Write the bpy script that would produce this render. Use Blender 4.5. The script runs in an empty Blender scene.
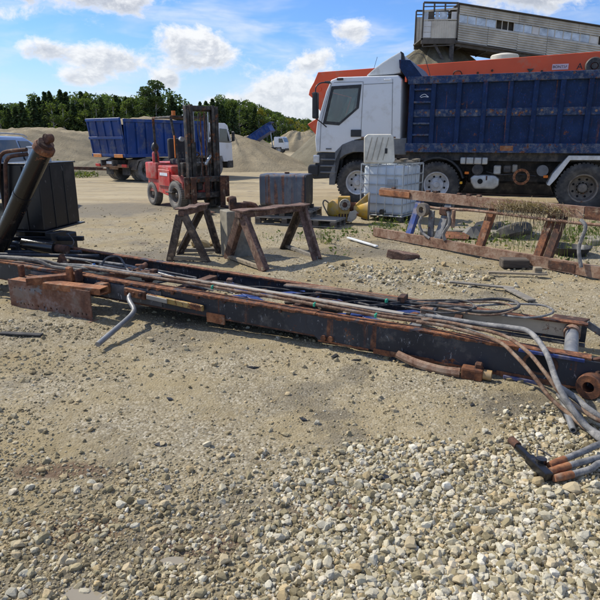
import bpy, bmesh, math, random
import numpy as np
from mathutils import Vector, Matrix, noise as mnoise
from mathutils.geometry import tessellate_polygon

random.seed(7)
RNG = np.random.default_rng(11)
R = math.radians
scene = bpy.context.scene
COL = scene.collection

# ------------------------------------------------------------------ camera
cam_data = bpy.data.cameras.new('camera')
cam_data.sensor_width = 36.0
cam_data.sensor_fit = 'HORIZONTAL'
cam_data.angle = 2 * math.atan(300 / 564.0)
cam_data.clip_start = 0.05
cam_data.clip_end = 4000
cam = bpy.data.objects.new('camera', cam_data)
COL.objects.link(cam)
cam.location = (0, 0, 1.6)
cam.rotation_euler = (R(90) - math.atan(160 / 564.0), 0, 0)
scene.camera = cam
scene.cycles.max_bounces = 6
scene.cycles.diffuse_bounces = 3
scene.cycles.glossy_bounces = 3
scene.cycles.transmission_bounces = 4
scene.cycles.transparent_max_bounces = 6

# ------------------------------------------------------------------ sun, sky, exposure
LIGHT = Vector((0.88, -0.47, 0)).normalized()      # ground direction in which the shadows fall
SUN_ELEV = R(46)
sun_dir = Vector((-LIGHT.x * math.cos(SUN_ELEV), -LIGHT.y * math.cos(SUN_ELEV), math.sin(SUN_ELEV)))
sun_data = bpy.data.lights.new('sun', 'SUN')
sun_data.energy = 2.9
sun_data.angle = R(0.6)
sun_data.color = (1.0, 0.94, 0.82)
sun = bpy.data.objects.new('sun', sun_data)
COL.objects.link(sun)
sun.rotation_euler = (-sun_dir).to_track_quat('-Z', 'Y').to_euler()

vs = scene.view_settings
vs.view_transform = 'Standard'
vs.look = 'None'
vs.gamma = 1.0
vs.use_curve_mapping = False
vs.exposure = 0.82

world = bpy.data.worlds.new('World')
scene.world = world
world.use_nodes = True


class NT:
    """short hand for wiring node trees"""
    def __init__(self, tree):
        self.t = tree

    def n(self, kind, **kw):
        nd = self.t.nodes.new(kind)
        for k, v in kw.items():
            setattr(nd, k, v)
        return nd

    def _in(self, sock, val):
        if isinstance(val, bpy.types.NodeSocket):
            self.t.links.new(val, sock)
        elif val is not None:
            sock.default_value = val

    def math(self, op, a, b=None, c=None, clamp=False):
        nd = self.n('ShaderNodeMath', operation=op, use_clamp=clamp)
        for i, v in enumerate((a, b, c)):
            if v is not None:
                self._in(nd.inputs[i], v)
        return nd.outputs[0]

    def mix(self, fac, a, b, blend='MIX'):
        nd = self.n('ShaderNodeMix', data_type='RGBA', blend_type=blend)
        nd.clamp_factor = True
        self._in(nd.inputs[0], fac)
        for s, v in ((nd.inputs[6], a), (nd.inputs[7], b)):
            if isinstance(v, tuple) and len(v) == 3:
                v = v + (1,)
            self._in(s, v)
        return nd.outputs[2]

    def sstep(self, v, lo, hi, a=0.0, b=1.0):
        nd = self.n('ShaderNodeMapRange', interpolation_type='SMOOTHSTEP')
        self._in(nd.inputs[0], v)
        for i, x in enumerate((lo, hi, a, b)):
            nd.inputs[1 + i].default_value = x
        return nd.outputs[0]

    def noise(self, vec, scale, detail=4, rough=0.55, dist=0.0):
        nd = self.n('ShaderNodeTexNoise')
        if vec is not None:
            self._in(nd.inputs['Vector'], vec)
        nd.inputs['Scale'].default_value = scale
        nd.inputs['Detail'].default_value = detail
        nd.inputs['Roughness'].default_value = rough
        nd.inputs['Distortion'].default_value = dist
        return nd.outputs[0]

    def voro(self, vec, scale, feature='F1', out=0, rand=1.0):
        nd = self.n('ShaderNodeTexVoronoi', feature=feature)
        self._in(nd.inputs['Vector'], vec)
        nd.inputs['Scale'].default_value = scale
        nd.inputs['Randomness'].default_value = rand
        return nd.outputs[out]

    def ramp(self, fac, stops):
        nd = self.n('ShaderNodeValToRGB')
        cr = nd.color_ramp
        while len(cr.elements) < len(stops):
            cr.elements.new(0.5)
        for e, (p, c) in zip(cr.elements, stops):
            e.position = p
            e.color = tuple(c) + (1,) if len(c) == 3 else c
        self._in(nd.inputs[0], fac)
        return nd.outputs[0]

    def mapping(self, vec, scale=(1, 1, 1), loc=(0, 0, 0)):
        nd = self.n('ShaderNodeMapping')
        self._in(nd.inputs[0], vec)
        nd.inputs['Scale'].default_value = scale
        nd.inputs['Location'].default_value = loc
        return nd.outputs[0]


# cumulus banks: azimuth (deg, right of +Y), elevation (deg), half width, half height
CLOUDS = [(-20.5, 13.2, 5.0, 3.2), (-16.0, 12.2, 3.6, 2.2), (-10.5, 8.6, 3.6, 2.6), (-8.2, 7.6, 3.0, 1.6),
          (-21.5, 7.3, 4.2, 1.3), (-16.5, 6.6, 3.4, 1.4), (-25.5, 13.5, 3.4, 2.4), (-27.5, 10.0, 3.0, 1.0),
          (-20.0, 5.2, 2.6, 1.0), (-7.0, 14.2, 5.5, 1.8), (-1.5, 4.6, 4.0, 2.4), (4.8, 9.6, 2.6, 1.7),
          (1.5, 7.2, 2.4, 1.3), (0.8, 2.2, 6.0, 2.4), (18.0, 12.8, 5.0, 3.4), (22.8, 12.6, 3.6, 2.6),
          (16.0, 8.2, 3.4, 1.6), (-6.5, 3.0, 5.0, 1.4), (9.0, 3.5, 5.0, 1.8), (28.5, 14.0, 3.5, 1.6),
          (-12.5, 5.2, 1.8, 0.9), (-34.0, 9.0, 5.0, 2.6), (36.0, 8.0, 6.0, 3.0), (44.0, 14.0, 6.0, 3.0), (-45.0, 14.0, 7.0, 3.4)]


def build_sky():
    nt = world.node_tree
    nt.nodes.clear()
    W = NT(nt)
    tc = W.n('ShaderNodeTexCoord')
    sep = W.n('ShaderNodeSeparateXYZ')
    nt.links.new(tc.outputs['Generated'], sep.inputs[0])
    x, y, z = sep.outputs
    deg = 180 / math.pi
    az = W.math('MULTIPLY', W.math('ARCTAN2', x, y), deg)
    el = W.math('MULTIPLY', W.math('ARCSINE', z), deg)
    cv = W.n('ShaderNodeCombineXYZ')
    nt.links.new(az, cv.inputs[0])
    nt.links.new(el, cv.inputs[1])
    P = cv.outputs[0]
    # sum of soft banks, and the height of a point within its bank (base 0 .. crown 1)
    wsum = hsum = None
    for (a, e, w, h) in CLOUDS:
        q = W.n('ShaderNodeVectorMath', operation='MULTIPLY_ADD')
        nt.links.new(P, q.inputs[0])
        q.inputs[1].default_value = (1 / w, 1 / h, 0)
        q.inputs[2].default_value = (-a / w, -e / h, 0)
        d = W.n('ShaderNodeVectorMath', operation='DOT_PRODUCT')
        nt.links.new(q.outputs[0], d.inputs[0])
        nt.links.new(q.outputs[0], d.inputs[1])
        g = W.math('POWER', 0.27, d.outputs['Value'])
        sp = W.n('ShaderNodeSeparateXYZ')
        nt.links.new(q.outputs[0], sp.inputs[0])
        wsum = g if wsum is None else W.math('ADD', wsum, g)
        hsum = W.math('MULTIPLY', g, sp.outputs[1]) if hsum is None else W.math('MULTIPLY_ADD', g, sp.outputs[1], hsum)
    rel = W.math('DIVIDE', hsum, W.math('ADD', wsum, 0.02))
    S = W.mapping(P, (1, 1.5, 1))
    n1 = W.noise(S, 0.36, 8, 0.64, 0.3)
    n1b = W.noise(W.mapping(P, (1, 1.5, 1), (-0.5, 0.8, 0)), 0.36, 5, 0.64, 0.3)
    n2 = W.noise(W.mapping(P, (0.45, 1.9, 1), (31, 7, 0)), 0.20, 4, 0.6, 0.4)      # thin veils
    n3 = W.noise(W.mapping(P, (1, 1, 1), (80, 13, 4)), 0.07, 5, 0.55, 0.2)          # the same cumulus higher up, all round
    fld = W.math('ADD', W.math('MINIMUM', wsum, 1.0), W.math('MULTIPLY', W.math('SUBTRACT', n1, 0.5), 1.7))
    body = W.sstep(fld, 0.33, 0.86)
    veil = W.sstep(n2, 0.40, 0.74, 0.0, 0.55)
    hi = W.math('MULTIPLY', W.sstep(n3, 0.52, 0.64), W.sstep(el, 17.0, 24.0))
    dens = W.math('MAXIMUM', W.math('MAXIMUM', body, veil), hi)
    sky = W.n('ShaderNodeTexSky', sky_type='NISHITA')
    sky.sun_disc = False
    sky.sun_elevation = SUN_ELEV
    sky.sun_rotation = math.atan2(sun_dir.x, sun_dir.y)
    sky.altitude = 0
    sky.air_density = 1.0
    sky.dust_density = 0.35
    sky.ozone_density = 1.8
    base = W.mix(1.0, sky.outputs[0], (0.285, 0.415, 0.625), 'MULTIPLY')
    lump = W.math('SUBTRACT', n1, n1b)
    lit = W.math('ADD', W.math('MULTIPLY', rel, 0.42), W.math('MULTIPLY', lump, 2.4))
    shade = W.sstep(lit, -0.42, 0.40)
    core = W.sstep(fld, 0.55, 1.1)
    ccol = W.mix(shade, W.mix(core, (3.1, 3.25, 3.5), (1.85, 1.98, 2.25)), (3.75, 3.78, 3.8))
    col = W.mix(W.math('MULTIPLY', dens, 0.95), base, ccol)
    col = W.mix(W.math('MULTIPLY', W.sstep(el, 10.0, 0.0), 0.62), col, (2.95, 3.15, 3.4))
    col = W.mix(W.sstep(el, -2.0, 0.0), (1.6, 1.5, 1.3), col)
    bg = W.n('ShaderNodeBackground')
    bg.inputs[1].default_value = 0.15
    nt.links.new(col, bg.inputs[0])
    out = W.n('ShaderNodeOutputWorld')
    nt.links.new(bg.outputs[0], out.inputs[0])
    world.cycles.sampling_method = 'MANUAL'
    world.cycles.sample_map_resolution = 256


build_sky()

# ------------------------------------------------------------------ mesh builder


class MB:
    def __init__(self):
        self.v, self.f = [], []

    def add(self, vs_, fs_):
        o = len(self.v)
        self.v += [tuple(p) for p in vs_]
        self.f += [tuple(i + o for i in q) for q in fs_]
        return self

    def box(self, cx, cy, cz, sx, sy, sz, rot=None):
        ps = []
        for dz in (-.5, .5):
            for dx, dy in ((-.5, -.5), (.5, -.5), (.5, .5), (-.5, .5)):
                p = Vector((dx * sx, dy * sy, dz * sz))
                if rot is not None:
                    p = rot @ p
                ps.append(p + Vector((cx, cy, cz)))
        return self.add(ps, [(3, 2, 1, 0), (4, 5, 6, 7), (0, 1, 5, 4), (1, 2, 6, 5), (2, 3, 7, 6), (3, 0, 4, 7)])

    def bar(self, p0, p1, w, h, up=(0, 0, 1)):
        p0, p1 = Vector(p0), Vector(p1)
        d = (p1 - p0)
        L = d.length
        d.normalize()
        u = Vector(up)
        s = d.cross(u)
        if s.length < 1e-4:
            s = d.cross(Vector((1, 0, 0)))
        s.normalize()
        u = s.cross(d)
        m = Matrix((d, s, u)).transposed()
        c = (p0 + p1) / 2
        return self.box(c.x, c.y, c.z, L, w, h, m)

    def tube(self, pts, r, n=8, smooth_path=0, cap=True):
        pts = [Vector(p) for p in pts]
        if smooth_path:
            pts = spline(pts, smooth_path)
        rs = r if isinstance(r, (list, tuple)) else [r] * len(pts)
        if len(rs) != len(pts):
            rs = list(np.interp(np.linspace(0, 1, len(pts)), np.linspace(0, 1, len(rs)), rs))
        vs_, fs_ = [], []
        t = (pts[1] - pts[0]).normalized()
        u = t.orthogonal().normalized()
        for i, p in enumerate(pts):
            if i == 0:
                t2 = (pts[1] - pts[0])
            elif i == len(pts) - 1:
                t2 = (pts[-1] - pts[-2])
            else:
                t2 = (pts[i + 1] - pts[i - 1])
            t2.normalize()
            u = (u - t2 * u.dot(t2))
            if u.length < 1e-5:
                u = t2.orthogonal()
            u.normalize()
            w = t2.cross(u)
            for k in range(n):
                a = 2 * math.pi * k / n
                vs_.append(p + (u * math.cos(a) + w * math.sin(a)) * rs[i])
        for i in range(len(pts) - 1):
            for k in range(n):
                k2 = (k + 1) % n
                fs_.append((i * n + k, i * n + k2, (i + 1) * n + k2, (i + 1) * n + k))
        if cap:
            fs_.append(tuple(range(n))[::-1])
            fs_.append(tuple((len(pts) - 1) * n + k for k in range(n)))
        return self.add(vs_, fs_)

    def lathe(self, prof, n=24, axis='y', c=(0, 0, 0), closed=True, arc=2 * math.pi, a0=0.0, rot=None):
        """prof: list of (radius, height); axis = direction of height"""
        c = Vector(c)
        vs_, fs_ = [], []
        full = abs(arc - 2 * math.pi) < 1e-6
        m = n if full else n + 1
        for k in range(m):
            a = a0 + arc * k / n
            ca, sa = math.cos(a), math.sin(a)
            for (r, h) in prof:
                p = {'y': Vector((r * ca, h, r * sa)), 'x': Vector((h, r * ca, r * sa)), 'z': Vector((r * ca, r * sa, h))}[axis]
                if rot is not None:
                    p = rot @ p
                vs_.append(p + c)
        q = len(prof)
        for k in range(n):
            k2 = (k + 1) % m
            for j in range(q if closed else q - 1):
                j2 = (j + 1) % q
                fs_.append((k * q + j, k * q + j2, k2 * q + j2, k2 * q + j))
        return self.add(vs_, fs_)

    def disc(self, r, h0, h1, n=16, axis='y', c=(0, 0, 0), rot=None):
        return self.lathe([(0.0005, h0), (r, h0), (r, h1), (0.0005, h1)], n, axis, c, closed=False, rot=rot)

    def prism(self, poly, axis='y', a=0.0, b=1.0):
        """polygon in the two remaining axes, extruded along axis from a to b"""
        n = len(poly)

        def P(p, h):
            return {'y': (p[0], h, p[1]), 'x': (h, p[0], p[1]), 'z': (p[0], p[1], h)}[axis]
        vs_ = [P(p, a) for p in poly] + [P(p, b) for p in poly]
        fs_ = [tuple(range(n))[::-1], tuple(range(n, 2 * n))]
        for i in range(n):
            j = (i + 1) % n
            fs_.append((i, j, n + j, n + i))
        return self.add(vs_, fs_)

    def xform(self, m):
        self.v = [tuple(m @ Vector(p)) for p in self.v]
        return self

    def mesh(self, name, bev=0.0, smooth=False, seg=1, wob=0.0, angle=38):
        me = bpy.data.meshes.new(name)
        bm = bmesh.new()
        vv = [bm.verts.new(p) for p in self.v]
        for q in self.f:
            try:
                bm.faces.new([vv[i] for i in q])
            except ValueError:
                pass
        bmesh.ops.remove_doubles(bm, verts=bm.verts, dist=1e-5)
        bmesh.ops.recalc_face_normals(bm, faces=bm.faces)
        if bev > 0:
            ed = [e for e in bm.edges if len(e.link_faces) == 2 and e.calc_face_angle(0) > R(30)]
            bmesh.ops.bevel(bm, geom=ed, offset=bev, segments=seg, profile=0.6, affect='EDGES', clamp_overlap=True)
        if wob > 0:
            for w in bm.verts:
                w.co += mnoise.noise_vector(w.co * 3.1) * wob
        if smooth:
            for q in bm.faces:
                q.smooth = True
            for e in bm.edges:
                if len(e.link_faces) == 2 and e.calc_face_angle(0) > R(angle):
                    e.smooth = False
        bm.to_mesh(me)
        bm.free()
        return me

    def build(self, name, mat, parent=None, bev=0.0, smooth=False, seg=1, wob=0.0, angle=38):
        me = self.mesh(name, bev, smooth, seg, wob, angle)
        return link(name, me, mat, parent)


def spline(pts, sub):
    out = []
    n = len(pts)
    for i in range(n - 1):
        p0 = pts[max(i - 1, 0)]
        p1, p2 = pts[i], pts[i + 1]
        p3 = pts[min(i + 2, n - 1)]
        for k in range(sub):
            t = k / sub
            out.append(0.5 * ((2 * p1) + (-p0 + p2) * t + (2 * p0 - 5 * p1 + 4 * p2 - p3) * t * t + (-p0 + 3 * p1 - 3 * p2 + p3) * t ** 3))
    out.append(pts[-1])
    return out


def link(name, me, mat, parent=None):
    o = bpy.data.objects.new(name, me)
    COL.objects.link(o)
    if mat is not None and not me.materials:
        me.materials.append(M[mat] if isinstance(mat, str) else mat)
    if parent is not None:
        o.parent = parent
    return o


def thing(name, label, cat, loc=(0, 0, 0), rz=0.0, group=None, rot=None):
    o = bpy.data.objects.new(name, None)
    o.empty_display_size = 0.2
    COL.objects.link(o)
    o.location = loc
    o.rotation_euler = rot if rot is not None else (0, 0, rz)
    return tag(o, label, cat, group)


def tag(o, label=None, cat=None, group=None, kind=None):
    if label:
        o['label'] = label
    if cat:
        o['category'] = cat
    if group:
        o['group'] = group
    if kind:
        o['kind'] = kind
    return o


def copy_part(src, name, parent, mat4=None):
    o = src.copy()
    o.name = name
    COL.objects.link(o)
    o.parent = parent
    if mat4 is not None:
        o.matrix_local = mat4
    return o


# ------------------------------------------------------------------ materials
M = {}


def new_mat(name):
    m = bpy.data.materials.new(name)
    m.use_nodes = True
    m.node_tree.nodes.clear()
    N = NT(m.node_tree)
    bs = N.n('ShaderNodeBsdfPrincipled')
    out = N.n('ShaderNodeOutputMaterial')
    m.node_tree.links.new(bs.outputs[0], out.inputs[0])
    tc = N.n('ShaderNodeTexCoord')
    M[name] = m
    return m, N, bs, tc.outputs['Object']


def setin(N, bs, **kw):
    for k, v in kw.items():
        key = {'color': 'Base Color', 'rough': 'Roughness', 'metal': 'Metallic', 'spec': 'Specular IOR Level', 'normal': 'Normal', 'coat': 'Coat Weight', 'trans': 'Transmission Weight', 'alpha': 'Alpha'}[k]
        if isinstance(v, tuple) and len(v) == 3:
            v = v + (1,)
        N._in(bs.inputs[key], v)


def bump(N, h, strength=0.3, dist=0.01):
    b = N.n('ShaderNodeBump')
    b.inputs['Strength'].default_value = strength
    b.inputs['Distance'].default_value = dist
    N._in(b.inputs['Height'], h)
    return b.outputs[0]


RUST = [(0.30, (0.028, 0.017, 0.013)), (0.48, (0.10, 0.040, 0.020)), (0.62, (0.20, 0.075, 0.030)), (0.78, (0.34, 0.15, 0.065))]


def worn(name, base, rough=0.5, metal=0.0, rust=0.25, dust=0.3, dust_col=(0.33, 0.27, 0.18), sc=3.0, streak=0.0, bs_=0.25, scratch=0.0, scratch_col=(0.5, 0.5, 0.52), var=0.25, spec=0.5):
    """painted steel with chips of rust, runs and dust"""
    m, N, b, co = new_mat(name)
    n_big = N.noise(co, sc * 0.5, 3, 0.5)
    n_mid = N.noise(co, sc, 8, 0.68, 0.3)
    n_fin = N.noise(co, sc * 9, 6, 0.7)
    base4 = base
    c = N.mix(N.sstep(n_big, 0.3, 0.7, 0.0, 1.0), tuple(x * (1 - var) for x in base4), tuple(min(1, x * (1 + var)) for x in base4))
    mask = None
    if dust > 0:
        dm = N.math('MULTIPLY', N.sstep(N.noise(N.mapping(co, (1, 1, 1), (5, 3, 9)), sc * 1.3, 8, 0.70), 0.60 - dust * 0.36, 0.66), min(1.0, 0.35 + dust * 0.6))
        c = N.mix(dm, c, dust_col)
    if scratch > 0:
        sm = N.sstep(N.noise(N.mapping(co, (1.0, 1.0, 0.35), (2, 8, 1)), sc * 7, 5, 0.75, 0.8), 0.68 - scratch * 0.25, 0.71 - scratch * 0.25, 0, 0.8)
        c = N.mix(sm, c, scratch_col)
    if rust > 0:
        th = 0.70 - rust * 0.38
        rm = N.sstep(N.math('ADD', N.math('MULTIPLY', n_mid, 0.75), N.math('MULTIPLY', n_fin, 0.25)), th, th + 0.05)
        if streak > 0:
            st = N.noise(N.mapping(co, (7, 7, 0.35), (1, 1, 1)), 1.6, 4, 0.6)
            rm = N.math('MAXIMUM', rm, N.sstep(st, 0.66 - 0.2 * streak, 0.74 - 0.15 * streak, 0.0, 0.75))
        rc = N.ramp(N.noise(N.mapping(co, (1, 1, 1), (3, 3, 3)), sc * 4, 8, 0.75), [(0.5 + (p - 0.55) * 0.6, q) for p, q in RUST])
        c = N.mix(rm, c, rc)
        rg = N.math('ADD', rough, N.math('MULTIPLY', rm, 0.9 - rough))
        mt = N.math('MULTIPLY', N.math('SUBTRACT', 1.0, rm), metal)
    else:
        rm, rg, mt = 0.0, rough, metal
    rg2 = N.math('ADD', rg, N.math('MULTIPLY', N.math('SUBTRACT', n_fin, 0.5), 0.25), clamp=True)
    h = N.math('ADD', N.math('MULTIPLY', n_fin, 0.5), N.math('MULTIPLY', n_mid, 0.6))
    if rust > 0:
        h = N.math('ADD', h, N.math('MULTIPLY', rm, 0.25))
    setin(N, b, color=c, rough=rg2, metal=mt, spec=spec, normal=bump(N, h, bs_, 0.006))
    return m


def rusty(name, stops=RUST, sc=4.0, rough=0.85, paint=None, amt=0.0, dust=0.15, pale=(0.30, 0.22, 0.15), bst=0.55):
    """bare rusty steel, pitted, with a remnant of paint"""
    m, N, b, co = new_mat(name)
    n1 = N.noise(co, sc, 10, 0.72, 0.4)
    n2 = N.noise(N.mapping(co, (1, 1, 1), (4, 9, 2)), sc * 6, 8, 0.75)
    stops = [(0.515 + (p - 0.56) * 0.55, c) for p, c in stops]
    c = N.ramp(N.math('ADD', N.math('MULTIPLY', n1, 0.65), N.math('MULTIPLY', n2, 0.38)), stops)
    if paint:
        pm = N.sstep(N.noise(N.mapping(co, (1, 1, 1), (7, 1, 5)), sc * 0.8, 8, 0.7, 0.3), 0.62 - 0.3 * amt, 0.66 - 0.3 * amt)
        c = N.mix(pm, c, paint)
    if dust > 0:
        c = N.mix(N.sstep(N.noise(N.mapping(co, (1, 1, 1), (1, 8, 8)), sc * 1.4, 7, 0.65), 0.60 - 0.3 * dust, 0.70, 0, 0.85), c, pale)
    h = N.math('ADD', n2, N.math('MULTIPLY', n1, 0.7))
    setin(N, b, color=c, rough=rough, normal=bump(N, h, bst, 0.006))
    return m


def plain(name, col, rough=0.5, metal=0.0, sc=6.0, var=0.2, bst=0.1, dust=0.0, dust_col=(0.33, 0.27, 0.18)):
    m, N, b, co = new_mat(name)
    n1 = N.noise(co, sc, 6, 0.65)
    c = N.mix(N.sstep(n1, 0.3, 0.7), tuple(x * (1 - var) for x in col), tuple(min(1, x * (1 + var)) for x in col))
    if dust > 0:
        c = N.mix(N.sstep(N.noise(N.mapping(co, (1, 1, 1), (2, 2, 7)), sc * .7, 6, 0.65), 0.68 - dust * 0.45, 0.8, 0, 0.85), c, dust_col)
    setin(N, b, color=c, rough=rough, metal=metal, normal=bump(N, N.noise(co, sc * 8, 5, 0.7), bst, 0.004))
    return m


def glass(name, tint=(0.02, 0.03, 0.035), rough=0.05):
    m, N, b, co = new_mat(name)
    dn = N.sstep(N.noise(co, 3.0, 6, 0.6), 0.45, 0.8, 0.0, 0.25)
    setin(N, b, color=N.mix(dn, tint, (0.28, 0.25, 0.2)), rough=N.math('ADD', rough, N.math('MULTIPLY', dn, 1.2)), spec=0.8, coat=0.4)
    b.inputs['IOR'].default_value = 1.5
    return m


def wood(name, stops, sc=2.0, axis=(1, 12, 12)):
    m, N, b, co = new_mat(name)
    n1 = N.noise(N.mapping(co, axis), sc, 8, 0.65, 0.6)
    c = N.ramp(n1, stops)
    setin(N, b, color=c, rough=0.88, normal=bump(N, n1, 0.5, 0.004))
    return m


rusty('rust', sc=5)
rusty('rust_dark', [(0.3, (0.018, 0.012, 0.010)), (0.5, (0.055, 0.026, 0.017)), (0.66, (0.12, 0.05, 0.025)), (0.82, (0.22, 0.10, 0.05))], sc=5)
rusty('rust_orange', [(0.3, (0.08, 0.03, 0.015)), (0.48, (0.20, 0.075, 0.03)), (0.62, (0.33, 0.13, 0.05)), (0.8, (0.42, 0.21, 0.10))], sc=6, dust=0.3)
rusty('rust_pale', [(0.3, (0.07, 0.035, 0.022)), (0.48, (0.17, 0.085, 0.05)), (0.62, (0.28, 0.17, 0.11)), (0.8, (0.40, 0.30, 0.22))], sc=5, dust=0.45)
rusty('rust_plate', [(0.28, (0.05, 0.024, 0.016)), (0.46, (0.125, 0.052, 0.028)), (0.60, (0.20, 0.095, 0.055)), (0.78, (0.30, 0.22, 0.18))], sc=3.0, paint=(0.20, 0.20, 0.205), amt=0.28, dust=0.35, pale=(0.22, 0.17, 0.13))
rusty('pipe_rust', [(0.3, (0.05, 0.028, 0.018)), (0.48, (0.12, 0.062, 0.036)), (0.62, (0.21, 0.125, 0.075)), (0.8, (0.31, 0.225, 0.155))], sc=9, dust=0.45, pale=(0.30, 0.25, 0.19))
rusty('leg_rust', [(0.3, (0.035, 0.022, 0.018)), (0.5, (0.10, 0.055, 0.038)), (0.66, (0.18, 0.10, 0.07)), (0.84, (0.34, 0.25, 0.19))], sc=7, dust=0.3)
rusty('leg_dark', [(0.3, (0.022, 0.017, 0.014)), (0.5, (0.06, 0.045, 0.036)), (0.66, (0.11, 0.085, 0.065)), (0.84, (0.24, 0.19, 0.15))], sc=7, dust=0.25)
worn('frame_black', (0.030, 0.034, 0.043), spec=0.3, rough=0.42, rust=0.30, dust=0.20, dust_col=(0.13, 0.125, 0.115), sc=5, scratch=0.25, scratch_col=(0.3, 0.31, 0.32), streak=0.25)
worn('frame_grey', (0.075, 0.078, 0.084), rough=0.45, rust=0.34, dust=0.35, dust_col=(0.30, 0.29, 0.27), sc=3.0, scratch=0.2)
worn('frame_flange', (0.05, 0.045, 0.055), rough=0.6, rust=0.75, dust=0.4, dust_col=(0.3, 0.24, 0.2), sc=4.5)
worn('frame_blue', (0.025, 0.055, 0.21), rough=0.45, rust=0.25, dust=0.3, sc=4)
worn('bare_steel', (0.34, 0.31, 0.26), rough=0.6, metal=0.15, rust=0.34, dust=0.5, dust_col=(0.42, 0.37, 0.28), sc=2.5)
worn('bare_sunlit', (0.52, 0.455, 0.34), rough=0.65, metal=0.0, rust=0.30, dust=0.4, dust_col=(0.46, 0.40, 0.29), sc=4)  # lighter copy of the bare steel: sunlight on the far web put into colour
worn('black_gloss', (0.009, 0.0095, 0.011), rough=0.36, rust=0.06, dust=0.08, dust_col=(0.06, 0.055, 0.048), sc=2.4, scratch=0.1, scratch_col=(0.2, 0.19, 0.18))
worn('black_cyl', (0.009, 0.009, 0.010), rough=0.24, rust=0.24, dust=0.05, dust_col=(0.10, 0.085, 0.07), sc=5)
worn('hose_grey', (0.13, 0.13, 0.13), rough=0.8, rust=0.0, dust=0.62, dust_col=(0.36, 0.34, 0.31), sc=14, bs_=0.7, scratch=0.25, scratch_col=(0.06, 0.055, 0.05))
worn('hose_dark', (0.03, 0.03, 0.032), rough=0.7, rust=0.0, dust=0.55, dust_col=(0.20, 0.18, 0.155), sc=7)
worn('pipe_grey', (0.20, 0.205, 0.21), rough=0.5, metal=0.3, rust=0.16, dust=0.4, dust_col=(0.36, 0.34, 0.30), sc=9)
worn('yellow_chip', (0.42, 0.27, 0.07), rough=0.6, rust=0.62, dust=0.4, sc=9)
worn('cab_white', (0.74, 0.76, 0.77), rough=0.32, rust=0.05, dust=0.28, dust_col=(0.56, 0.54, 0.49), sc=1.6, bs_=0.04, var=0.03)
worn('deflector_white', (0.70, 0.71, 0.69), rough=0.4, rust=0.06, dust=0.4, dust_col=(0.52, 0.49, 0.42), sc=2.5, bs_=0.06, var=0.05)
worn('tip_blue', (0.0065, 0.024, 0.080), spec=0.2, rough=0.42, rust=0.28, dust=0.05, dust_col=(0.06, 0.07, 0.09), sc=8, scratch=0.30, scratch_col=(0.035, 0.085, 0.34), streak=0.2, bs_=0.2)
worn('tip_blue_rail', (0.014, 0.038, 0.105), spec=0.25, rough=0.45, rust=0.40, dust=0.46, dust_col=(0.19, 0.195, 0.205), sc=8, scratch=0.2, scratch_col=(0.3, 0.33, 0.38), bs_=0.2)
worn('far_blue', (0.010, 0.046, 0.20), spec=0.25, rough=0.45, rust=0.16, dust=0.28, dust_col=(0.14, 0.15, 0.17), sc=1.6, bs_=0.1, streak=0.15)
worn('orange_red', (0.76, 0.10, 0.028), rough=0.5, rust=0.06, dust=0.12, dust_col=(0.55, 0.22, 0.12), sc=1.4, bs_=0.08, var=0.12)
worn('fork_red', (0.52, 0.024, 0.020), rough=0.5, rust=0.14, dust=0.62, dust_col=(0.40, 0.24, 0.18), sc=4.2, bs_=0.15, scratch=0.2, scratch_col=(0.12, 0.05, 0.04))
worn('fork_black', (0.028, 0.025, 0.022), spec=0.3, rough=0.55, rust=0.42, dust=0.42, dust_col=(0.17, 0.15, 0.125), sc=5)
worn('chassis', (0.022, 0.022, 0.024), rough=0.6, rust=0.25, dust=0.5, dust_col=(0.15, 0.13, 0.11), sc=4)
plain('plastic_black', (0.02, 0.021, 0.023), rough=0.5, dust=0.4, dust_col=(0.12, 0.115, 0.105))
plain('plastic_grey', (0.13, 0.135, 0.14), rough=0.5, dust=0.4, dust_col=(0.25, 0.235, 0.21))
plain('fender_white', (0.62, 0.62, 0.60), rough=0.45, dust=0.45, dust_col=(0.42, 0.38, 0.31))
plain('rubber', (0.03, 0.03, 0.031), rough=0.85, dust=0.6, dust_col=(0.17, 0.155, 0.13), sc=5, bst=0.2)
plain('rubber_dusty', (0.12, 0.115, 0.105), rough=0.9, dust=0.85, dust_col=(0.34, 0.31, 0.26), sc=6, bst=0.2)
worn('rim_white', (0.55, 0.56, 0.57), rough=0.5, rust=0.22, dust=0.45, dust_col=(0.33, 0.30, 0.26), sc=5)
worn('rim_rust', (0.12, 0.105, 0.09), rough=0.6, rust=0.35, dust=0.7, dust_col=(0.26, 0.22, 0.17), sc=5)
glass('glass_dark')


def clear_glass(name):
    m, N, b, co = new_mat(name)
    t = m.node_tree
    tr = N.n('ShaderNodeBsdfTransparent')
    tr.inputs[0].default_value = (0.66, 0.72, 0.72, 1)
    gl = N.n('ShaderNodeBsdfGlossy')
    gl.inputs['Roughness'].default_value = 0.02
    gl.inputs[0].default_value = (0.9, 0.95, 1, 1)
    fr = N.n('ShaderNodeFresnel')
    fr.inputs[0].default_value = 1.75
    mx = N.n('ShaderNodeMixShader')
    t.links.new(fr.outputs[0], mx.inputs[0])
    t.links.new(tr.outputs[0], mx.inputs[1])
    t.links.new(gl.outputs[0], mx.inputs[2])
    df = N.n('ShaderNodeBsdfDiffuse')
    df.inputs[0].default_value = (0.4, 0.37, 0.32, 1)
    m2 = N.n('ShaderNodeMixShader')
    t.links.new(N.sstep(N.noise(co, 2.5, 6, 0.6), 0.45, 0.8, 0.02, 0.25), m2.inputs[0])
    t.links.new(mx.outputs[0], m2.inputs[1])
    t.links.new(df.outputs[0], m2.inputs[2])
    out = [q for q in t.nodes if q.type == 'OUTPUT_MATERIAL'][0]
    t.links.new(m2.outputs[0], out.inputs[0])


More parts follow.
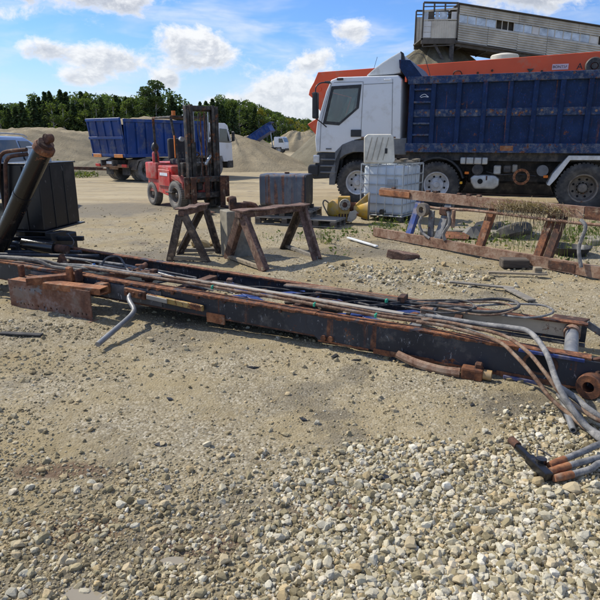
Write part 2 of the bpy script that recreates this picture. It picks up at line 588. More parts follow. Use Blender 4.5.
clear_glass('glass_cab')
plain('seat_dark', (0.03, 0.03, 0.035), rough=0.8)
plain('lamp_clear', (0.55, 0.57, 0.6), rough=0.12, metal=0.3)
plain('lamp_orange', (0.75, 0.19, 0.02), rough=0.25)
plain('lamp_amber', (0.85, 0.42, 0.03), rough=0.2)
plain('lamp_red', (0.5, 0.02, 0.02), rough=0.25)
plain('tail_orange', (0.62, 0.22, 0.05), rough=0.6, dust=0.3)
plain('silver_tank', (0.46, 0.46, 0.44), rough=0.35, metal=0.35, dust=0.4)
plain('cream_panel', (0.74, 0.69, 0.56), rough=0.5, dust=0.35, sc=4, dust_col=(0.42, 0.38, 0.29))
plain('galv', (0.42, 0.44, 0.45), rough=0.45, metal=0.5, dust=0.25)
plain('white_plastic', (0.66, 0.68, 0.68), rough=0.5, sc=2.5, dust=0.2, var=0.08)
plain('ink', (0.02, 0.02, 0.025), rough=0.6)
plain('label_pink', (0.72, 0.52, 0.55), rough=0.6, var=0.1)
plain('paint_mark', (0.75, 0.77, 0.8), rough=0.6)
worn('tank_steel', (0.085, 0.10, 0.125), rough=0.42, metal=0.1, rust=0.24, dust=0.38, dust_col=(0.2, 0.2, 0.2), sc=2.6, streak=0.85, bs_=0.2)
worn('tank_end_shaded', (0.015, 0.016, 0.02), rough=0.5, rust=0.1, dust=0.2, sc=4)  # shaded right end of the fuel tank, its darkness put into the colour
worn('hydr_yellow', (0.60, 0.34, 0.02), rough=0.55, rust=0.30, dust=0.60, dust_col=(0.36, 0.29, 0.18), sc=5)
plain('car_paint', (0.33, 0.42, 0.56), rough=0.25, metal=0.5, sc=2, var=0.06, bst=0.02)
wood('wood_grey', [(0.3, (0.09, 0.08, 0.065)), (0.5, (0.20, 0.18, 0.15)), (0.7, (0.34, 0.31, 0.26))])
wood('wood_tan', [(0.3, (0.13, 0.10, 0.065)), (0.5, (0.27, 0.22, 0.15)), (0.7, (0.42, 0.36, 0.27))])
wood('wood_dark', [(0.3, (0.035, 0.028, 0.022)), (0.5, (0.085, 0.068, 0.052)), (0.7, (0.17, 0.14, 0.11))])
plain('concrete', (0.24, 0.215, 0.165), rough=0.9, sc=7, var=0.3, bst=0.4, dust=0.3)
worn('axle_yellow', (0.42, 0.25, 0.08), rough=0.6, rust=0.3, dust=0.5, sc=6)
plain('twine_green', (0.02, 0.33, 0.19), rough=0.6)
plain('twine_blue', (0.05, 0.2, 0.5), rough=0.6)
plain('cladding', (0.55, 0.51, 0.42), rough=0.6, metal=0.1, sc=0.8, var=0.2, bst=0.05, dust=0.3, dust_col=(0.24, 0.2, 0.15))
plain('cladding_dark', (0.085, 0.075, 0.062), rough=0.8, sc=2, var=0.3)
plain('pane_old', (0.50, 0.58, 0.66), rough=0.25, sc=1.2, var=0.35, bst=0.03)
plain('pane_pale', (0.62, 0.62, 0.60), rough=0.5, sc=1.2, var=0.15)
plain('void_dark', (0.006, 0.006, 0.007), rough=0.9)
plain('bark', (0.09, 0.07, 0.055), rough=0.95, sc=3, bst=0.5)
plain('bark_birch', (0.38, 0.37, 0.34), rough=0.9, sc=3, var=0.5)

# ------------------------------------------------------------------ terrain


def _hash(ix, iy, seed):
    h = (ix.astype(np.int64) * 374761393 + iy.astype(np.int64) * 668265263 + seed * 974634777) & 0x7fffffff
    h = ((h ^ (h >> 13)) * 1274126177) & 0x7fffffff
    return ((h ^ (h >> 16)) & 0xffff) / 65535.0


def vnoise(x, y, s, seed=0):
    x = np.asarray(x, float) / s
    y = np.asarray(y, float) / s
    ix, iy = np.floor(x), np.floor(y)
    fx, fy = x - ix, y - iy
    fx = fx * fx * (3 - 2 * fx)
    fy = fy * fy * (3 - 2 * fy)
    a = _hash(ix, iy, seed)
    b = _hash(ix + 1, iy, seed)
    c = _hash(ix, iy + 1, seed)
    d = _hash(ix + 1, iy + 1, seed)
    return (a * (1 - fx) + b * fx) * (1 - fy) + (c * (1 - fx) + d * fx) * fy


def fbm(x, y, s, octs=4, seed=0, gain=0.5):
    t, amp, tot = 0, 1.0, 0.0
    for k in range(octs):
        t = t + amp * vnoise(x, y, s / 2 ** k, seed + k * 17)
        tot += amp
        amp *= gain
    return t / tot


def sst(v, lo, hi):
    t = np.clip((v - lo) / (hi - lo), 0, 1)
    return t * t * (3 - 2 * t)


def terr(x, y):
    y = np.asarray(y, float)
    return -0.27 * sst(y, 15, 28) - 0.0076 * np.clip(y - 27, 0, 100)


PUDDLES = [(-0.80, 1.70, 0.075, 0.035), (-0.50, 1.88, 0.04, 0.018), (-1.35, 46.0, 5.0, 1.6), (-3.2, 26.0, 2.2, 0.7)]


def ground_h(x, y):
    x = np.asarray(x, float)
    y = np.asarray(y, float)
    near = np.clip(1.25 - y / 26.0, 0.15, 1)
    z = terr(x, y) + (fbm(x, y, 1.3, 3, 3) - 0.5) * 0.055 * near + (fbm(x, y, 0.22, 3, 9) - 0.5) * 0.030 * near
    z = z + (fbm(x, y, 0.07, 2, 23) - 0.5) * 0.016 * near
    for (px, py, rx, ry) in PUDDLES:
        d = ((x - px) / rx) ** 2 + ((y - py) / ry) ** 2
        z = z - (0.035 if py < 9 else 0.05) * np.exp(-d * 0.9)
    z = z + 0.25 * fbm(x, y, 30, 3, 5) * sst(y, 30, 80)
    return z


def gz(x, y):
    return float(ground_h(np.array([x]), np.array([y]))[0])


def tz(x, y):
    return float(terr(x, y))


def grid_lines(lo, core0, core1, step, hi, grow):
    core = list(np.arange(core0, core1 + 1e-6, step))
    up, s = [], step
    p = core1
    while p < hi:
        s *= grow
        p += s
        up.append(p)
    dn, s = [], step
    p = core0
    while p > lo:
        s *= grow
        p -= s
        dn.append(p)
    return np.array(dn[::-1] + core + up)


def mesh_np(name, verts, faces, mat, parent=None, smooth=False):
    """verts (n,3) and equal sized faces (m,k) straight from numpy"""
    me = bpy.data.meshes.new(name)
    verts = np.asarray(verts, np.float32)
    faces = np.asarray(faces, np.int32)
    k = faces.shape[1]
    me.vertices.add(len(verts))
    me.vertices.foreach_set('co', verts.ravel())
    me.loops.add(faces.size)
    me.loops.foreach_set('vertex_index', faces.ravel())
    me.polygons.add(len(faces))
    me.polygons.foreach_set('loop_start', np.arange(0, faces.size, k, dtype=np.int32))
    me.polygons.foreach_set('loop_total', np.full(len(faces), k, np.int32))
    me.polygons.foreach_set('use_smooth', np.full(len(faces), bool(smooth)))
    me.update(calc_edges=True)
    me.validate()
    return link(name, me, mat, parent)


def ground_material():
    m, N, b, co = new_mat('dirt')
    big = N.noise(co, 0.35, 5, 0.55, 0.3)
    mid = N.noise(co, 1.6, 7, 0.62)
    fin = N.noise(co, 22, 8, 0.72)
    vcol = N.voro(co, 75, out=1)
    vdis = N.voro(co, 75)
    vcol2 = N.voro(N.mapping(co, (1, 1, 1), (3, 1, 0)), 32, out=1)
    vdis2 = N.voro(N.mapping(co, (1, 1, 1), (3, 1, 0)), 32)
    c = N.mix(N.sstep(big, 0.35, 0.65), (0.245, 0.192, 0.102), (0.345, 0.276, 0.155))
    c = N.mix(N.sstep(mid, 0.42, 0.72, 0, 0.6), c, (0.22, 0.178, 0.105))
    c = N.mix(N.sstep(fin, 0.48, 0.75, 0, 0.55), c, (0.44, 0.375, 0.245))
    # grit: every cell its own tone
    bw = N.n('ShaderNodeRGBToBW')
    N._in(bw.inputs[0], vcol)
    bw2 = N.n('ShaderNodeRGBToBW')
    N._in(bw2.inputs[0], vcol2)
    grit = N.ramp(bw.outputs[0], [(0.2, (0.13, 0.11, 0.08)), (0.5, (0.27, 0.235, 0.165)), (0.72, (0.40, 0.36, 0.27)), (0.85, (0.52, 0.48, 0.39))])
    gm = N.math('MULTIPLY', N.sstep(N.noise(N.mapping(co, (1, 1, 1), (9, 4, 0)), 1.1, 6, 0.65), 0.36, 0.62), 0.62)
    c = N.mix(gm, c, grit)
    grit2 = N.ramp(bw2.outputs[0], [(0.25, (0.12, 0.105, 0.08)), (0.5, (0.25, 0.225, 0.165)), (0.75, (0.44, 0.40, 0.31))])
    gm2 = N.math('MULTIPLY', N.sstep(N.noise(N.mapping(co, (1, 1, 1), (2, 7, 0)), 0.9, 6, 0.65), 0.52, 0.68), N.sstep(vdis2, 0.62, 0.40, 0, 0.8))
    c = N.mix(gm2, c, grit2)
    sep = N.n('ShaderNodeSeparateXYZ')
    N._in(sep.inputs[0], co)
    X, Y = sep.outputs[0], sep.outputs[1]
    # compacted, paler haul road further out
    c = N.mix(N.math('MULTIPLY', N.sstep(Y, 9.0, 17.0), 0.75), c, N.mix(N.sstep(N.noise(N.mapping(co, (0.25, 1, 1)), 0.8, 6, 0.6), 0.35, 0.7), (0.315, 0.252, 0.15), (0.44, 0.365, 0.235)))
    # darker grey patch of ground in front of the tank and fork lift

    def blot(cx, cy, rx, ry, lo=1.15, hi=0.5):
        dx = N.math('MULTIPLY', N.math('SUBTRACT', X, cx), 1 / rx)
        dy = N.math('MULTIPLY', N.math('SUBTRACT', Y, cy), 1 / ry)
        d = N.math('ADD', N.math('SQRT', N.math('ADD', N.math('MULTIPLY', dx, dx), N.math('MULTIPLY', dy, dy))), N.math('MULTIPLY', N.math('SUBTRACT', N.noise(co, 2.2 / max(rx, ry) + 1, 6, 0.65), 0.5), 1.1))
        return N.sstep(d, lo, hi)
    c = N.mix(N.math('MULTIPLY', blot(-4.6, 13.6, 1.9, 1.9), 0.75), c, (0.165, 0.150, 0.120))
    # oil and rust stains, damp earth
    damp = N.sstep(N.noise(N.mapping(co, (1, 1, 1), (21, 4, 2)), 1.35, 6, 0.62, 0.5), 0.535, 0.66, 0, 0.62)
    for (cx, cy, rx, ry) in [(0.20, 3.1, 0.16, 0.10), (-0.8, 1.78, 0.5, 0.22), (-0.5, 1.95, 0.3, 0.2), (0.9, 8.3, 0.8, 0.55), (-2.3, 8.0, 0.8, 0.5), (-0.2, 8.2, 0.7, 0.5), (1.5, 3.2, 0.5, 0.25)]:
        damp = N.math('MAXIMUM', damp, N.math('MULTIPLY', blot(cx, cy, rx, ry), 0.75))
    c = N.mix(damp, c, N.mix(0.8, c, (0.085, 0.075, 0.058)))
    red = N.sstep(N.noise(N.mapping(co, (1, 1, 1), (5, 14, 3)), 1.9, 7, 0.7, 0.4), 0.645, 0.72, 0, 0.7)
    for (cx, cy, rx, ry) in [(-0.42, 1.98, 0.22, 0.10), (-0.95, 2.05, 0.25, 0.12), (-1.2, 2.5, 0.3, 0.1), (0.15, 2.2, 0.25, 0.08)]:
        red = N.math('MAXIMUM', red, N.math('MULTIPLY', blot(cx, cy, rx, ry), 0.75))
    c = N.mix(red, c, (0.10, 0.055, 0.036))
    blk = N.sstep(N.noise(N.mapping(co, (1, 1, 1), (15, 24, 3)), 3.1, 8, 0.72, 0.4), 0.70, 0.74, 0, 0.85)
    c = N.mix(blk, c, (0.04, 0.035, 0.03))
    h = N.math('ADD', N.math('MULTIPLY', fin, 0.9), N.math('MULTIPLY', N.math('SUBTRACT', 1.0, vdis), 0.55))
    h = N.math('ADD', h, N.math('MULTIPLY', N.math('MULTIPLY', N.math('SUBTRACT', 1.0, vdis2), gm2), 1.0))
    rg = N.math('SUBTRACT', 0.95, N.math('MULTIPLY', damp, 0.35))
    setin(N, b, color=c, rough=rg, spec=0.25, normal=bump(N, h, 0.75, 0.012))
    return m


def build_ground():
    ground_material()
    xs = grid_lines(-900, -4.2, 4.6, 0.033, 900, 1.055)
    ys = grid_lines(-25, 1.1, 8.6, 0.033, 1500, 1.045)
    X, Y = np.meshgrid(xs, ys)
    Z = ground_h(X, Y)
    v = np.stack([X, Y, Z], -1).reshape(-1, 3)
    nx, ny = len(xs), len(ys)
    i = np.arange(nx * ny).reshape(ny, nx)
    f = np.stack([i[:-1, :-1], i[:-1, 1:], i[1:, 1:], i[1:, :-1]], -1).reshape(-1, 4)
    o = mesh_np('ground', v, f, 'dirt', smooth=True)
    tag(o, kind='structure')


build_ground()


def build_puddles():
    m, N, b, co = new_mat('muddy_water')
    setin(N, b, color=(0.28, 0.24, 0.17), rough=0.05, spec=0.6)
    for (px, py, rx, ry) in PUDDLES:
        mb = MB()
        n = 28
        pts = [(px + 1.5 * rx * math.cos(2 * math.pi * k / n), py + 1.5 * ry * math.sin(2 * math.pi * k / n)) for k in range(n)]
        z = tz(px, py) + (fbm(px, py, 30, 3, 5) * 0.25 * sst(py, 30, 80)) - (0.016 if py < 9 else 0.03)
        mb.add([(px, py, z)] + [(a, c, z) for a, c in pts], [(0, 1 + k, 1 + (k + 1) % n) for k in range(n)])
        o = mb.build('puddle', 'muddy_water')
        tag(o, kind='structure')


build_puddles()

# ------------------------------------------------------------------ gravel


def stone_shapes(sub, count, seed):
    rng = np.random.default_rng(seed)
    out = []
    for _ in range(count):
        bm = bmesh.new()
        bmesh.ops.create_icosphere(bm, subdivisions=sub, radius=1)
        v = np.array([p.co[:] for p in bm.verts])
        f = np.array([[q.index for q in p.verts] for p in bm.faces])
        bm.free()
        v = v * rng.uniform(0.7, 1.25, 3) * np.array([1, 1, 0.72])
        for _k in range(13 if sub > 1 else 4):          # break faces off: crushed stone
            n = rng.normal(size=3)
            n /= np.linalg.norm(n)
            d = rng.uniform(0.36, 0.74)
            t = v @ n
            over = np.clip(t - d, 0, None)
            v = v - over[:, None] * n[None] * 0.95
        v += rng.normal(size=v.shape) * 0.02
        v = v * 1.3
        out.append((v, f))
    return out


def scatter(name, shapes, pos, size, mat, seed):
    rng = np.random.default_rng(seed)
    n = len(pos)
    kinds = rng.integers(0, len(shapes), n)
    ang = rng.uniform(0, 2 * np.pi, n)
    tx = rng.normal(0, 0.35, n)
    ty = rng.normal(0, 0.35, n)
    V, F, off = [], [], 0
    for k, (sv, sf) in enumerate(shapes):
        idx = np.where(kinds == k)[0]
        if not len(idx):
            continue
        ca, sa = np.cos(ang[idx]), np.sin(ang[idx])
        v = np.repeat(sv[None], len(idx), 0)
        x, y, z = v[..., 0], v[..., 1], v[..., 2]
        c1, s1 = np.cos(tx[idx])[:, None], np.sin(tx[idx])[:, None]
        y, z = y * c1 - z * s1, y * s1 + z * c1
        c1, s1 = np.cos(ty[idx])[:, None], np.sin(ty[idx])[:, None]
        x, z = x * c1 + z * s1, -x * s1 + z * c1
        x, y = x * ca[:, None] - y * sa[:, None], x * sa[:, None] + y * ca[:, None]
        v = np.stack([x, y, z], -1) * size[idx][:, None, None] + pos[idx][:, None, :]
        V.append(v.reshape(-1, 3))
        F.append((sf[None] + (np.arange(len(idx)) * len(sv))[:, None, None] + off).reshape(-1, 3))
        off += len(idx) * len(sv)
    return mesh_np(name, np.concatenate(V), np.concatenate(F), mat)


def stone_material(name, stops, dirt=0.35):
    m, N, b, co = new_mat(name)
    geo = N.n('ShaderNodeNewGeometry')
    c = N.ramp(geo.outputs['Random Per Island'], stops)
    n1 = N.noise(co, 38, 6, 0.7)
    n2 = N.noise(co, 160, 5, 0.7)
    c = N.mix(N.sstep(n1, 0.42, 0.72, 0, dirt), c, (0.24, 0.19, 0.115))
    c = N.mix(N.sstep(n2, 0.3, 0.8, 0.0, 0.35), c, N.mix(1.0, c, (0.6, 0.58, 0.55), 'MULTIPLY'))
    setin(N, b, color=c, rough=0.88, spec=0.3, normal=bump(N, N.math('ADD', n1, n2), 0.4, 0.004))
    return m


def dens_stones(x, y):
    """share of ground hidden by loose stone, and how pale/large it is"""
    w = (fbm(x, y, 0.9, 3, 41) - 0.5)
    right = sst(x + w * 1.1 + 0.28 * (2.2 - y), -0.45, 0.35) * sst(-(y + w * 1.4) + 0.12 * x, -3.05, -2.60)
    leftz = (1 - right) * sst(-(y + w * 1.5), -3.25, -2.6) * (0.40 + 0.95 * (fbm(x, y, 0.45, 3, 77) - 0.35))
    band = np.exp(-(((x - 1.25) / 1.35) ** 2 + ((y - 6.75 + 0.25 * (x - 1.2)) / 0.75) ** 2) * 1.2) * 0.9
    band2 = np.exp(-(((x + 2.5) / 0.9) ** 2 + ((y - 4.65) / 0.22) ** 2)) * 0.55
    band3 = np.exp(-(((x - 3.3) / 1.6) ** 2 + ((y - 7.2) / 0.9) ** 2)) * 0.4
    rest = 0.07 + 0.20 * np.clip(fbm(x, y, 0.8, 3, 55) - 0.45, 0, 1) * 2
    d = np.maximum.reduce([right * 1.0, np.clip(leftz, 0, 1), band, band2, band3, rest])
    pale = np.clip(right + band * 0.9 + band3 + 0.30 * np.clip(leftz, 0, 1), 0, 1)
    return d, pale


def build_gravel():
    pale_stops = [(0.0, (0.15, 0.12, 0.065)), (0.2, (0.29, 0.245, 0.14)), (0.45, (0.49, 0.435, 0.30)), (0.62, (0.44, 0.41, 0.325)), (0.78, (0.61, 0.56, 0.42)), (0.90, (0.47, 0.355, 0.185)), (1.0, (0.70, 0.66, 0.55))]
    dull_stops = [(0.0, (0.15, 0.118, 0.065)), (0.3, (0.31, 0.255, 0.145)), (0.55, (0.39, 0.325, 0.19)), (0.75, (0.35, 0.305, 0.205)), (0.9, (0.42, 0.31, 0.155)), (1.0, (0.58, 0.52, 0.38))]
    stone_material('stone_pale', pale_stops, 0.45)
    stone_material('stone_dull', dull_stops, 0.45)
    s2 = stone_shapes(2, 14, 5)
    s1 = stone_shapes(1, 12, 6)
    rng = np.random.default_rng(99)

    def sample(n, x0, x1, y0, y1, power, want_pale, frac):
        """near points get picked more often than far ones, as in view"""
        u = rng.uniform(0, 1, n)
        y = y0 * (y1 / y0) ** u
        x = rng.uniform(-1, 1, n) * (0.62 * y + 0.5)
        d, p = dens_stones(x, y)
        acc = rng.uniform(0, 1, n) < np.clip(d * frac, 0, 1) * (p if want_pale else 1 - p)
        return x[acc], y[acc]
    # near: rounder meshes
    for name, mat, want, n, mean, sub, lo, hi, sd, lab in [
            ('pale_gravel', 'stone_pale', True, 30000, 0.0102, s2, 1.35, 3.4, 1, 'crushed pale limestone gravel spread over the near ground'),
            ('pale_chippings', 'stone_pale', True, 42000, 0.0066, s1, 1.35, 4.5, 2, 'small pale stone chippings filling between the larger gravel'),
            ('brown_gravel', 'stone_dull', False, 8000, 0.0098, s2, 1.35, 3.6, 3, 'muddy brownish gravel scattered over the near dirt'),
            ('brown_grit', 'stone_dull', False, 120000, 0.0048, s1, 1.35, 5.6, 4, 'fine brown grit strewn over the compacted dirt'),
            ('far_gravel', 'stone_pale', True, 52000, 0.0125, s1, 3.4, 12.0, 5, 'pale gravel patch on the ground behind the steel frame'),
            ('far_grit', 'stone_dull', False, 60000, 0.0090, s1, 3.6, 14.0, 6, 'scattered dull stones on the yard behind the steel frame')]:
        x, y = sample(n, 0, 0, lo, hi, 1, want, 1.0)
        s = mean * np.exp(rng.normal(0, 0.46, len(x)))
        s = np.clip(s, mean * 0.45, mean * 2.6)
        z = ground_h(x, y) + s * (0.24 if want else 0.08)
        o = scatter(name, sub, np.stack([x, y, z], -1), s, mat, sd)
        tag(o, lab, 'gravel', kind='stuff')
    # larger lumps that stand out one by one
    rocks = [(a, b, c * 0.72) for a, b, c in [(-0.21, 2.66, .038), (-0.42, 2.62, .03), (-1.0, 2.36, .034), (-0.86, 2.40, .03), (1.13, 2.36, .05), (1.28, 2.31, .055), (1.36, 2.55, .035), (1.20, 2.58, .04),
             (0.32, 2.42, .042), (0.62, 2.45, .034), (0.88, 2.55, .036), (-0.62, 2.2, .035), (-1.2, 2.9, .03), (-1.42, 3.3, .026), (0.05, 2.05, .038), (0.45, 1.95, .042), (0.75, 2.02, .04),
             (1.0, 1.98, .044), (0.22, 1.82, .04), (-0.3, 1.86, .036), (-0.55, 2.5, .03), (-0.75, 2.75, .028), (-1.3, 2.5, .034), (-0.05, 3.7, .028), (-0.62, 3.85, .03), (0.5, 3.3, .026),
             (-1.5, 4.35, .035), (-1.25, 4.45, .042), (-1.0, 4.55, .03), (-1.95, 4.3, .03), (1.47, 3.0, .045), (0.93, 2.2, .038), (1.42, 2.12, .042), (0.6, 1.75, .04), (-0.95, 2.0, .032), (-1.15, 1.95, .03),
             (1.9, 7.3, .07), (0.7, 6.4, .05), (1.6, 6.2, .055), (2.2, 6.5, .06)]]
    lump = []
    for k in range(4):
        v, f = s2[k]
        me = bpy.data.meshes.new('stone')
        me.from_pydata([tuple(p) for p in v], [], [tuple(int(i) for i in q) for q in f])
        me.materials.append(M['stone_pale' if k % 2 else 'stone_dull'])
        lump.append(me)
    for k, (x, y, s) in enumerate(rocks):
        o = bpy.data.objects.new('stone', lump[k % 4])
        COL.objects.link(o)
        o.location = (x, y, gz(x, y) + s * 0.4)
        o.scale = (s * 1.05, s * 0.9, s * 0.85)
        o.rotation_euler = (0.2 * math.sin(k), 0.2 * math.cos(k * 2), k * 1.7)
        tag(o, 'fist-sized pale stone lying loose on the gravelly ground', 'stone', 'larger stones lying in the gravel')


build_gravel()

# ------------------------------------------------------------------ stock piles


def pile_material(name, c1, c2, grain=9.0):
    m, N, b, co = new_mat(name)
    n1 = N.noise(co, 0.5, 6, 0.6)
    n2 = N.noise(co, grain, 7, 0.75)
    c = N.mix(N.sstep(n1, 0.3, 0.7), c1, c2)
    c = N.mix(N.sstep(n2, 0.45, 0.75, 0, 0.6), c, tuple(x * 0.62 for x in c1))
    # runnels washed down the flank
    rn = N.noise(N.mapping(co, (1.4, 1.4, 0.12)), 1.2, 5, 0.6)
    c = N.mix(N.sstep(rn, 0.5, 0.72, 0, 0.35), c, tuple(x * 0.7 for x in c2))
    setin(N, b, color=c, rough=0.95, spec=0.2, normal=bump(N, N.math('ADD', n2, rn), 0.7, 0.12))
    return m


pile_material('sand', (0.30, 0.245, 0.155), (0.38, 0.315, 0.205))
pile_material('gravel_pile', (0.235, 0.205, 0.14), (0.31, 0.27, 0.185))
pile_material('gravel_grey', (0.135, 0.12, 0.082), (0.20, 0.178, 0.125), 5.0)


def pile(name, cx, cy, rx, ry, h, mat, label, seed, peak=1.0, ridge=0.0, rough=0.12):
    n, m = 120, 40
    V, F = [], []
    V.append((cx, cy, 0))
    for j in range(1, m + 1):
        t = j / m
        for k in range(n):
            a = 2 * math.pi * k / n
            wob = 1 + 0.14 * (fbm(math.cos(a) * 2 + seed, math.sin(a) * 2, 1.0, 3, seed) - 0.5) * 2
            V.append((cx + rx * t * wob * math.cos(a), cy + ry * t * wob * math.sin(a), t))
    V = np.array(V)
    t = V[:, 2].copy()
    prof = np.where(t < 1, (1 - t) ** peak, 0)
    if ridge > 0:
        prof = np.clip(prof / (1 - ridge), 0, 1)
        prof = prof - 0.25 * np.clip(prof - 0.8, 0, 1) ** 1
    prof = prof * (1 - 0.05 * np.exp(-(t / 0.12) ** 2) * (1 if ridge == 0 else 0))
    zz = terr(V[:, 0], V[:, 1]) + 0.25 * fbm(V[:, 0], V[:, 1], 30, 3, 5) * sst(V[:, 1], 30, 80) - 0.12
    V[:, 2] = zz + prof * (h + 0.12) + (fbm(V[:, 0], V[:, 1], 2.2, 4, seed + 3, 0.6) - 0.5) * rough * h * np.clip(1.3 - t, 0, 1) + (fbm(V[:, 0], V[:, 1], 0.6, 3, seed + 9) - 0.5) * 0.12
    ang = np.arctan2((V[:, 1] - cy) / ry, (V[:, 0] - cx) / rx)
    run = fbm(np.cos(ang) * 9 + seed, np.sin(ang) * 9 + t * 1.2, 1.0, 3, seed + 21) - 0.5
    V[:, 2] += run * 0.16 * h * np.clip(t * 4, 0, 1) * np.clip((1 - t) * 2.2, 0, 1) * (0.5 if h > 6 else 1)
    for k in range(n):
        F.append((0, 1 + k, 1 + (k + 1) % n))
    for j in range(m - 1):
        for k in range(n):
            a, b = 1 + j * n + k, 1 + j * n + (k + 1) % n
            F.append((a, a + n, b + n))
            F.append((a, b + n, b))
    o = mesh_np(name, V, np.array(F), mat, smooth=True)
    return tag(o, label, 'heap')


pile('sand_heap', -25.5, 56, 12, 7, 3.0, 'sand', 'long pale sand heap behind the silver car at far left', 1, ridge=0.45, rough=0.35)
pile('sand_heap', -16.5, 60, 9, 6, 3.9, 'sand', 'sand heap rising behind the blue tipper of the parked truck', 2, ridge=0.3, rough=0.25)
pile('sand_heap', -4.6, 40.5, 5.9, 5.2, 2.5, 'sand', 'tan sand cone to the right of the parked truck cab', 3, rough=0.12)
pile('gravel_heap', 10.2, 46.2, 12.2, 11.6, 10.0, 'gravel_grey', 'tall grey gravel cone under the end of the conveyor gallery', 4, peak=1.0, rough=0.06)
pile('sand_heap', -10.5, 118, 8, 5, 3.6, 'sand', 'far sand heap left of the truck tipping its load', 5, rough=0.2)
pile('sand_heap', 0.2, 124, 10, 6, 4.4, 'sand', 'far sand heap right behind the truck tipping its load', 6, ridge=0.2, rough=0.2)
pile('gravel_heap', 7.5, 116, 7.5, 6, 3.6, 'gravel_pile', 'far darker gravel cone right of the tipping truck', 7, rough=0.12)
pile('sand_heap', -21, 104, 12, 6, 3.8, 'sand', 'far sand bank behind the parked truck cab', 8, ridge=0.3, rough=0.25)
pile('dirt_bank', -11.2, 33.5, 5.5, 2.2, 0.75, 'gravel_pile', 'low dirt bank behind the black oil tank', 9, ridge=0.3, rough=0.5)
pile('dirt_bank', -21.0, 41.0, 7.5, 2.2, 0.6, 'gravel_pile', 'low dirt bank in front of the long sand heap', 10, ridge=0.3, rough=0.5)

# ------------------------------------------------------------------ trees


def leaf_material(name, c1, c2, c3, trans=0.35):
    m, N, b, co = new_mat(name)
    geo = N.n('ShaderNodeNewGeometry')
    c = N.ramp(geo.outputs['Random Per Island'], [(0.0, c1), (0.5, c2), (1.0, c3)])
    oi = N.n('ShaderNodeObjectInfo')
    c = N.mix(N.math('MULTIPLY', oi.outputs['Random'], 0.5), c, N.mix(1.0, c, (1.25, 1.1, 0.7), 'MULTIPLY'))
    setin(N, b, color=c, rough=0.75, spec=0.2)
    tr = N.n('ShaderNodeBsdfTranslucent')
    N._in(tr.inputs[0], N.mix(1.0, c, (1.5, 1.6, 0.7), 'MULTIPLY'))
    mx = N.n('ShaderNodeMixShader')
    mx.inputs[0].default_value = trans
    t = m.node_tree
    t.links.new(b.outputs[0], mx.inputs[1])
    t.links.new(tr.outputs[0], mx.inputs[2])
    out = [q for q in t.nodes if q.type == 'OUTPUT_MATERIAL'][0]
    t.links.new(mx.outputs[0], out.inputs[0])


leaf_material('needles', (0.036, 0.060, 0.033), (0.056, 0.090, 0.044), (0.086, 0.125, 0.054), 0.3)
leaf_material('leaves', (0.062, 0.095, 0.036), (0.092, 0.135, 0.045), (0.13, 0.172, 0.06), 0.4)
leaf_material('leaves_yellow', (0.10, 0.12, 0.025), (0.18, 0.17, 0.035), (0.26, 0.21, 0.045), 0.45)
leaf_material('weed_green', (0.055, 0.085, 0.025), (0.085, 0.125, 0.035), (0.15, 0.17, 0.06), 0.3)
leaf_material('dry_straw', (0.20, 0.155, 0.10), (0.29, 0.23, 0.15), (0.38, 0.32, 0.22), 0.2)


def leaf_quads(c, s, rng, up=0.35, asp=0.55):
    """random leaf sprays: 4-gon kites round the centres c (n,3)"""
    n = len(c)
    a = rng.normal(size=(n, 3))
    a[:, 2] *= up
    a /= np.linalg.norm(a, axis=1)[:, None]
    b = np.cross(a, rng.normal(size=(n, 3)))
    b /= np.linalg.norm(b, axis=1)[:, None]
    s = np.broadcast_to(s, (n,))[:, None]
    v = np.stack([c - a * s, c + b * s * asp - a * s * .2, c + a * s, c - b * s * asp + a * s * .1], 1)
    return v.reshape(-1, 3), np.arange(4 * n).reshape(n, 4)


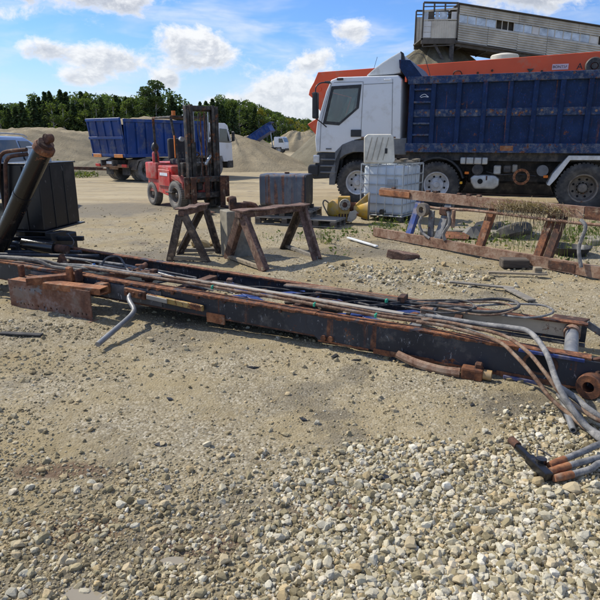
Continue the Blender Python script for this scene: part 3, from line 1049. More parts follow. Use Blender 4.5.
def tree_meshes(kind, seed):
    """unit trees about 10 m tall: trunk with limbs, crown of leaf sprays"""
    rng = np.random.default_rng(seed)
    tb = MB()
    C, S = [], []
    if kind == 'spruce':
        lean = rng.normal(0, 0.12, 2)
        tb.tube([(0, 0, -0.3), (lean[0] * .4, lean[1] * .4, 5), (lean[0], lean[1], 9.9)], [0.17, 0.11, 0.015], 7)
        wid = rng.uniform(2.2, 2.9)
        for k in range(46):
            h = 0.7 + 9.1 * (k / 46) ** 0.92
            t = (h - 0.7) / 9.3
            rad = wid * (1 - t) ** 0.85 * rng.uniform(0.72, 1.12) + 0.08
            nb = rng.integers(4, 7)
            for j in range(nb):
                an = rng.uniform(0, 6.283)
                L = rad * rng.uniform(0.75, 1.15)
                for q in np.linspace(0.15, 1, 7):
                    C.append((L * q * math.cos(an), L * q * math.sin(an), h - 0.35 * L * q * q + rng.normal(0, 0.08)))
                    S.append(0.30 * (1.15 - 0.6 * q) + 0.05)
                if rng.uniform() < 0.12:
                    tb.tube([(0, 0, h), (L * .8 * math.cos(an), L * .8 * math.sin(an), h - 0.25 * L)], [0.03, 0.01], 4)
        up = 0.4
    elif kind == 'pine':
        tb.tube([(0, 0, -0.3), (0.12, 0.05, 3), (-0.05, 0.1, 6.5), (0.15, 0, 9.3)], [0.2, 0.16, 0.10, 0.03], 7, 3)
        for k in range(17):
            h = rng.uniform(3.6, 9.6)
            t = (h - 3.6) / 6.0
            r = rng.uniform(0.3, 1.0) * 2.3 * (1 - 0.55 * t)
            an = rng.uniform(0, 6.283)
            cc = np.array((r * math.cos(an), r * math.sin(an), h))
            tb.tube([(0, 0, h - 0.5), tuple(cc)], [0.05, 0.015], 4)
            m = 95
            d = rng.normal(size=(m, 3))
            d /= np.linalg.norm(d, axis=1)[:, None]
            p = cc + d * rng.uniform(0.3, 1, (m, 1)) ** 0.6 * np.array((0.95, 0.95, 0.45))
            C += [tuple(q) for q in p]
            S += list(rng.uniform(0.13, 0.26, m))
        up = 0.7
    else:
        tb.tube([(0, 0, -0.3), (0.1, 0, 3), (-0.1, 0.1, 6), (0.05, 0, 9.3)], [0.14, 0.11, 0.07, 0.015], 7, 3)
        wid = rng.uniform(1.5, 2.2)
        for k in range(30):
            h = rng.uniform(1.6, 9.5)
            t = (h - 1.6) / 8.2
            rmax = wid * math.sin(math.pi * min(0.97, 0.18 + 0.80 * t)) ** 0.75
            r = rmax * rng.uniform(0.25, 1.0)
            an = rng.uniform(0, 6.283)
            cc = np.array((r * math.cos(an), r * math.sin(an), h))
            tb.tube([(0, 0, max(0.8, h - 0.9)), tuple(cc)], [0.04, 0.01], 4)
            m = 62
            d = rng.normal(size=(m, 3))
            d /= np.linalg.norm(d, axis=1)[:, None]
            p = cc + d * rng.uniform(0.25, 1, (m, 1)) ** 0.6 * np.array((0.72, 0.72, 0.62))
            C += [tuple(q) for q in p]
            S += list(rng.uniform(0.10, 0.22, m))
        up = 0.9
    V, F = leaf_quads(np.array(C), np.array(S), rng, up)
    return tb, V, F


def build_forest():
    lib = {}
    for kind, mat, bk, cnt in (('spruce', 'needles', 'bark', 5), ('pine', 'needles', 'bark', 2), ('birch', 'leaves', 'bark_birch', 4), ('yellow', 'leaves_yellow', 'bark_birch', 2)):
        lib[kind] = []
        for s in range(cnt):
            tb, V, F = tree_meshes('birch' if kind == 'yellow' else kind, 100 + s * 7 + len(kind))
            cm = mesh_np('crown', V, F, mat)
            tm = tb.build('trunk', bk, smooth=True)
            lib[kind].append((tm.data, cm.data))
            bpy.data.objects.remove(cm)
            bpy.data.objects.remove(tm)
    LAB = {'spruce': 'dark spruce standing in the forest edge behind the sand heaps',
           'pine': 'open-crowned pine among the spruces of the forest edge',
           'birch': 'mid green broadleaf tree in the forest edge beyond the yard',
           'yellow': 'yellowing young birch at the right end of the forest edge'}
    rng = np.random.default_rng(4)

    def put(kind, x, y, h, wide=1.0, lab=None):
        tm, cm = lib[kind][rng.integers(0, len(lib[kind]))]
        o = thing({'spruce': 'spruce_tree', 'pine': 'pine_tree', 'birch': 'broadleaf_tree', 'yellow': 'birch_tree'}[kind], lab or LAB[kind], 'tree', (x, y, gz(x, y) - 0.1), rng.uniform(0, 6.28), {'spruce': 'spruces of the forest edge', 'pine': 'pines of the forest edge', 'birch': 'broadleaf trees of the forest edge', 'yellow': 'young birches of the forest edge'}[kind])
        s = h / 9.8
        o.scale = (s * wide, s * wide, s)
        for nm, me in (('trunk', tm), ('crown', cm)):
            link(nm, me, None, o)
    # skyline heights read off from left to right
    sky_x = [-110, -80, -75, -71, -61, -51, -45, -40, -36, -32, -29, -25, -21, -15, -9, -4, 1, 8, 20]
    sky_h = [12.5, 12, 12, 13.3, 15.0, 14.2, 13.2, 14.5, 16.0, 12.5, 11.3, 12.0, 13.3, 13.0, 10.8, 8.8, 7.8, 7.4, 7.2]
    for row, (yy, dens, hs) in enumerate(((148, 1.75, 0.86), (153, 1.75, 0.97), (158, 2.1, 1.0))):
        x = -112.0 + row * 0.8
        while x < 16:
            h = float(np.interp(x, sky_x, sky_h)) * hs * rng.uniform(0.86, 1.06)
            p = rng.uniform()
            if x < -27:
                kind = 'spruce' if p < 0.74 else ('birch' if p < 0.92 else 'pine')
            elif x < -11:
                kind = 'spruce' if p < 0.5 else 'birch'
            elif x < -3:
                kind = 'birch' if p < 0.75 else 'yellow'
            else:
                kind = 'yellow' if p < 0.45 else 'birch'
            if kind == 'pine' and row == 0:
                kind = 'birch'
            put(kind, x + rng.normal(0, 0.4), yy + rng.normal(0, 1.2), h, rng.uniform(0.95, 1.3))
            x += dens * rng.uniform(0.7, 1.35)
    put('pine', -36.2, 149.5, 16.8, 1.05, 'tallest tree of the skyline, a dark spreading pine above the parked truck')
    put('pine', -38.5, 149, 15.3, 1.0)
    put('yellow', 2.4, 140, 5.2, 1.5)
    put('yellow', 4.2, 139, 6.0, 1.3)
    put('yellow', 0.8, 143, 6.2, 1.1)
    # the depth of the wood and the undergrowth along its foot
    n = 30000
    x = rng.uniform(-125, 24, n)
    y = rng.uniform(161, 176, n)
    z = rng.uniform(-0.8, 1, n) * 0
    hh = np.interp(x, sky_x, sky_h) * 1.0
    z = hh * rng.uniform(0, 1, n) ** 0.8 - 0.8
    n2 = 5000
    x2 = rng.uniform(-125, 24, n2)
    y2 = 144 + rng.normal(0, 1.2, n2)
    z2 = rng.uniform(0, 1, n2) ** 1.4 * (1.2 + 2.6 * fbm(x2, y2, 5, 2, 8)) - 0.9
    V1, F1 = leaf_quads(np.stack([x, y, z], -1), rng.uniform(0.3, 0.65, n), rng, 0.6, 0.6)
    o = mesh_np('wood', V1, F1, 'needles')
    tag(o, 'dark depth of the forest behind its edge', 'forest', kind='stuff')
    V2, F2 = leaf_quads(np.stack([x2, y2, z2], -1), rng.uniform(0.2, 0.45, n2), rng, 0.8, 0.6)
    o = mesh_np('undergrowth', V2, F2, 'leaves')
    tag(o, 'green undergrowth along the foot of the forest', 'undergrowth', kind='stuff')


build_forest()

# ------------------------------------------------------------------ weeds


def build_weeds():
    rng = np.random.default_rng(21)
    C, S = [], []
    spots = [(1.75, 10.6, .4, .22, 90), (1.55, 10.45, .3, .14, 50), (3.15, 9.8, .5, .16, 120), (3.7, 9.9, .5, .2, 120), (4.35, 9.6, .5, .24, 160), (4.75, 9.2, .5, .28, 170), (5.1, 9.6, .6, .28, 170),
             (0.33, 9.3, .35, .1, 60), (0.42, 9.0, .08, .22, 30), (0.72, 10.0, .4, .1, 60), (-0.25, 9.5, .5, .08, 50), (2.3, 9.8, .4, .12, 60), (3.5, 7.6, .3, .1, 40), (2.7, 8.9, .4, .12, 70), (4.1, 8.6, .4, .2, 90), (3.3, 8.9, .4, .14, 90),
             (0.6, 8.2, .3, .05, 24), (-11.5, 30.5, .8, .3, 260), (-12.8, 32, .9, .3, 260), (-8.6, 34, .8, .3, 80), (1.1, 9.9, .4, .1, 60), (2.0, 10.1, .5, .14, 80), (5.6, 8.8, .5, .2, 100), (-18, 41, 2.5, .6, 160)]
    for (x, y, r, h, n) in spots:
        n = int(n * (0.55 if y < 20 else 1))
        a = rng.uniform(0, 6.28, n)
        q = np.sqrt(rng.uniform(0, 1, n)) * r
        px, py = x + q * np.cos(a), y + q * np.sin(a)
        pz = ground_h(px, py) + rng.uniform(0.0, 1, n) * h
        C.append(np.stack([px, py, pz], -1))
        S.append(rng.uniform(0.02, 0.05, n) * (1 + (y > 20) * 1.2))
    V, F = leaf_quads(np.concatenate(C), np.concatenate(S), rng, 0.9, 0.45)
    o = mesh_np('weeds', V, F, 'weed_green')
    tag(o, 'low green weeds growing among the scrap', 'weeds', kind='stuff')
    # thin upright blades
    V, F = [], []
    for (x, y, r, h, n) in spots[:17] + [(4.0, 8.4, .6, .3, 60), (3.4, 8.2, .5, .3, 50)]:
        for _ in range(n // 2):
            a = rng.uniform(0, 6.28)
            q = math.sqrt(rng.uniform()) * r * 1.1
            px, py = x + q * math.cos(a), y + q * math.sin(a)
            z = gz(px, py) - 0.01
            b = rng.uniform(0, 6.28)
            L = h * rng.uniform(0.7, 1.7)
            dx, dy = math.cos(b), math.sin(b)
            bend = rng.uniform(0.1, 0.6) * L
            w = 0.005
            i = len(V)
            V += [(px - dy * w, py + dx * w, z), (px + dy * w, py - dx * w, z), (px + dx * bend, py + dy * bend, z + L)]
            F.append((i, i + 1, i + 2))
    o = mesh_np('grass', V, F, 'weed_green')
    tag(o, 'thin grass blades between the scrap pieces', 'grass', kind='stuff')


build_weeds()

# ------------------------------------------------------------------ the long steel frame in the foreground
FA = (-3.0, 5.75)
FRZ = math.atan2(-0.4364, 0.90)


def ztop(s):
    return 0.365 - 0.021 * s


def build_frame():
    t = thing('hook_lift_frame', 'long rusty black steel lifting frame lying across the dirt in the foreground', 'steel frame', (FA[0], FA[1], 0.0), FRZ)
    # --- near beam: channel of web and flanges, deeper welded nose from s = 3.42
    S0, S1, SE = -1.6, 3.47, 5.62

    def strip(mb, s0, s1, n0, n1, za, zb, steps=10, ragged=0.0, seed=0):
        """plate whose lower/upper edges follow za(s), zb(s)"""
        V, F = [], []
        for i in range(steps + 1):
            s = s0 + (s1 - s0) * i / steps
            r = ragged * (mnoise.noise(Vector((s * 9, seed, 0))) + 0.6 * mnoise.noise(Vector((s * 31, seed, 3))))
            a, b = za(s) + r, zb(s)
            V += [(s, n0, a), (s, n1, a), (s, n1, b), (s, n0, b)]
        for i in range(steps):
            o = i * 4
            for k in range(4):
                F.append((o + k, o + (k + 1) % 4, o + 4 + (k + 1) % 4, o + 4 + k))
        F.append((0, 1, 2, 3))
        o = steps * 4
        F.append((o + 3, o + 2, o + 1, o))
        mb.add(V, F)
        return mb
    strip(MB(), S0, S1, 0.0, 0.014, lambda s: ztop(s) - 0.185, lambda s: ztop(s) - 0.006, 30).build('side_web', 'frame_black', t, wob=0.002)
    # nose plate with the slanted, torch cut front and ragged lower edge
    mb = strip(MB(), 3.40, SE - 0.06, -0.012, 0.010, lambda s: max(0.035, 0.075 - 0.02 * (s - 3.4)) + 0.10 * max(0, 1 - (s - 3.40) / 0.10), lambda s: ztop(s) - 0.02, 60, 0.011, 4)
    mb.build('nose_plate', 'frame_black', t)
    strip(MB(), S0, S1, -0.012, 0.10, lambda s: ztop(s) - 0.014, lambda s: ztop(s), 40, 0.002, 7).build('top_flange', 'frame_flange', t, wob=0.003)
    strip(MB(), S1 - 0.02, SE - 0.2, -0.004, 0.085, lambda s: ztop(s) - 0.017, lambda s: ztop(s) - 0.003, 30, 0.003, 8).build('top_flange', 'frame_flange', t, wob=0.004)
    strip(MB(), S0, S1, 0.002, 0.085, lambda s: ztop(s) - 0.198, lambda s: ztop(s) - 0.184, 20).build('bottom_flange', 'rust_dark', t)
    # lighter repair plates welded on the near web
    strip(MB(), 1.17, 1.95, -0.009, 0.0, lambda s: ztop(s) - 0.178, lambda s: ztop(s) - 0.035, 8).build('doubler_plate', 'frame_grey', t, bev=0.002)
    strip(MB(), 0.28, 0.62, -0.009, 0.0, lambda s: ztop(s) - 0.178, lambda s: ztop(s) - 0.04, 4).build('doubler_plate', 'frame_grey', t, bev=0.002)
    strip(MB(), 2.44, 2.62, -0.016, 0.0, lambda s: ztop(s) - 0.235, lambda s: ztop(s) - 0.150, 6, 0.006, 3).build('lug_plate', 'rust_orange', t)
    # rusted patch along the foot of the nose with bolts
    strip(MB(), 3.96, 4.42, -0.02, -0.012, lambda s: 0.055 - 0.02 * (s - 3.4), lambda s: 0.095 - 0.02 * (s - 3.4), 14, 0.01, 12).build('rust_scab', 'rust', t)
    strip(MB(), 4.85, 5.25, -0.02, -0.012, lambda s: 0.05 - 0.02 * (s - 4), lambda s: 0.085 - 0.02 * (s - 4), 14, 0.01, 15).build('rust_scab', 'rust', t)
    for ds in (3.55, 3.61):
        mb = MB().disc(0.022, -0.035, -0.012, 10, 'y', (ds, 0, 0.105))
        mb.build('bolt', 'rust', t, smooth=True)
    # flaking rust along the cut edges
    for k, (s0, s1) in enumerate(((3.50, 3.92), (4.40, 4.86), (5.05, 5.35))):
        strip(MB(), s0, s1, -0.018, -0.0125, lambda s: max(0.030, 0.068 - 0.02 * (s - 3.4)), lambda s: max(0.030, 0.068 - 0.02 * (s - 3.4)) + 0.016 + 0.012 * mnoise.noise(Vector((s * 23, k, 1))), 24, 0.008, 30 + k).build('rust_scab', 'rust', t)
    for k, (s0, s1) in enumerate(((0.1, 0.9), (1.2, 2.1), (2.3, 3.3), (3.5, 4.3), (4.4, 5.2))):
        strip(MB(), s0, s1, -0.017, -0.0115, lambda s: ztop(s) - 0.020 - 0.018 * mnoise.noise(Vector((s * 17, k, 5))), lambda s: ztop(s) - 0.002, 30, 0.006, 50 + k).build('rust_scab', 'frame_flange', t)
    # flat bar with flaking yellow and white paint
    mb = MB().bar((1.56, -0.045, ztop(1.5) - 0.075), (1.80, -0.045, ztop(1.8) - 0.085), 0.03, 0.075)
    mb.build('bracket', 'rust', t, bev=0.004)
    for ds in (1.60, 1.68, 1.76):
        MB().disc(0.016, -0.085, -0.06, 8, 'y', (ds, 0, ztop(ds) - 0.075)).build('bolt', 'rust_dark', t, smooth=True)
    MB().bar((1.80, -0.03, ztop(1.8) - 0.09), (2.42, -0.03, ztop(2.4) - 0.115), 0.03, 0.05).build('painted_bar', 'yellow_chip', t, bev=0.004)
    MB().bar((1.82, -0.055, ztop(1.8) - 0.088), (2.05, -0.055, ztop(2.05) - 0.098), 0.012, 0.042).build('pale_strip', 'bare_steel', t, bev=0.003)
    # --- far beam
    f0, f1 = 0.715, 0.80
    strip(MB(), -0.8, 5.40, f1 - 0.012, f1, lambda s: max(0.03, ztop(s) - 0.16 + 0.075 * max(0, 1 - (s + 0.8) / 2)), lambda s: ztop(s) + 0.045 * max(0, 1 - s / 3) - 0.006, 40).build('far_web', 'frame_black', t)
    strip(MB(), 4.25, 5.36, f1 - 0.018, f1 - 0.0125, lambda s: ztop(s) - 0.135, lambda s: ztop(s) - 0.018, 12).build('inner_web', 'bare_sunlit', t)
    strip(MB(), -0.8, 5.40, f0 + 0.02, f1 + 0.004, lambda s: ztop(s) + 0.045 * max(0, 1 - s / 3) - 0.014, lambda s: ztop(s) + 0.045 * max(0, 1 - s / 3), 50, 0.003, 17).build('far_flange', 'frame_flange', t, wob=0.004)
    strip(MB(), -0.8, 5.40, f0, f1 - 0.012, lambda s: max(0.02, ztop(s) - 0.175), lambda s: max(0.032, ztop(s) - 0.163), 20).build('far_bottom_flange', 'frame_grey', t)
    MB().bar((5.39, f1 - 0.004, ztop(5.4) - 0.004), (5.70, f1 + 0.02, 0.06), 0.02, 0.05).build('end_gusset', 'frame_grey', t, bev=0.003)
    MB().prism([(5.12, 0.66), (5.36, 0.68), (5.42, 0.82), (5.16, 0.84)], 'z', ztop(5.2) - 0.02, ztop(5.2) + 0.0).xform(Matrix.Translation((0, 0.16, -0.02))).build('corner_plate', 'rust_dark', t, bev=0.003)
    # --- cross members
    for s, w, h, z, mat in ((-0.62, 0.07, 0.10, 0.29, 'frame_black'), (0.36, 0.06, 0.10, 0.30, 'rust_dark'), (1.02, 0.08, 0.08, 0.25, 'rust'), (2.02, 0.10, 0.11, 0.24, 'rust_dark'), (3.18, 0.06, 0.10, 0.21, 'rust_dark'), (4.22, 0.10, 0.12, 0.19, 'frame_grey')):
        MB().box(s, 0.37, z, w, 0.70, h).build('cross_member', mat, t, bev=0.006)
    MB().prism([(0.28, 0.30), (0.44, 0.30), (0.36, 0.44)], 'y', 0.30, 0.36).build('gusset', 'rust', t, bev=0.003)
    # blue cross bracing deep in the frame
    for a, b in (((2.10, 0.10, 0.20), (3.05, 0.70, 0.24)), ((2.20, 0.70, 0.24), (3.12, 0.10, 0.20)), ((3.25, 0.12, 0.19), (4.15, 0.70, 0.20)), ((3.35, 0.70, 0.20), (4.15, 0.12, 0.17))):
        MB().bar(a, b, 0.085, 0.018).build('brace', 'frame_blue', t, bev=0.003)
    strip(MB(), 1.9, 4.3, 0.34, 0.40, lambda s: ztop(s) - 0.19, lambda s: ztop(s) - 0.175, 6).build('brace', 'frame_blue', t)
    # dark sump plates under the bracing
    strip(MB(), 1.4, 4.2, 0.10, 0.70, lambda s: max(0.03, ztop(s) - 0.24), lambda s: max(0.04, ztop(s) - 0.228), 6).build('belly_plate', 'frame_black', t)
    # diagonal tubes at the left
    for a, b in (((-0.95, 0.12, 0.385), (0.30, 0.66, 0.40)), ((-0.75, 0.02, 0.40), (0.62, 0.60, 0.385)), ((-1.3, 0.20, 0.40), (0.1, 0.72, 0.43))):
        MB().tube([a, b], 0.021, 10).build('stay_tube', 'frame_black', t, smooth=True)
    # --- pipes lying in the frame
    def path(l):
        return [(s, n, z) for s, n, z in l]
    MB().tube(path([(0.75, 0.14, 0.385), (1.2, 0.085, 0.395), (2.34, 0.075, 0.375), (3.43, 0.05, 0.345), (3.95, 0.045, 0.325), (4.3, 0.09, 0.31)]), 0.0135, 10, 5).build('steel_pipe', 'pipe_rust', t, smooth=True)
    MB().bar((0.9, 0.33, 0.375), (2.6, 0.19, 0.362), 0.045, 0.012).build('flat_strip', 'wood_grey', t, bev=0.002)
    MB().bar((2.35, 0.205, 0.372), (4.12, 0.20, 0.318), 0.055, 0.012).build('flat_strip', 'bare_steel', t, bev=0.002)
    MB().tube(path([(1.1, 0.20, 0.40), (2.2, 0.14, 0.385), (3.3, 0.125, 0.355), (4.0, 0.10, 0.33), (4.35, 0.16, 0.32)]), 0.010, 8, 5).build('steel_pipe', 'pipe_rust', t, smooth=True)
    MB().tube(path([(0.2, 0.44, 0.37), (1.2, 0.36, 0.39), (1.62, 0.20, 0.39), (1.95, 0.17, 0.38)]), 0.014, 8, 6).build('hydraulic_hose', 'hose_grey', t, smooth=True)
    MB().tube(path([(0.6, 0.10, 0.39), (1.0, 0.13, 0.405), (1.5, 0.10, 0.40), (1.85, 0.13, 0.385)]), 0.016, 8, 6).build('hydraulic_hose', 'hose_grey', t, smooth=True)
    MB().tube(path([(1.06, 0.16, 0.36), (1.08, 0.24, 0.47), (1.18, 0.31, 0.48), (1.40, 0.17, 0.42), (1.55, 0.07, 0.385)]), 0.010, 8, 8).build('hydraulic_hose', 'hose_dark', t, smooth=True)
    MB().tube(path([(-0.5, -0.10, 0.41), (0.0, -0.06, 0.435), (0.3, -0.04, 0.44), (0.45, -0.02, 0.43), (0.6, 0.0, 0.385), (0.95, 0.04, 0.375)]), 0.021, 8, 6).build('hydraulic_hose', 'hose_dark', t, smooth=True)
    MB().tube(path([(-0.6, -0.02, 0.40), (0.05, 0.06, 0.42), (0.42, 0.06, 0.42), (0.66, 0.09, 0.385), (1.1, 0.11, 0.38)]), 0.018, 8, 6).build('hydraulic_hose', 'hose_dark', t, smooth=True)
    MB().tube(path([(0.15, 0.62, 0.42), (0.2, 0.66, 0.50), (0.05, 0.72, 0.58)]), 0.006, 6, 6).build('wire', 'hose_dark', t, smooth=True)
    # rusty swivel elbow and valve lump
    MB().tube(path([(1.40, 0.44, 0.40), (1.47, 0.30, 0.40), (1.50, 0.17, 0.385)]), [0.024, 0.028, 0.03], 10, 4).build('pipe_elbow', 'rust', t, smooth=True)
    vb = MB().box(1.62, 0.24, 0.36, 0.13, 0.11, 0.10).box(1.70, 0.20, 0.40, 0.06, 0.06, 0.06)
    vb.build('valve_block', 'rust_dark', t, bev=0.012, seg=2, wob=0.008)
    MB().tube([(1.73, 0.22, 0.39), (1.95, 0.20, 0.37)], 0.022, 10).build('valve_stem', 'black_cyl', t, smooth=True)
    for s, n, z, mat in ((2.46, 0.065, 0.372, 'twine_green'), (3.44, 0.048, 0.345, 'twine_green'), (3.95, 0.045, 0.325, 'twine_green'), (3.92, 0.40, 0.345, 'twine_green'), (0.98, 0.17, 0.405, 'twine_blue')):
        MB().box(s, n, z, 0.020, 0.036, 0.034).build('pipe_clamp', mat, t, bev=0.006)
    # hose bundle along the far beam with a loop at its end
    for k in range(4):
        o = 0.028 * k
        MB().tube(path([(2.9, 0.56 + o * .6, 0.32), (3.5, 0.52 + o, 0.33 + 0.01 * (k % 2)), (4.0, 0.50 + o, 0.325), (4.35, 0.52 + o, 0.325 + 0.01 * (k % 2)), (4.6, 0.58 + o * .5, 0.325)]), 0.011, 8, 6).build('hydraulic_hose', 'rust_pale' if k % 2 else 'hose_dark', t, smooth=True)
    MB().tube(path([(4.20, 0.50, 0.33), (4.45, 0.62, 0.345), (4.70, 0.78, 0.36), (4.86, 0.78, 0.36), (4.90, 0.64, 0.355), (4.80, 0.50, 0.345), (4.62, 0.45, 0.335), (4.45, 0.47, 0.33)]), 0.013, 10, 8).build('hose_loop', 'hose_dark', t, smooth=True)
    MB().box(4.02, 0.52, 0.35, 0.06, 0.12, 0.05).build('hose_clamp', 'rust_dark', t, bev=0.006)
    MB().box(4.25, 0.42, 0.30, 0.10, 0.05, 0.05).build('hose_clamp', 'rust_pale', t, bev=0.006)
    # --- right end: cross shaft, eye, blue stiffeners, opening in the web
    MB().tube([(5.30, 0.02, 0.185), (5.30, 0.78, 0.185)], 0.047, 16).build('cross_shaft', 'pipe_grey', t, smooth=True)
    MB().tube([(5.30, 0.66, 0.185), (5.30, 0.775, 0.185)], 0.06, 14).build('shaft_collar', 'rust_pale', t, smooth=True)
    rot = Matrix.Rotation(R(-18), 3, 'Z')
    MB().lathe([(0.036, -0.07), (0.078, -0.07), (0.082, -0.05), (0.082, 0.05), (0.078, 0.07), (0.036, 0.07)], 22, 'y', (5.44, -0.03, 0.085), rot=rot).build('eye_bush', 'rust', t, smooth=True, wob=0.004)
    MB().prism([(5.20, 0.04), (5.40, 0.03), (5.56, 0.20), (5.50, 0.27), (5.34, 0.20)], 'y', 0.012, 0.05).build('eye_plate', 'rust_dark', t, bev=0.004)
    MB().bar((5.44, 0.0, 0.12), (5.62, 0.10, 0.30), 0.06, 0.07).build('eye_arm', 'rust_dark', t, bev=0.008)
    MB().bar((4.98, -0.02, ztop(5) - 0.018), (5.38, -0.02, ztop(5.4) - 0.02), 0.02, 0.022).build('blue_edge', 'frame_blue', t, bev=0.003)
    MB().bar((4.90, -0.025, 0.035), (5.12, -0.025, 0.03), 0.02, 0.025).build('blue_edge', 'frame_blue', t, bev=0.003)
    mb = MB()
    n = 14
    mb.prism([(5.12 + 0.085 * math.cos(2 * math.pi * k / n), 0.165 + 0.06 * math.sin(2 * math.pi * k / n)) for k in range(n)], 'y', -0.0145, -0.0125)
    mb.build('web_opening', 'void_dark', t)
    mb = MB().lathe([(0.090, -0.018), (0.112, -0.018), (0.112, -0.008), (0.090, -0.008)], 18, 'y', (0, 0, 0))
    mb.xform(Matrix.Translation((5.12, 0, 0.165)) @ Matrix.Diagonal((1, 1, 0.72, 1)))
    mb.build('opening_rim', 'rust_dark', t, smooth=True)
    # --- low arm with rusty boss and yellow plug under the nose
    MB().tube([(4.16, -0.06, 0.085), (4.30, -0.09, 0.055), (4.48, -0.10, 0.035), (4.62, -0.09, 0.035)], [0.03, 0.033, 0.035, 0.037], 8, 4).build('pivot_arm', 'rust_pale', t, smooth=True)
    MB().box(4.70, -0.08, 0.045, 0.15, 0.09, 0.085).build('pivot_boss', 'rust', t, bev=0.015, seg=2, wob=0.008)
    MB().box(4.74, -0.07, 0.10, 0.05, 0.05, 0.05).build('pivot_lug', 'rust_dark', t, bev=0.008, wob=0.005)
    MB().lathe([(0.001, 0.0), (0.036, 0.0), (0.036, 0.055), (0.001, 0.055)], 14, 'x', (4.775, -0.08, 0.048), closed=False).build('yellow_plug', 'axle_yellow', t, smooth=True)
    # --- hanging rusty mounting plate with rows of holes, and its brackets
    p0, p1, pn = 0.27, 1.35, -0.27
    zb0, zt0 = 0.008, 0.285

    def plate_band(mb, z0, z1, holes=None, hw=0.020):
        if not holes:
            mb.prism([(p0, z0), (p1, z0), (p1, z1), (p0, z1)], 'y', pn, pn + 0.012)
            return
        cur = p0
        for hs in holes + [None]:
            e = p1 if hs is None else hs - hw / 2
            if e > cur + 1e-4:
                mb.prism([(cur, z0), (e, z0), (e, z1), (cur, z1)], 'y', pn, pn + 0.012)
            cur = None if hs is None else hs + hw / 2
    mb = MB()
    plate_band(mb, zb0, 0.048)
    plate_band(mb, 0.048, 0.068, [0.42, 0.47, 0.52, 0.58, 0.66, 0.745, 0.83, 0.905, 1.0, 1.08, 1.18, 1.235, 1.285], 0.019)
    plate_band(mb, 0.068, 0.205)
    plate_band(mb, 0.205, 0.218, [0.36, 0.43, 0.50, 0.57, 0.64], 0.013)
    plate_band(mb, 0.218, zt0)
    mb.build('mounting_plate', 'rust_plate', t)
    MB().prism([(pn - 0.05, 0.0), (pn + 0.06, 0.0), (pn + 0.06, 0.009), (pn - 0.05, 0.009)], 'x', p0 - 0.02, p1 + 0.02).build('plate_foot', 'rust_pale', t)
    mb = MB()
    mb.prism([(p0, pn + 0.012), (1.02, pn + 0.012), (1.02, -0.014), (p0, -0.014)], 'z', 0.262, 0.280)
    mb.build('shelf_plate', 'rust_orange', t, bev=0.003)

    def hollow(mb, a, b, w, h, th):
        mb.bar((a[0], a[1], a[2] + h / 2), (b[0], b[1], b[2] + h / 2), w, th)
        mb.bar((a[0], a[1], a[2] - h / 2), (b[0], b[1], b[2] - h / 2), w, th)
        a_, b_ = Vector(a), Vector(b)
        d = (b_ - a_).normalized().cross(Vector((0, 0, 1)))
        for sg in (-1, 1):
            o = d * sg * (w / 2 - th / 2)
            mb.bar(a_ + o, b_ + o, th, h - th)
    mb = MB()
    hollow(mb, (0.62, -0.33, 0.315), (0.93, -0.02, 0.325), 0.10, 0.06, 0.008)
    mb.build('hollow_bracket', 'rust', t)
    mb = MB()
    hollow(mb, (0.80, -0.25, 0.285), (1.42, -0.16, 0.275), 0.13, 0.05, 0.008)
    mb.build('hollow_bracket', 'rust_orange', t)
    MB().box(0.92, -0.08, 0.36, 0.07, 0.05, 0.14).build('lug', 'rust_orange', t, bev=0.01, wob=0.006)
    MB().box(1.0, -0.05, 0.35, 0.03, 0.08, 0.12).build('lug', 'rust_dark', t, bev=0.006)
    MB().box(0.29, -0.12, 0.34, 0.05, 0.05, 0.12).build('lug', 'rust', t, bev=0.008)
    MB().box(1.30, -0.06, 0.26, 0.12, 0.10, 0.10).build('lug', 'rust', t, bev=0.01, wob=0.006)
    # loose fittings, brackets and cables lying in the frame
    rg = random.Random(31)
    for k in range(16):
        s_ = 0.5 + 4.2 * (k + rg.random()) / 16
        n_ = rg.choice((0.16, 0.28, 0.45, 0.60, 0.68))
        z_ = ztop(s_) - rg.uniform(0.02, 0.10)
        m_ = rg.choice(('rust', 'rust_dark', 'rust_pale', 'frame_black', 'frame_blue', 'wood_dark'))
        MB().box(0, 0, 0, rg.uniform(.04, .16), rg.uniform(.03, .07), rg.uniform(.02, .06), Matrix.Rotation(rg.uniform(0, 3), 3, 'Z')).xform(Matrix.Translation((s_, n_, z_))).build('bracket', m_, t, bev=.005, wob=.006)
    for k in range(20):
        s_ = 0.1 + 0.205 * k
        n0, n1 = rg.uniform(.15, .65), rg.uniform(.15, .65)
        MB().tube([(s_, n0, ztop(s_) - .03), (s_ + .35, (n0 + n1) / 2 + rg.uniform(-.08, .08), ztop(s_) + rg.uniform(-.03, .03)), (s_ + .8, n1, ztop(s_) - .05)], rg.uniform(.004, .009), 7, 6).build('cable', rg.choice(('hose_dark', 'hose_grey', 'rust_dark')), t, smooth=True)
    for k in range(9):
        s_ = 1.0 + 0.27 * k
        MB().disc(.014, -.020, -.002, 8, 'y', (s_, 0, ztop(s_) - .03)).build('bolt', 'rust_dark', t, smooth=True)
    # loose loops at the right end
    for k in range(3):
        c_, q_ = 4.35 + .28 * k, .42 + .07 * k
        MB().tube([(c_ - .55, q_ - .10, .31), (c_ - .2, q_ + .12, .34), (c_ + .14, q_ + .20, .36), (c_ + .24, q_ + .06, .35), (c_ + .06, q_ - .10, .33), (c_ - .3, q_ - .02, .315)], .007 + .001 * k, 8, 8).build('cable', ('hose_dark', 'pipe_rust', 'hose_grey')[k], t, smooth=True)
    # pump and valve chest under the tank
    MB().box(-0.20, 0.84, 0.43, 0.24, 0.26, 0.26).build('valve_chest', 'black_gloss', t, bev=0.02, seg=2)
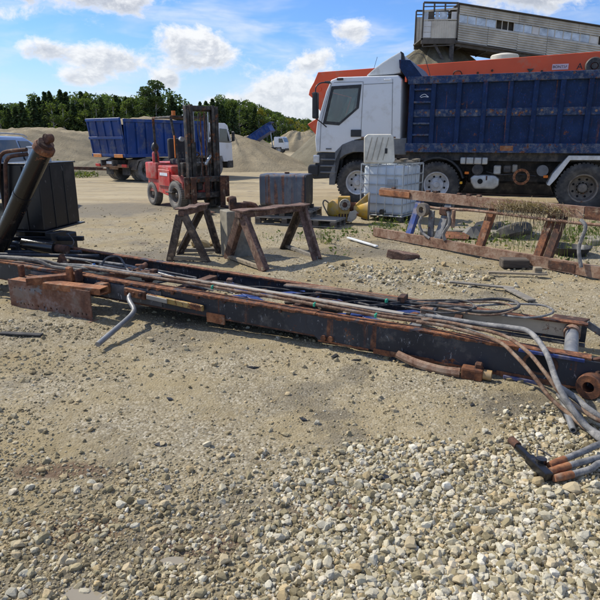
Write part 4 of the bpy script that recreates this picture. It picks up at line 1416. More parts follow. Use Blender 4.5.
    MB().tube([(-0.35, 0.46, 0.47), (0.10, 0.50, 0.45)], 0.075, 14).build('pump', 'black_cyl', t, smooth=True)
    MB().tube([(0.10, 0.50, 0.45), (0.24, 0.52, 0.44)], 0.045, 12).build('pump_neck', 'rust_dark', t, smooth=True)
    MB().box(-0.62, 0.80, 0.45, 0.26, 0.30, 0.26).build('valve_chest', 'frame_black', t, bev=0.02, seg=2)
    # timber under the left end
    for s, n in ((-0.75, 0.05), (-0.75, 0.72)):
        MB().box(s, n, 0.085, 0.5, 0.16, 0.175).build('packing_timber', 'wood_dark', t, bev=0.01)
    MB().box(3.2, 0.77, 0.055, 0.35, 0.14, 0.11).build('packing_timber', 'wood_dark', t, bev=0.01)
    # pedestal carrying the tank
    MB().box(-0.35, 0.62, 0.42, 0.55, 0.30, 0.10).build('pedestal', 'frame_black', t, bev=0.008)
    for ds in (-0.55, -0.12):
        MB().box(ds, 0.70, 0.505, 0.10, 0.22, 0.17).build('pedestal_post', 'black_gloss', t, bev=0.006)
    MB().bar((-1.4, 0.16, 0.50), (0.20, 0.80, 0.52), 0.05, 0.05).build('stay_tube', 'black_gloss', t, bev=0.004)
    # upright pipes beside the ram
    for k, dz in enumerate((0, 0.05)):
        MB().tube([(-0.78 + .10 * k, 0.42 + .03 * k, 0.55), (-0.70 + .10 * k, 0.46 + .03 * k, 0.95), (-0.64 + .09 * k, 0.50, 1.36 - dz), (-0.60 + .08 * k, 0.52, 1.45 - dz), (-0.50 + .06 * k, 0.53, 1.48 - dz), (-0.25, 0.56, 1.50 - dz)], 0.021, 10, 5).build('upright_pipe', 'rust_dark', t, smooth=True)
    return t


build_frame()


def fl(s, n):
    """frame coordinates to world"""
    c, d = math.cos(FRZ), math.sin(FRZ)
    return (FA[0] + s * c - n * d, FA[1] + s * d + n * c)


def build_cylinder():
    t = thing('hydraulic_cylinder', 'black hydraulic cylinder leaning up over the left end of the steel frame', 'hydraulic cylinder', (FA[0], FA[1], 0), FRZ)
    a, b = Vector((-0.78, 0.30, 0.20)), Vector((0.34, 0.30, 1.54))
    d = (b - a).normalized()
    MB().tube([a, b], 0.094, 22).build('barrel', 'black_cyl', t, smooth=True)
    MB().tube([b - d * 0.06, b - d * 0.055, b - d * 0.005, b + d * 0.012], [0.094, 0.106, 0.106, 0.09], 22).build('gland_collar', 'rust', t, smooth=True)
    MB().tube([b + d * 0.010, b + d * 0.045], 0.078, 18).build('gland_nut', 'rust_dark', t, smooth=True)
    MB().tube([b + d * 0.04, b + d * 0.10], 0.035, 12).build('piston_rod', 'rust_dark', t, smooth=True)
    MB().disc(0.045, -0.035, 0.035, 14, 'y', tuple(b + d * 0.10)).build('rod_eye', 'rust_dark', t, smooth=True)
    for q in (0.28, 0.62):
        p = a + (b - a) * q
        MB().tube([p - d * 0.02, p + d * 0.02], 0.099, 22).build('band', 'black_gloss', t, smooth=True)
    MB().tube([a + (b - a) * 0.33 + Vector((-0.10, -0.02, 0.03)), a + (b - a) * 0.93 + Vector((-0.10, -0.02, 0.03))], 0.012, 8).build('oil_line', 'black_gloss', t, smooth=True)
    MB().box(-0.74, 0.30, 0.42, 0.10, 0.34, 0.28).build('cradle', 'frame_black', t, bev=0.01)


build_cylinder()


def build_tank():
    t = thing('oil_tank', 'black steel oil tank standing on the left end of the frame', 'tank', (-2.92, 6.43, 0.59), R(-9))
    sx, sy, h = 0.50, 0.76, 0.735
    mb = MB()
    mb.box(-sx / 2, sy / 2, h / 2 + 0.012, sx, sy, h)
    mb.build('tank_body', 'black_gloss', t, bev=0.012, seg=2)
    MB().box(-sx / 2, sy / 2, 0.0, sx + 0.09, sy + 0.09, 0.016).build('base_flange', 'black_gloss', t, bev=0.003)
    MB().box(-sx / 2, sy / 2, h + 0.018, sx + 0.03, sy + 0.03, 0.014).build('lid', 'black_gloss', t, bev=0.003)
    for yy in (0.24, 0.50):
        MB().box(0.003, yy, h / 2, 0.010, 0.010, h - 0.02).build('weld_seam', 'black_gloss', t, bev=0.003)
    MB().box(-0.20, -0.006, h / 2, 0.014, 0.014, h - 0.02).build('weld_seam', 'black_gloss', t, bev=0.003)
    MB().tube([(-0.25, 0.3, -0.16), (-0.25, 0.3, 0.0)], 0.10, 14).build('sump', 'black_gloss', t, smooth=True)
    c = thing('plastic_canister', 'whitish plastic canister standing on top of the black oil tank', 'canister', (-3.12, 6.98, 1.34), R(10))
    MB().box(0, 0, 0.085, 0.22, 0.16, 0.17).build('canister_body', 'white_plastic', c, bev=0.02, seg=3, smooth=True)
    MB().box(0, 0, 0.178, 0.24, 0.18, 0.018).build('lid', 'white_plastic', c, bev=0.006, seg=2)
    MB().box(0.121, 0, 0.13, 0.012, 0.08, 0.03).build('handle', 'plastic_grey', c, bev=0.004)


build_tank()


def build_hoses():
    def hose(name, pts, r, mat, label, cat='hose', n=10, sub=7):
        mb = MB().tube(pts, r, n, sub)
        # ferrules and cloth-like wrap show as slight swellings
        o = mb.build(name, mat, None, smooth=True, wob=0.0025)
        return tag(o, label, cat)
    hose('hydraulic_hose', [(0.95, 4.06, .325), (1.28, 3.84, .335), (1.45, 3.69, .355), (1.54, 3.58, .36), (1.545, 3.33, .32), (1.50, 3.04, .24), (1.54, 2.92, .14), (1.61, 2.82, .055), (1.72, 2.66, .045), (1.85, 2.5, .04)], .018, 'hose_grey', 'thick grey hose arching over the frame end down to the gravel', 'hose')
    hose('hydraulic_hose', [(0.9, 3.98, .32), (1.08, 3.86, .335), (1.35, 3.61, .335), (1.44, 3.38, .31), (1.49, 3.19, .24), (1.55, 3.06, .15), (1.63, 2.95, .10), (1.70, 2.86, .075), (1.86, 2.74, .05)], .0125, 'pipe_rust', 'upper of two dusty rust-brown pipes bent down over the frame nose', 'pipe')
    hose('hydraulic_hose', [(0.86, 3.96, .31), (1.07, 3.82, .315), (1.32, 3.585, .30), (1.38, 3.38, .27), (1.44, 3.22, .20), (1.50, 3.09, .115), (1.56, 2.98, .07), (1.61, 2.83, .04), (1.70, 2.72, .035), (1.9, 2.6, .03)], .0125, 'pipe_rust', 'lower of two dusty rust-brown pipes bent down over the frame nose', 'pipe')
    hose('hydraulic_hose', [(1.53, 3.11, .19), (1.62, 3.04, .14), (1.66, 2.95, .11), (1.74, 2.87, .07), (1.85, 2.80, .05)], .019, 'hose_grey', 'pale grey hose leaving the frame nose towards the right edge', 'hose')
    hose('hydraulic_hose', [(1.56, 3.12, .13), (1.60, 2.97, .075), (1.615, 2.82, .045), (1.66, 2.66, .04), (1.80, 2.52, .04)], .02, 'hose_grey', 'fat grey hose lying lowest in the bundle on the gravel', 'hose')
    # open tube stub
    t = tag(MB().lathe([(0.012, 0), (0.019, 0), (0.019, 0.33), (0.012, 0.33)], 14, 'z').build('tube_stub', 'pipe_grey', None, smooth=True), 'short open grey tube sticking out under the hose bundle', 'tube')
    a, b = Vector((1.53, 2.84, .035)), Vector((1.61, 3.17, .075))
    t.location = a
    t.rotation_euler = (b - a).to_track_quat('Z', 'Y').to_euler()
    # three returning ends crimped into the black manifold
    m = thing('hose_manifold', 'black manifold fitting with rusty hose ends lying on the pale gravel', 'fitting', (0, 0, 0))
    ends = [[(1.95, 2.75, .05), (1.61, 2.66, .06), (1.47, 2.59, .055), (1.33, 2.51, .055)], [(1.9, 2.62, .03), (1.57, 2.565, .035), (1.43, 2.50, .05), (1.33, 2.46, .05)], [(1.9, 2.5, .03), (1.56, 2.525, .03), (1.43, 2.445, .04), (1.32, 2.40, .04)]]
    tips = [(1.225, 2.445, .06), (1.215, 2.41, .05), (1.215, 2.365, .04)]
    for e, tp in zip(ends, tips):
        MB().tube(e, .0165, 10, 6).build('hose', 'hose_grey', m, smooth=True, wob=0.002)
        MB().tube([e[-1], tuple((Vector(e[-1]) + Vector(tp)) / 2), tp], [.019, .020, .017], 12).build('ferrule', 'rust_orange', m, smooth=True)
    MB().bar((1.16, 2.53, .05), (1.195, 2.365, .045), 0.044, 0.044).build('block', 'black_cyl', m, bev=0.008, seg=2, wob=0.003)
    MB().bar((1.13, 2.66, .06), (1.165, 2.50, .052), 0.028, 0.030).build('arm', 'black_cyl', m, bev=0.008, seg=2)
    MB().tube([(1.125, 2.69, .062), (1.14, 2.63, .06)], .022, 10).build('nut', 'rust_dark', m, smooth=True)
    MB().disc(0.026, 0.0, 0.03, 12, 'z', (1.195, 2.47, .055)).build('nut', 'black_cyl', m, smooth=True)
    MB().tube([(1.18, 2.47, .07), (1.2, 2.53, .10), (1.26, 2.50, .075)], .004, 6, 5).build('wire', 'hose_dark', m, smooth=True)
    # bent steel pipe
    bp = MB().tube([(-1.555, 5.03, .245), (-1.56, 4.97, .225), (-1.545, 4.92, .195), (-1.475, 4.80, .155), (-1.47, 4.73, .135), (-1.50, 4.62, .105), (-1.61, 4.22, .035)], .0225, 14, 6).build('bent_pipe', 'pipe_grey', None, smooth=True)
    tag(bp, 'bent grey steel pipe hanging from the frame down to the dirt', 'pipe')


build_hoses()

# ------------------------------------------------------------------ trestles and bits between


def trestle(label, feet, ridge, zr, mats, plank_mat, thick=0.07, over=0.05, wide=0.17, name='steel_trestle'):
    (ax, ay), (bx, by) = ridge
    cx, cy = (ax + bx) / 2, (ay + by) / 2
    t = thing(name, label, 'trestle', (cx, cy, 0), 0, 'rusty trestles')

    def loc(x, y, z):
        return Vector((x - cx, y - cy, z))
    ra, rb = loc(ax, ay, zr), loc(bx, by, zr)
    d = (rb - ra).normalized()
    side = Vector((-d.y, d.x, 0))
    for i, (fx, fy) in enumerate(feet):
        r = ra if i < 2 else rb
        f = loc(fx, fy, gz(fx, fy) - 0.01)
        sd = side if (f - r).dot(side) > 0 else -side
        top = r + sd * 0.035 - Vector((0, 0, 0.03))
        MB().bar(f, top, thick * 1.1, thick * 0.45, up=tuple(d)).build('leg', mats[i], t, bev=0.005, wob=0.004)
        # second flange of the angle iron
        MB().bar(f + d * (thick * 0.5) * (1 if i < 2 else -1), top + d * (thick * 0.5) * (1 if i < 2 else -1), thick * 0.16, thick * 0.9, up=tuple(d)).build('leg_flange', mats[i], t, bev=0.003)
    for i in (0, 2):
        f0, f1 = loc(*feet[i], 0.035), loc(*feet[i + 1], 0.035)
        e = (f1 - f0).normalized()
        MB().bar(f0 - e * 0.02, f1 + e * 0.02, 0.05, 0.05).build('foot_rail', 'wood_tan' if i == 0 else 'wood_grey', t, bev=0.005, wob=0.004)
    MB().bar(ra - d * over - Vector((0, 0, .0)), rb + d * over, wide * 0.5, 0.075).build('ridge_beam', plank_mat, t, bev=0.006, wob=0.005)
    mb = MB()
    n = 10
    V, F = [], []
    for i in range(n + 1):
        p = ra - d * over + (rb - ra + d * 2 * over) * (i / n)
        z = 0.042 + 0.008 * math.sin(i * 1.3)
        hw = wide / 2 * (1 + 0.12 * math.sin(i * 2.1 + 1))
        for s_, dz in ((-1, 0), (1, 0), (1, 0.018), (-1, 0.018)):
            V.append(p + side * s_ * hw + Vector((0, 0, z + dz)))
    for i in range(n):
        o = i * 4
        for k in range(4):
            F.append((o + k, o + (k + 1) % 4, o + 4 + (k + 1) % 4, o + 4 + k))
    F.append((0, 1, 2, 3))
    F.append((n * 4 + 3, n * 4 + 2, n * 4 + 1, n * 4))
    MB().add(V, F).build('cap_plate', plank_mat, t)
    return t


trestle('short dark trestle standing left of the square post, rusty plate on top', [(-1.80, 7.66), (-1.27, 7.56), (-1.78, 8.19), (-1.20, 8.25)], [(-1.58, 7.58), (-1.40, 8.24)], 0.66, ['leg_dark'] * 4, 'leg_rust', thick=0.095, over=0.03)
t2 = trestle('long rusty red-brown trestle standing right of the square post', [(-1.03, 7.80), (-0.46, 6.97), (-0.24, 8.62), (0.25, 7.62)], [(-0.77, 7.36), (0.03, 8.13)], 0.665, ['leg_rust', 'leg_rust', 'leg_dark', 'leg_rust'], 'leg_rust', thick=0.112, over=0.06, wide=0.22)


def build_post():
    t = thing('square_post', 'square weathered concrete post standing between the two trestles', 'post', (-0.93, 7.98, 0), R(26))
    z0 = gz(-0.93, 7.98) - 0.02
    MB().box(0.03, 0.03, 0.32, 0.36, 0.32, 0.66).build('post_body', 'concrete', t, bev=0.008, wob=0.006)
    g = thing('gearbox_lump', 'dark rusty gear lump sitting on top of the square post', 'machine part', (-0.90, 8.0, 0.655), R(15))
    MB().box(0.02, 0, 0.05, 0.24, 0.16, 0.10).build('housing', 'rust_dark', g, bev=0.025, seg=2, wob=0.02)
    MB().lathe([(0.03, -0.05), (0.075, -0.05), (0.085, 0.0), (0.075, 0.05), (0.03, 0.05)], 14, 'x', (-0.05, 0, 0.11)).build('flange', 'rust_dark', g, smooth=True)
    MB().tube([(0.10, 0, 0.07), (0.26, -0.03, 0.05), (0.30, -0.06, -0.04)], [0.05, 0.04, 0.03], 10, 3).build('nozzle', 'rust_dark', g, smooth=True, wob=0.008)
    MB().box(-0.10, 0.03, 0.14, 0.05, 0.05, 0.06).build('lug', 'rust', g, bev=0.008)


build_post()

# ------------------------------------------------------------------ vehicles
WHEEL_CACHE = {}


def wheel(parent, x, y, z, r, w, tyre_mat='rubber', rim_mat='rim_white', out=1, hub='drive', lugs=True):
    """tyre with tread blocks and a dished rim with hand holes; axis along local y, face to out"""
    key = (round(r, 3), round(w, 3), tyre_mat, rim_mat, hub)
    if key not in WHEEL_CACHE:
        n = 40
        mb = MB()
        ri = r * 0.56
        h = w / 2
        mb.lathe([(ri, -h * .80), (r * .66, -h * .96), (r * .80, -h), (r * .91, -h * .93), (r * .965, -h * .80), (r * .965, h * .80), (r * .91, h * .93), (r * .80, h), (r * .66, h * .96), (ri, h * .80)], n, 'y', (0, 0, 0))
        for k in range(n):                       # tread blocks
            a = 2 * math.pi * (k + 0.5) / n
            for s_ in (-1, 1):
                m = Matrix.Rotation(-a, 3, 'Y')
                c = m @ Vector((r * 0.975, 0, 0))
                mb.box(c.x, s_ * h * .47, c.z, r * .055, h * .78, r * .10, m)
        tyre = mb.mesh('tyre', smooth=True, angle=30)
        tyre.materials.append(M[tyre_mat])
        mb = MB()
        d = h * .55 if hub == 'drive' else -h * .1
        mb.lathe([(ri * 1.01, h * .80), (ri * .98, h * .86), (ri * .90, h * .78), (ri * .86, h * .3), (ri * .80, h * .15 - d * .5), (ri * .42, h * .02 - d * .5), (ri * .40, -h * .2), (ri * .98, -h * .6)], 30, 'y', (0, 0, 0))
        rim = mb.mesh('rim', smooth=True, angle=45)
        rim.materials.append(M[rim_mat])
        mb = MB()
        if hub == 'drive':
            mb.lathe([(0.001, h * .62), (ri * .26, h * .60), (ri * .33, h * .45), (ri * .34, -h * .3), (0.001, -h * .3)], 20, 'y', (0, 0, 0), closed=False)
        else:
            mb.lathe([(0.001, h * .98), (ri * .22, h * .95), (ri * .27, h * .7), (ri * .52, h * .45), (ri * .54, h * .1), (0.001, h * .1)], 20, 'y', (0, 0, 0), closed=False)
        for k in range(10):
            a = 2 * math.pi * k / 10
            rr = ri * (.40 if hub == 'drive' else .47)
            hh = h * .1 if hub == 'drive' else h * .5
            mb.disc(ri * .045, hh - h * .3, hh + h * .14, 6, 'y', (rr * math.cos(a), 0, rr * math.sin(a)))
        hubm = mb.mesh('hub', smooth=True, angle=30)
        hubm.materials.append(M['rim_rust'] if hub == 'drive' else M[rim_mat])
        mb = MB()
        for k in range(8):
            a = 2 * math.pi * (k + .5) / 8
            hh = h * .10 - d * .5
            mb.disc(ri * .085, hh - .006, hh + .008, 8, 'y', (ri * .645 * math.cos(a), 0, ri * .645 * math.sin(a)))
        hol = mb.mesh('hand_hole')
        hol.materials.append(M['void_dark'])
        WHEEL_CACHE[key] = (tyre, rim, hubm, hol)
    tyre, rim, hubm, hol = WHEEL_CACHE[key]
    t = link('wheel', tyre, None, parent)
    t.location = (x, y, z)
    if out < 0:
        t.rotation_euler = (0, 0, math.pi)
    for nm, me in (('rim', rim), ('hub', hubm), ('hand_holes', hol)):
        q = link(nm, me, None, t)
        if nm == 'hand_holes':
            q['kind'] = 'stuff'
    return t


def text_mesh(body, size, name, mat, parent, loc, rot, depth=0.002):
    cu = bpy.data.curves.new(name, 'FONT')
    cu.body = body
    cu.size = size
    cu.extrude = depth
    cu.align_x = 'CENTER'
    cu.align_y = 'CENTER'
    tmp = bpy.data.objects.new(name, cu)
    COL.objects.link(tmp)
    dg = bpy.context.evaluated_depsgraph_get()
    me = bpy.data.meshes.new_from_object(tmp.evaluated_get(dg))
    bpy.data.objects.remove(tmp)
    o = link(name, me, None, parent)
    me.materials.clear()
    me.materials.append(M[mat])
    o.location = loc
    o.rotation_euler = rot
    return o


def cab_shell(root, x0, x1, zb, zt, hw, mat):
    """cab-over shell; x0 rear, x1 front"""
    prof = [(x0, zb + 0.36), (x0, zt - 0.12), (x0 + 0.08, zt), (x1 - 0.62, zt), (x1 - 0.40, zt - 0.10), (x1 - 0.08, zb + 1.05), (x1, zb + 0.75), (x1 - 0.02, zb), (x1 - 0.30, zb)]
    return prof


def main_truck():
    # local x forward, y to its left (towards the camera), z up; origin below the first axle
    th = math.atan2(.348, -.938)
    lx, ly = -math.sin(th), math.cos(th)
    P = (1.45 - 1.23 * lx, 14.6 - 1.23 * ly)
    t = thing('dump_truck', 'big dump truck with white cab and dark blue tipper body at right', 'truck', (P[0], P[1], tz(*P)), th)
    HW = 1.22
    # ---- cab
    prof = [(-1.05, 1.62), (-1.02, 2.98), (-0.93, 3.08), (0.55, 3.09), (0.74, 3.03), (0.86, 2.78), (1.10, 2.02), (1.15, 1.62), (1.12, 1.30), (0.52, 1.29), (0.36, 1.40), (0.10, 1.60), (-0.10, 1.64)]
    mb = MB()
    V, F = [], []
    n = len(prof)
    ring = [(-HW, 0.94), (-HW + .05, 1.0), (HW - .05, 1.0), (HW, 0.94)]
    cx, cz = 0.0, 2.2
    for (yy, sc) in ring:
        for (px, pz) in prof:
            V.append((px if sc == 1 else cx + (px - cx) * .985, yy, pz if sc == 1 else cz + (pz - cz) * .985))
    for j in range(3):
        for i in range(n):
            k = (i + 1) % n
            if j == 1 and i == 5:
                continue                      # windscreen opening
            F.append((j * n + i, j * n + k, (j + 1) * n + k, (j + 1) * n + i))
    # side skins with the window openings left out
    wpoly = [(0.90, 2.02), (0.70, 2.85), (-0.015, 2.87), (0.035, 2.36), (0.50, 1.985)]
    for j, yy in ((0, -HW), (3, HW)):
        b0 = len(V)
        V += [(x, yy, z) for x, z in wpoly]
        idx = [j * n + i for i in range(n)] + [b0 + i for i in range(5)]
        outer = [Vector((V[q][0], V[q][2], 0)) for q in idx[:n]]
        hole = [Vector((V[q][0], V[q][2], 0)) for q in idx[n:]]
        for tri in tessellate_polygon([outer, hole]):
            F.append(tuple(idx[q] for q in tri))
    mb.add(V, F)
    cab = mb.build('cab', 'cab_white', t, bev=0.015, seg=2, smooth=True, angle=50)
    # windscreen and visor
    MB().prism([(0.868, 2.77), (1.100, 2.03), (1.106, 2.033), (0.874, 2.773)], 'y', -1.16, 1.16).build('windscreen', 'glass_cab', cab)
    MB().box(0.80, 0, 3.0, 0.30, 2.2, 0.04).build('visor', 'plastic_black', cab, bev=0.01)
    Y = HW + 0.004
    # side window with black frame (drop corner to the front)
    c0 = (sum(p[0] for p in wpoly) / 5, sum(p[1] for p in wpoly) / 5)

    def grow(poly, k):
        return [(c0[0] + (x - c0[0]) * k, c0[1] + (z - c0[1]) * k) for x, z in poly]
    for sg in (1, -1):
        fo, fi = grow(wpoly, 1.07), grow(wpoly, 0.90)
        V2, F2 = [], []
        for yy in (sg * (HW - .02), sg * (Y + .006)):
            V2 += [(x, yy, z) for x, z in fo] + [(x, yy, z) for x, z in fi]
        for i in range(5):
            k = (i + 1) % 5
            F2 += [(i, k, 5 + k, 5 + i), (10 + i, 10 + k, 15 + k, 15 + i), (i, k, 10 + k, 10 + i), (5 + i, 5 + k, 15 + k, 15 + i)]
        MB().add(V2, F2).build('window_frame', 'plastic_black', cab)
        MB().prism(grow(wpoly, 0.93), 'y', sg * (HW - .012), sg * (HW - .006)).build('side_window', 'glass_cab', cab)
    for sg in (1, -1):
        MB().box(-.05, sg * .55, 2.05, .5, .5, .16).build('seat', 'seat_dark', cab, bev=.04)
        MB().box(-.28, sg * .55, 2.40, .16, .48, .70).build('seat_back', 'seat_dark', cab, bev=.05, seg=2)
    MB().box(.85, 0, 1.85, .35, 2.2, .30).build('dashboard', 'plastic_black', cab, bev=.04)
    MB().lathe([(.20, -.015), (.235, -.015), (.235, .015), (.20, .015)], 20, 'z', (.55, .55, 2.12), rot=Matrix.Rotation(R(40), 3, 'Y')).build('steering_wheel', 'plastic_black', cab, smooth=True)
    MB().box(-.92, 0, 2.3, .05, 2.3, 1.3).build('rear_lining', 'plastic_grey', cab)
    # door outline as recessed shut lines: thin dark strips set in the skin
    lines = [((-0.085, 2.96), (-0.06, 1.70)), ((-0.085, 2.96), (0.66, 2.97)), ((0.98, 2.02), (1.01, 1.33)), ((-0.80, 3.0), (-0.84, 1.66)), ((-0.10, 2.90), (-0.82, 2.91)), ((0.72, 2.95), (0.98, 2.02))]
    for (a, b) in lines:
        MB().bar((a[0], Y - 0.002, a[1]), (b[0], Y - 0.002, b[1]), 0.006, 0.011, up=(0, 1, 0)).build('shut_line', 'plastic_black', cab)
    MB().box(0.06, Y + 0.012, 1.765, 0.27, 0.03, 0.17).build('door_handle', 'plastic_black', cab, bev=0.02, seg=2)
    MB().box(0.77, Y + 0.004, 1.385, 0.15, 0.012, 0.035).build('badge', 'plastic_grey', cab, bev=0.004)
    MB().tube([(-0.60, Y + .01, 3.0), (-0.62, Y + .03, 2.985), (-0.74, Y + .03, 2.985), (-0.76, Y + .01, 3.0)], 0.008, 6).build('grab_loop', 'cab_white', cab)
    MB().box(0.50, Y + 0.01, 3.04, 0.16, 0.05, 0.05).build('marker_lamp', 'plastic_black', cab, bev=0.01)
    # mirror on two arms
    MB().box(1.03, HW + 0.30, 2.42, 0.12, 0.22, 0.62).build('mirror', 'plastic_black', cab, bev=0.04, seg=2)
    MB().tube([(0.74, HW, 2.96), (0.92, HW + .20, 2.95), (1.02, HW + .30, 2.85), (1.03, HW + .30, 2.70)], 0.016, 8, 4).build('mirror_arm', 'plastic_black', cab, smooth=True)
    MB().tube([(1.03, HW + .30, 2.12), (0.95, HW + .20, 2.05), (0.84, HW, 1.92)], 0.014, 8, 4).build('mirror_arm', 'plastic_black', cab, smooth=True)
    # rust line below the sleeper panel
    MB().box(-0.50, Y + 0.004, 1.665, 0.86, 0.012, 0.035).build('rusty_sill', 'rust_pale', cab, bev=0.003, wob=0.006)
    # roof deflector
    pr = [(-0.13, 3.10), (-0.30, 3.24), (-0.50, 3.38), (-0.72, 3.50), (-0.92, 3.60), (-0.96, 3.56), (-0.97, 3.14), (-0.80, 3.115), (-0.45, 3.105)]
    MB().prism(pr, 'y', -0.98, 1.14).build('roof_deflector', 'deflector_white', cab, bev=0.03, seg=2)
    MB().prism([(-0.93, 3.62), (-1.0, 3.58), (-1.05, 3.42), (-1.0, 3.34), (-0.955, 3.34)], 'y', 1.0, 1.12).build('deflector_trim', 'plastic_black', cab, bev=0.01)
    MB().tube([(0.20, -0.6, 3.09), (0.02, -0.62, 3.75)], 0.006, 5).build('antenna', 'plastic_black', cab)
    # front end below the cab
    MB().prism([(1.10, 1.29), (1.14, 1.0), (1.27, 0.98), (1.30, 0.72), (1.18, 0.62), (0.62, 0.66), (0.56, 0.90), (0.52, 1.29)], 'y', -HW + .02, HW - .02).build('bumper', 'plastic_black', t, bev=0.03, seg=2)
    MB().box(1.10, HW - .04, 1.13, 0.17, 0.12, 0.20).build('headlamp', 'lamp_clear', t, bev=0.03, seg=2)
    MB().prism([(1.30, 0.99), (1.34, 0.90), (1.32, 0.72), (1.05, 0.70), (1.04, 0.99)], 'y', HW - .25, HW + .02).build('bumper_corner', 'plastic_black', t, bev=0.04, seg=2)
    for k in range(3):
        MB().box(0.78, HW - .03, 0.80 + 0.16 * k, 0.42, 0.10, 0.045).build('step', 'plastic_grey', t, bev=0.01)
        MB().box(0.78, HW - .11, 0.86 + 0.16 * k, 0.44, 0.02, 0.13).build('step_well', 'void_dark', t)
    # front wing over axle 1
    wing = []
    for k in range(11):
        a = R(-8 + 176 * k / 10)
        wing.append((0.74 * math.cos(a) * 1.0, 0.60 + 0.72 * math.sin(a)))
    outer = [(x * 1.20 if i else x * 1.1, 0.60 + (z - 0.60) * 1.40 if 0 < i < 10 else z) for i, (x, z) in enumerate(wing)]
    outer = [(min(0.60, max(-1.12, x)), min(1.63, z)) for x, z in outer]
    MB().prism(wing + outer[::-1], 'y', HW - .34, HW + .012).build('front_wing', 'plastic_grey', t, bev=0.01)
    MB().box(-1.03, HW - .12, 1.45, 0.34, 0.20, 0.40).build('air_filter_box', 'plastic_grey', t, bev=0.03, seg=2)
    # ---- chassis
    for yy in (-0.42, 0.42):
        MB().box(-2.9, yy, 0.98, 7.4, 0.09, 0.27).build('chassis_rail', 'chassis', t, bev=0.008)
    for xx in (-1.2, -2.6, -3.9, -5.6, -6.4):
        MB().box(xx, 0, 0.98, 0.12, 0.80, 0.18).build('chassis_cross', 'chassis', t)
    MB().box(0.1, 0, 1.05, 1.6, 0.78, 0.55).build('engine', 'chassis', t, bev=0.05)
    ax = [0.0, -1.97, -5.19, -6.55]
    for i, x in enumerate(ax):
        MB().tube([(x, -1.0, 0.56), (x, 1.0, 0.56)], 0.085, 10).build('axle', 'chassis', t, smooth=True)
        hub = 'steer' if i < 2 else 'drive'
        rim = 'rim_white' if i < 2 else 'rim_rust'
        for sg in (1, -1):
            if i < 2:
                wheel(t, x, sg * 1.07, 0.56, 0.545, 0.33, 'rubber', rim, sg, hub)
            else:
                wheel(t, x, sg * 1.07, 0.56, 0.56, 0.33, 'rubber', rim, sg, hub)
                wheel(t, x, sg * 0.72, 0.56, 0.56, 0.33, 'rubber', rim, sg, hub)
    # mudguard over axle 2 and white one over axle 3
    def guard(xc, mat, r0, r1, a0, a1, y0, y1, name):
        pts = [(xc + r0 * math.cos(R(a0 + (a1 - a0) * k / 12)), 0.56 + r0 * math.sin(R(a0 + (a1 - a0) * k / 12))) for k in range(13)]
        pts2 = [(xc + r1 * math.cos(R(a0 + (a1 - a0) * k / 12)), 0.56 + r1 * math.sin(R(a0 + (a1 - a0) * k / 12))) for k in range(13)]
        return MB().prism(pts + pts2[::-1], 'y', y0, y1).build(name, mat, t)
    guard(-1.97, 'plastic_black', 0.62, 0.66, -5, 165, 0.86, 1.25, 'mudguard')
    MB().prism([(-4.44, 0.62), (-4.50, 0.60), (-4.62, 0.76), (-4.86, 1.17), (-6.9, 1.19), (-6.9, 1.28), (-4.82, 1.27), (-4.53, 0.86)], 'y', 0.62, 1.24).build('mudguard', 'fender_white', t, bev=0.008)
    MB().box(-4.1, 0, 1.225, 5.9, 2.1, .19).build('dark_gap_box', 'chassis', t)  # dark box added so the gap under the body reads as shade
    # ---- items hung on the chassis
    pr = [(-2.77, 0.62), (-2.74, 0.74), (-2.84, 0.81), (-3.30, 0.80), (-3.40, 0.72), (-3.40, 0.56), (-3.30, 0.48), (-2.86, 0.48)]
    tank = MB().prism(pr, 'y', 0.75, 1.16).build('silencer', 'silver_tank', t, bev=0.05, seg=3, smooth=True, angle=60)
    MB().disc(0.06, 1.155, 1.175, 16, 'y', (-2.98, 0, 0.66)).build('outlet', 'void_dark', tank)
    MB().box(-3.12, 1.165, 0.74, 0.03, 0.03, 0.10).build('strap', 'rust_dark', tank)
    MB().box(-2.80, 1.0, 1.13, 0.62, 0.35, 0.16).build('valve_cover', 'silver_tank', t, bev=0.03, seg=2)
    for xx in (-2.62, -2.80, -2.98):
        MB().box(xx, 1.18, 1.13, 0.02, 0.02, 0.17).build('rib', 'chassis', t)
    MB().tube([(-2.90, 0.65, 0.93), (-2.90, 1.17, 0.93)], 0.125, 18).build('air_tank', 'chassis', t, smooth=True)
    MB().tube([(-4.32, 0.65, 0.93), (-4.32, 1.17, 0.93)], 0.125, 18).build('air_tank', 'plastic_grey', t, smooth=True)
    MB().box(-3.34, 1.0, 0.93, 0.16, 0.3, 0.20).build('valve_block', 'silver_tank', t, bev=0.02)
    MB().box(-3.56, 1.0, 0.95, 0.16, 0.3, 0.16).build('valve_block', 'chassis', t, bev=0.02)
    MB().box(-3.72, 0.95, 0.96, 0.12, 0.2, 0.18).build('valve_block', 'bare_steel', t, bev=0.02)
    MB().tube([(-3.1, 1.05, 0.88), (-3.4, 1.1, 0.82), (-3.8, 1.08, 0.84), (-4.2, 1.1, 0.80)], 0.014, 6, 4).build('air_line', 'chassis', t)
    ring = MB().lathe([(0.13, -0.012), (0.185, -0.012), (0.185, 0.012), (0.13, 0.012)], 26, 'y', (-3.88, 1.12, 0.78)).build('flange_ring', 'rust_orange', t, smooth=True)
    for k in range(12):
        a = 2 * math.pi * k / 12
        MB().disc(0.012, 0.010, 0.022, 6, 'y', (-3.88 + 0.158 * math.cos(a), 1.12, 0.78 + 0.158 * math.sin(a))).build('bolt', 'rust_dark', ring)
    for xx, zz in ((-2.66, 0.85), (-4.40, 0.80)):
        MB().box(xx, 1.17, zz, 0.10, 0.05, 0.06).build('side_marker', 'lamp_orange', t, bev=0.01)
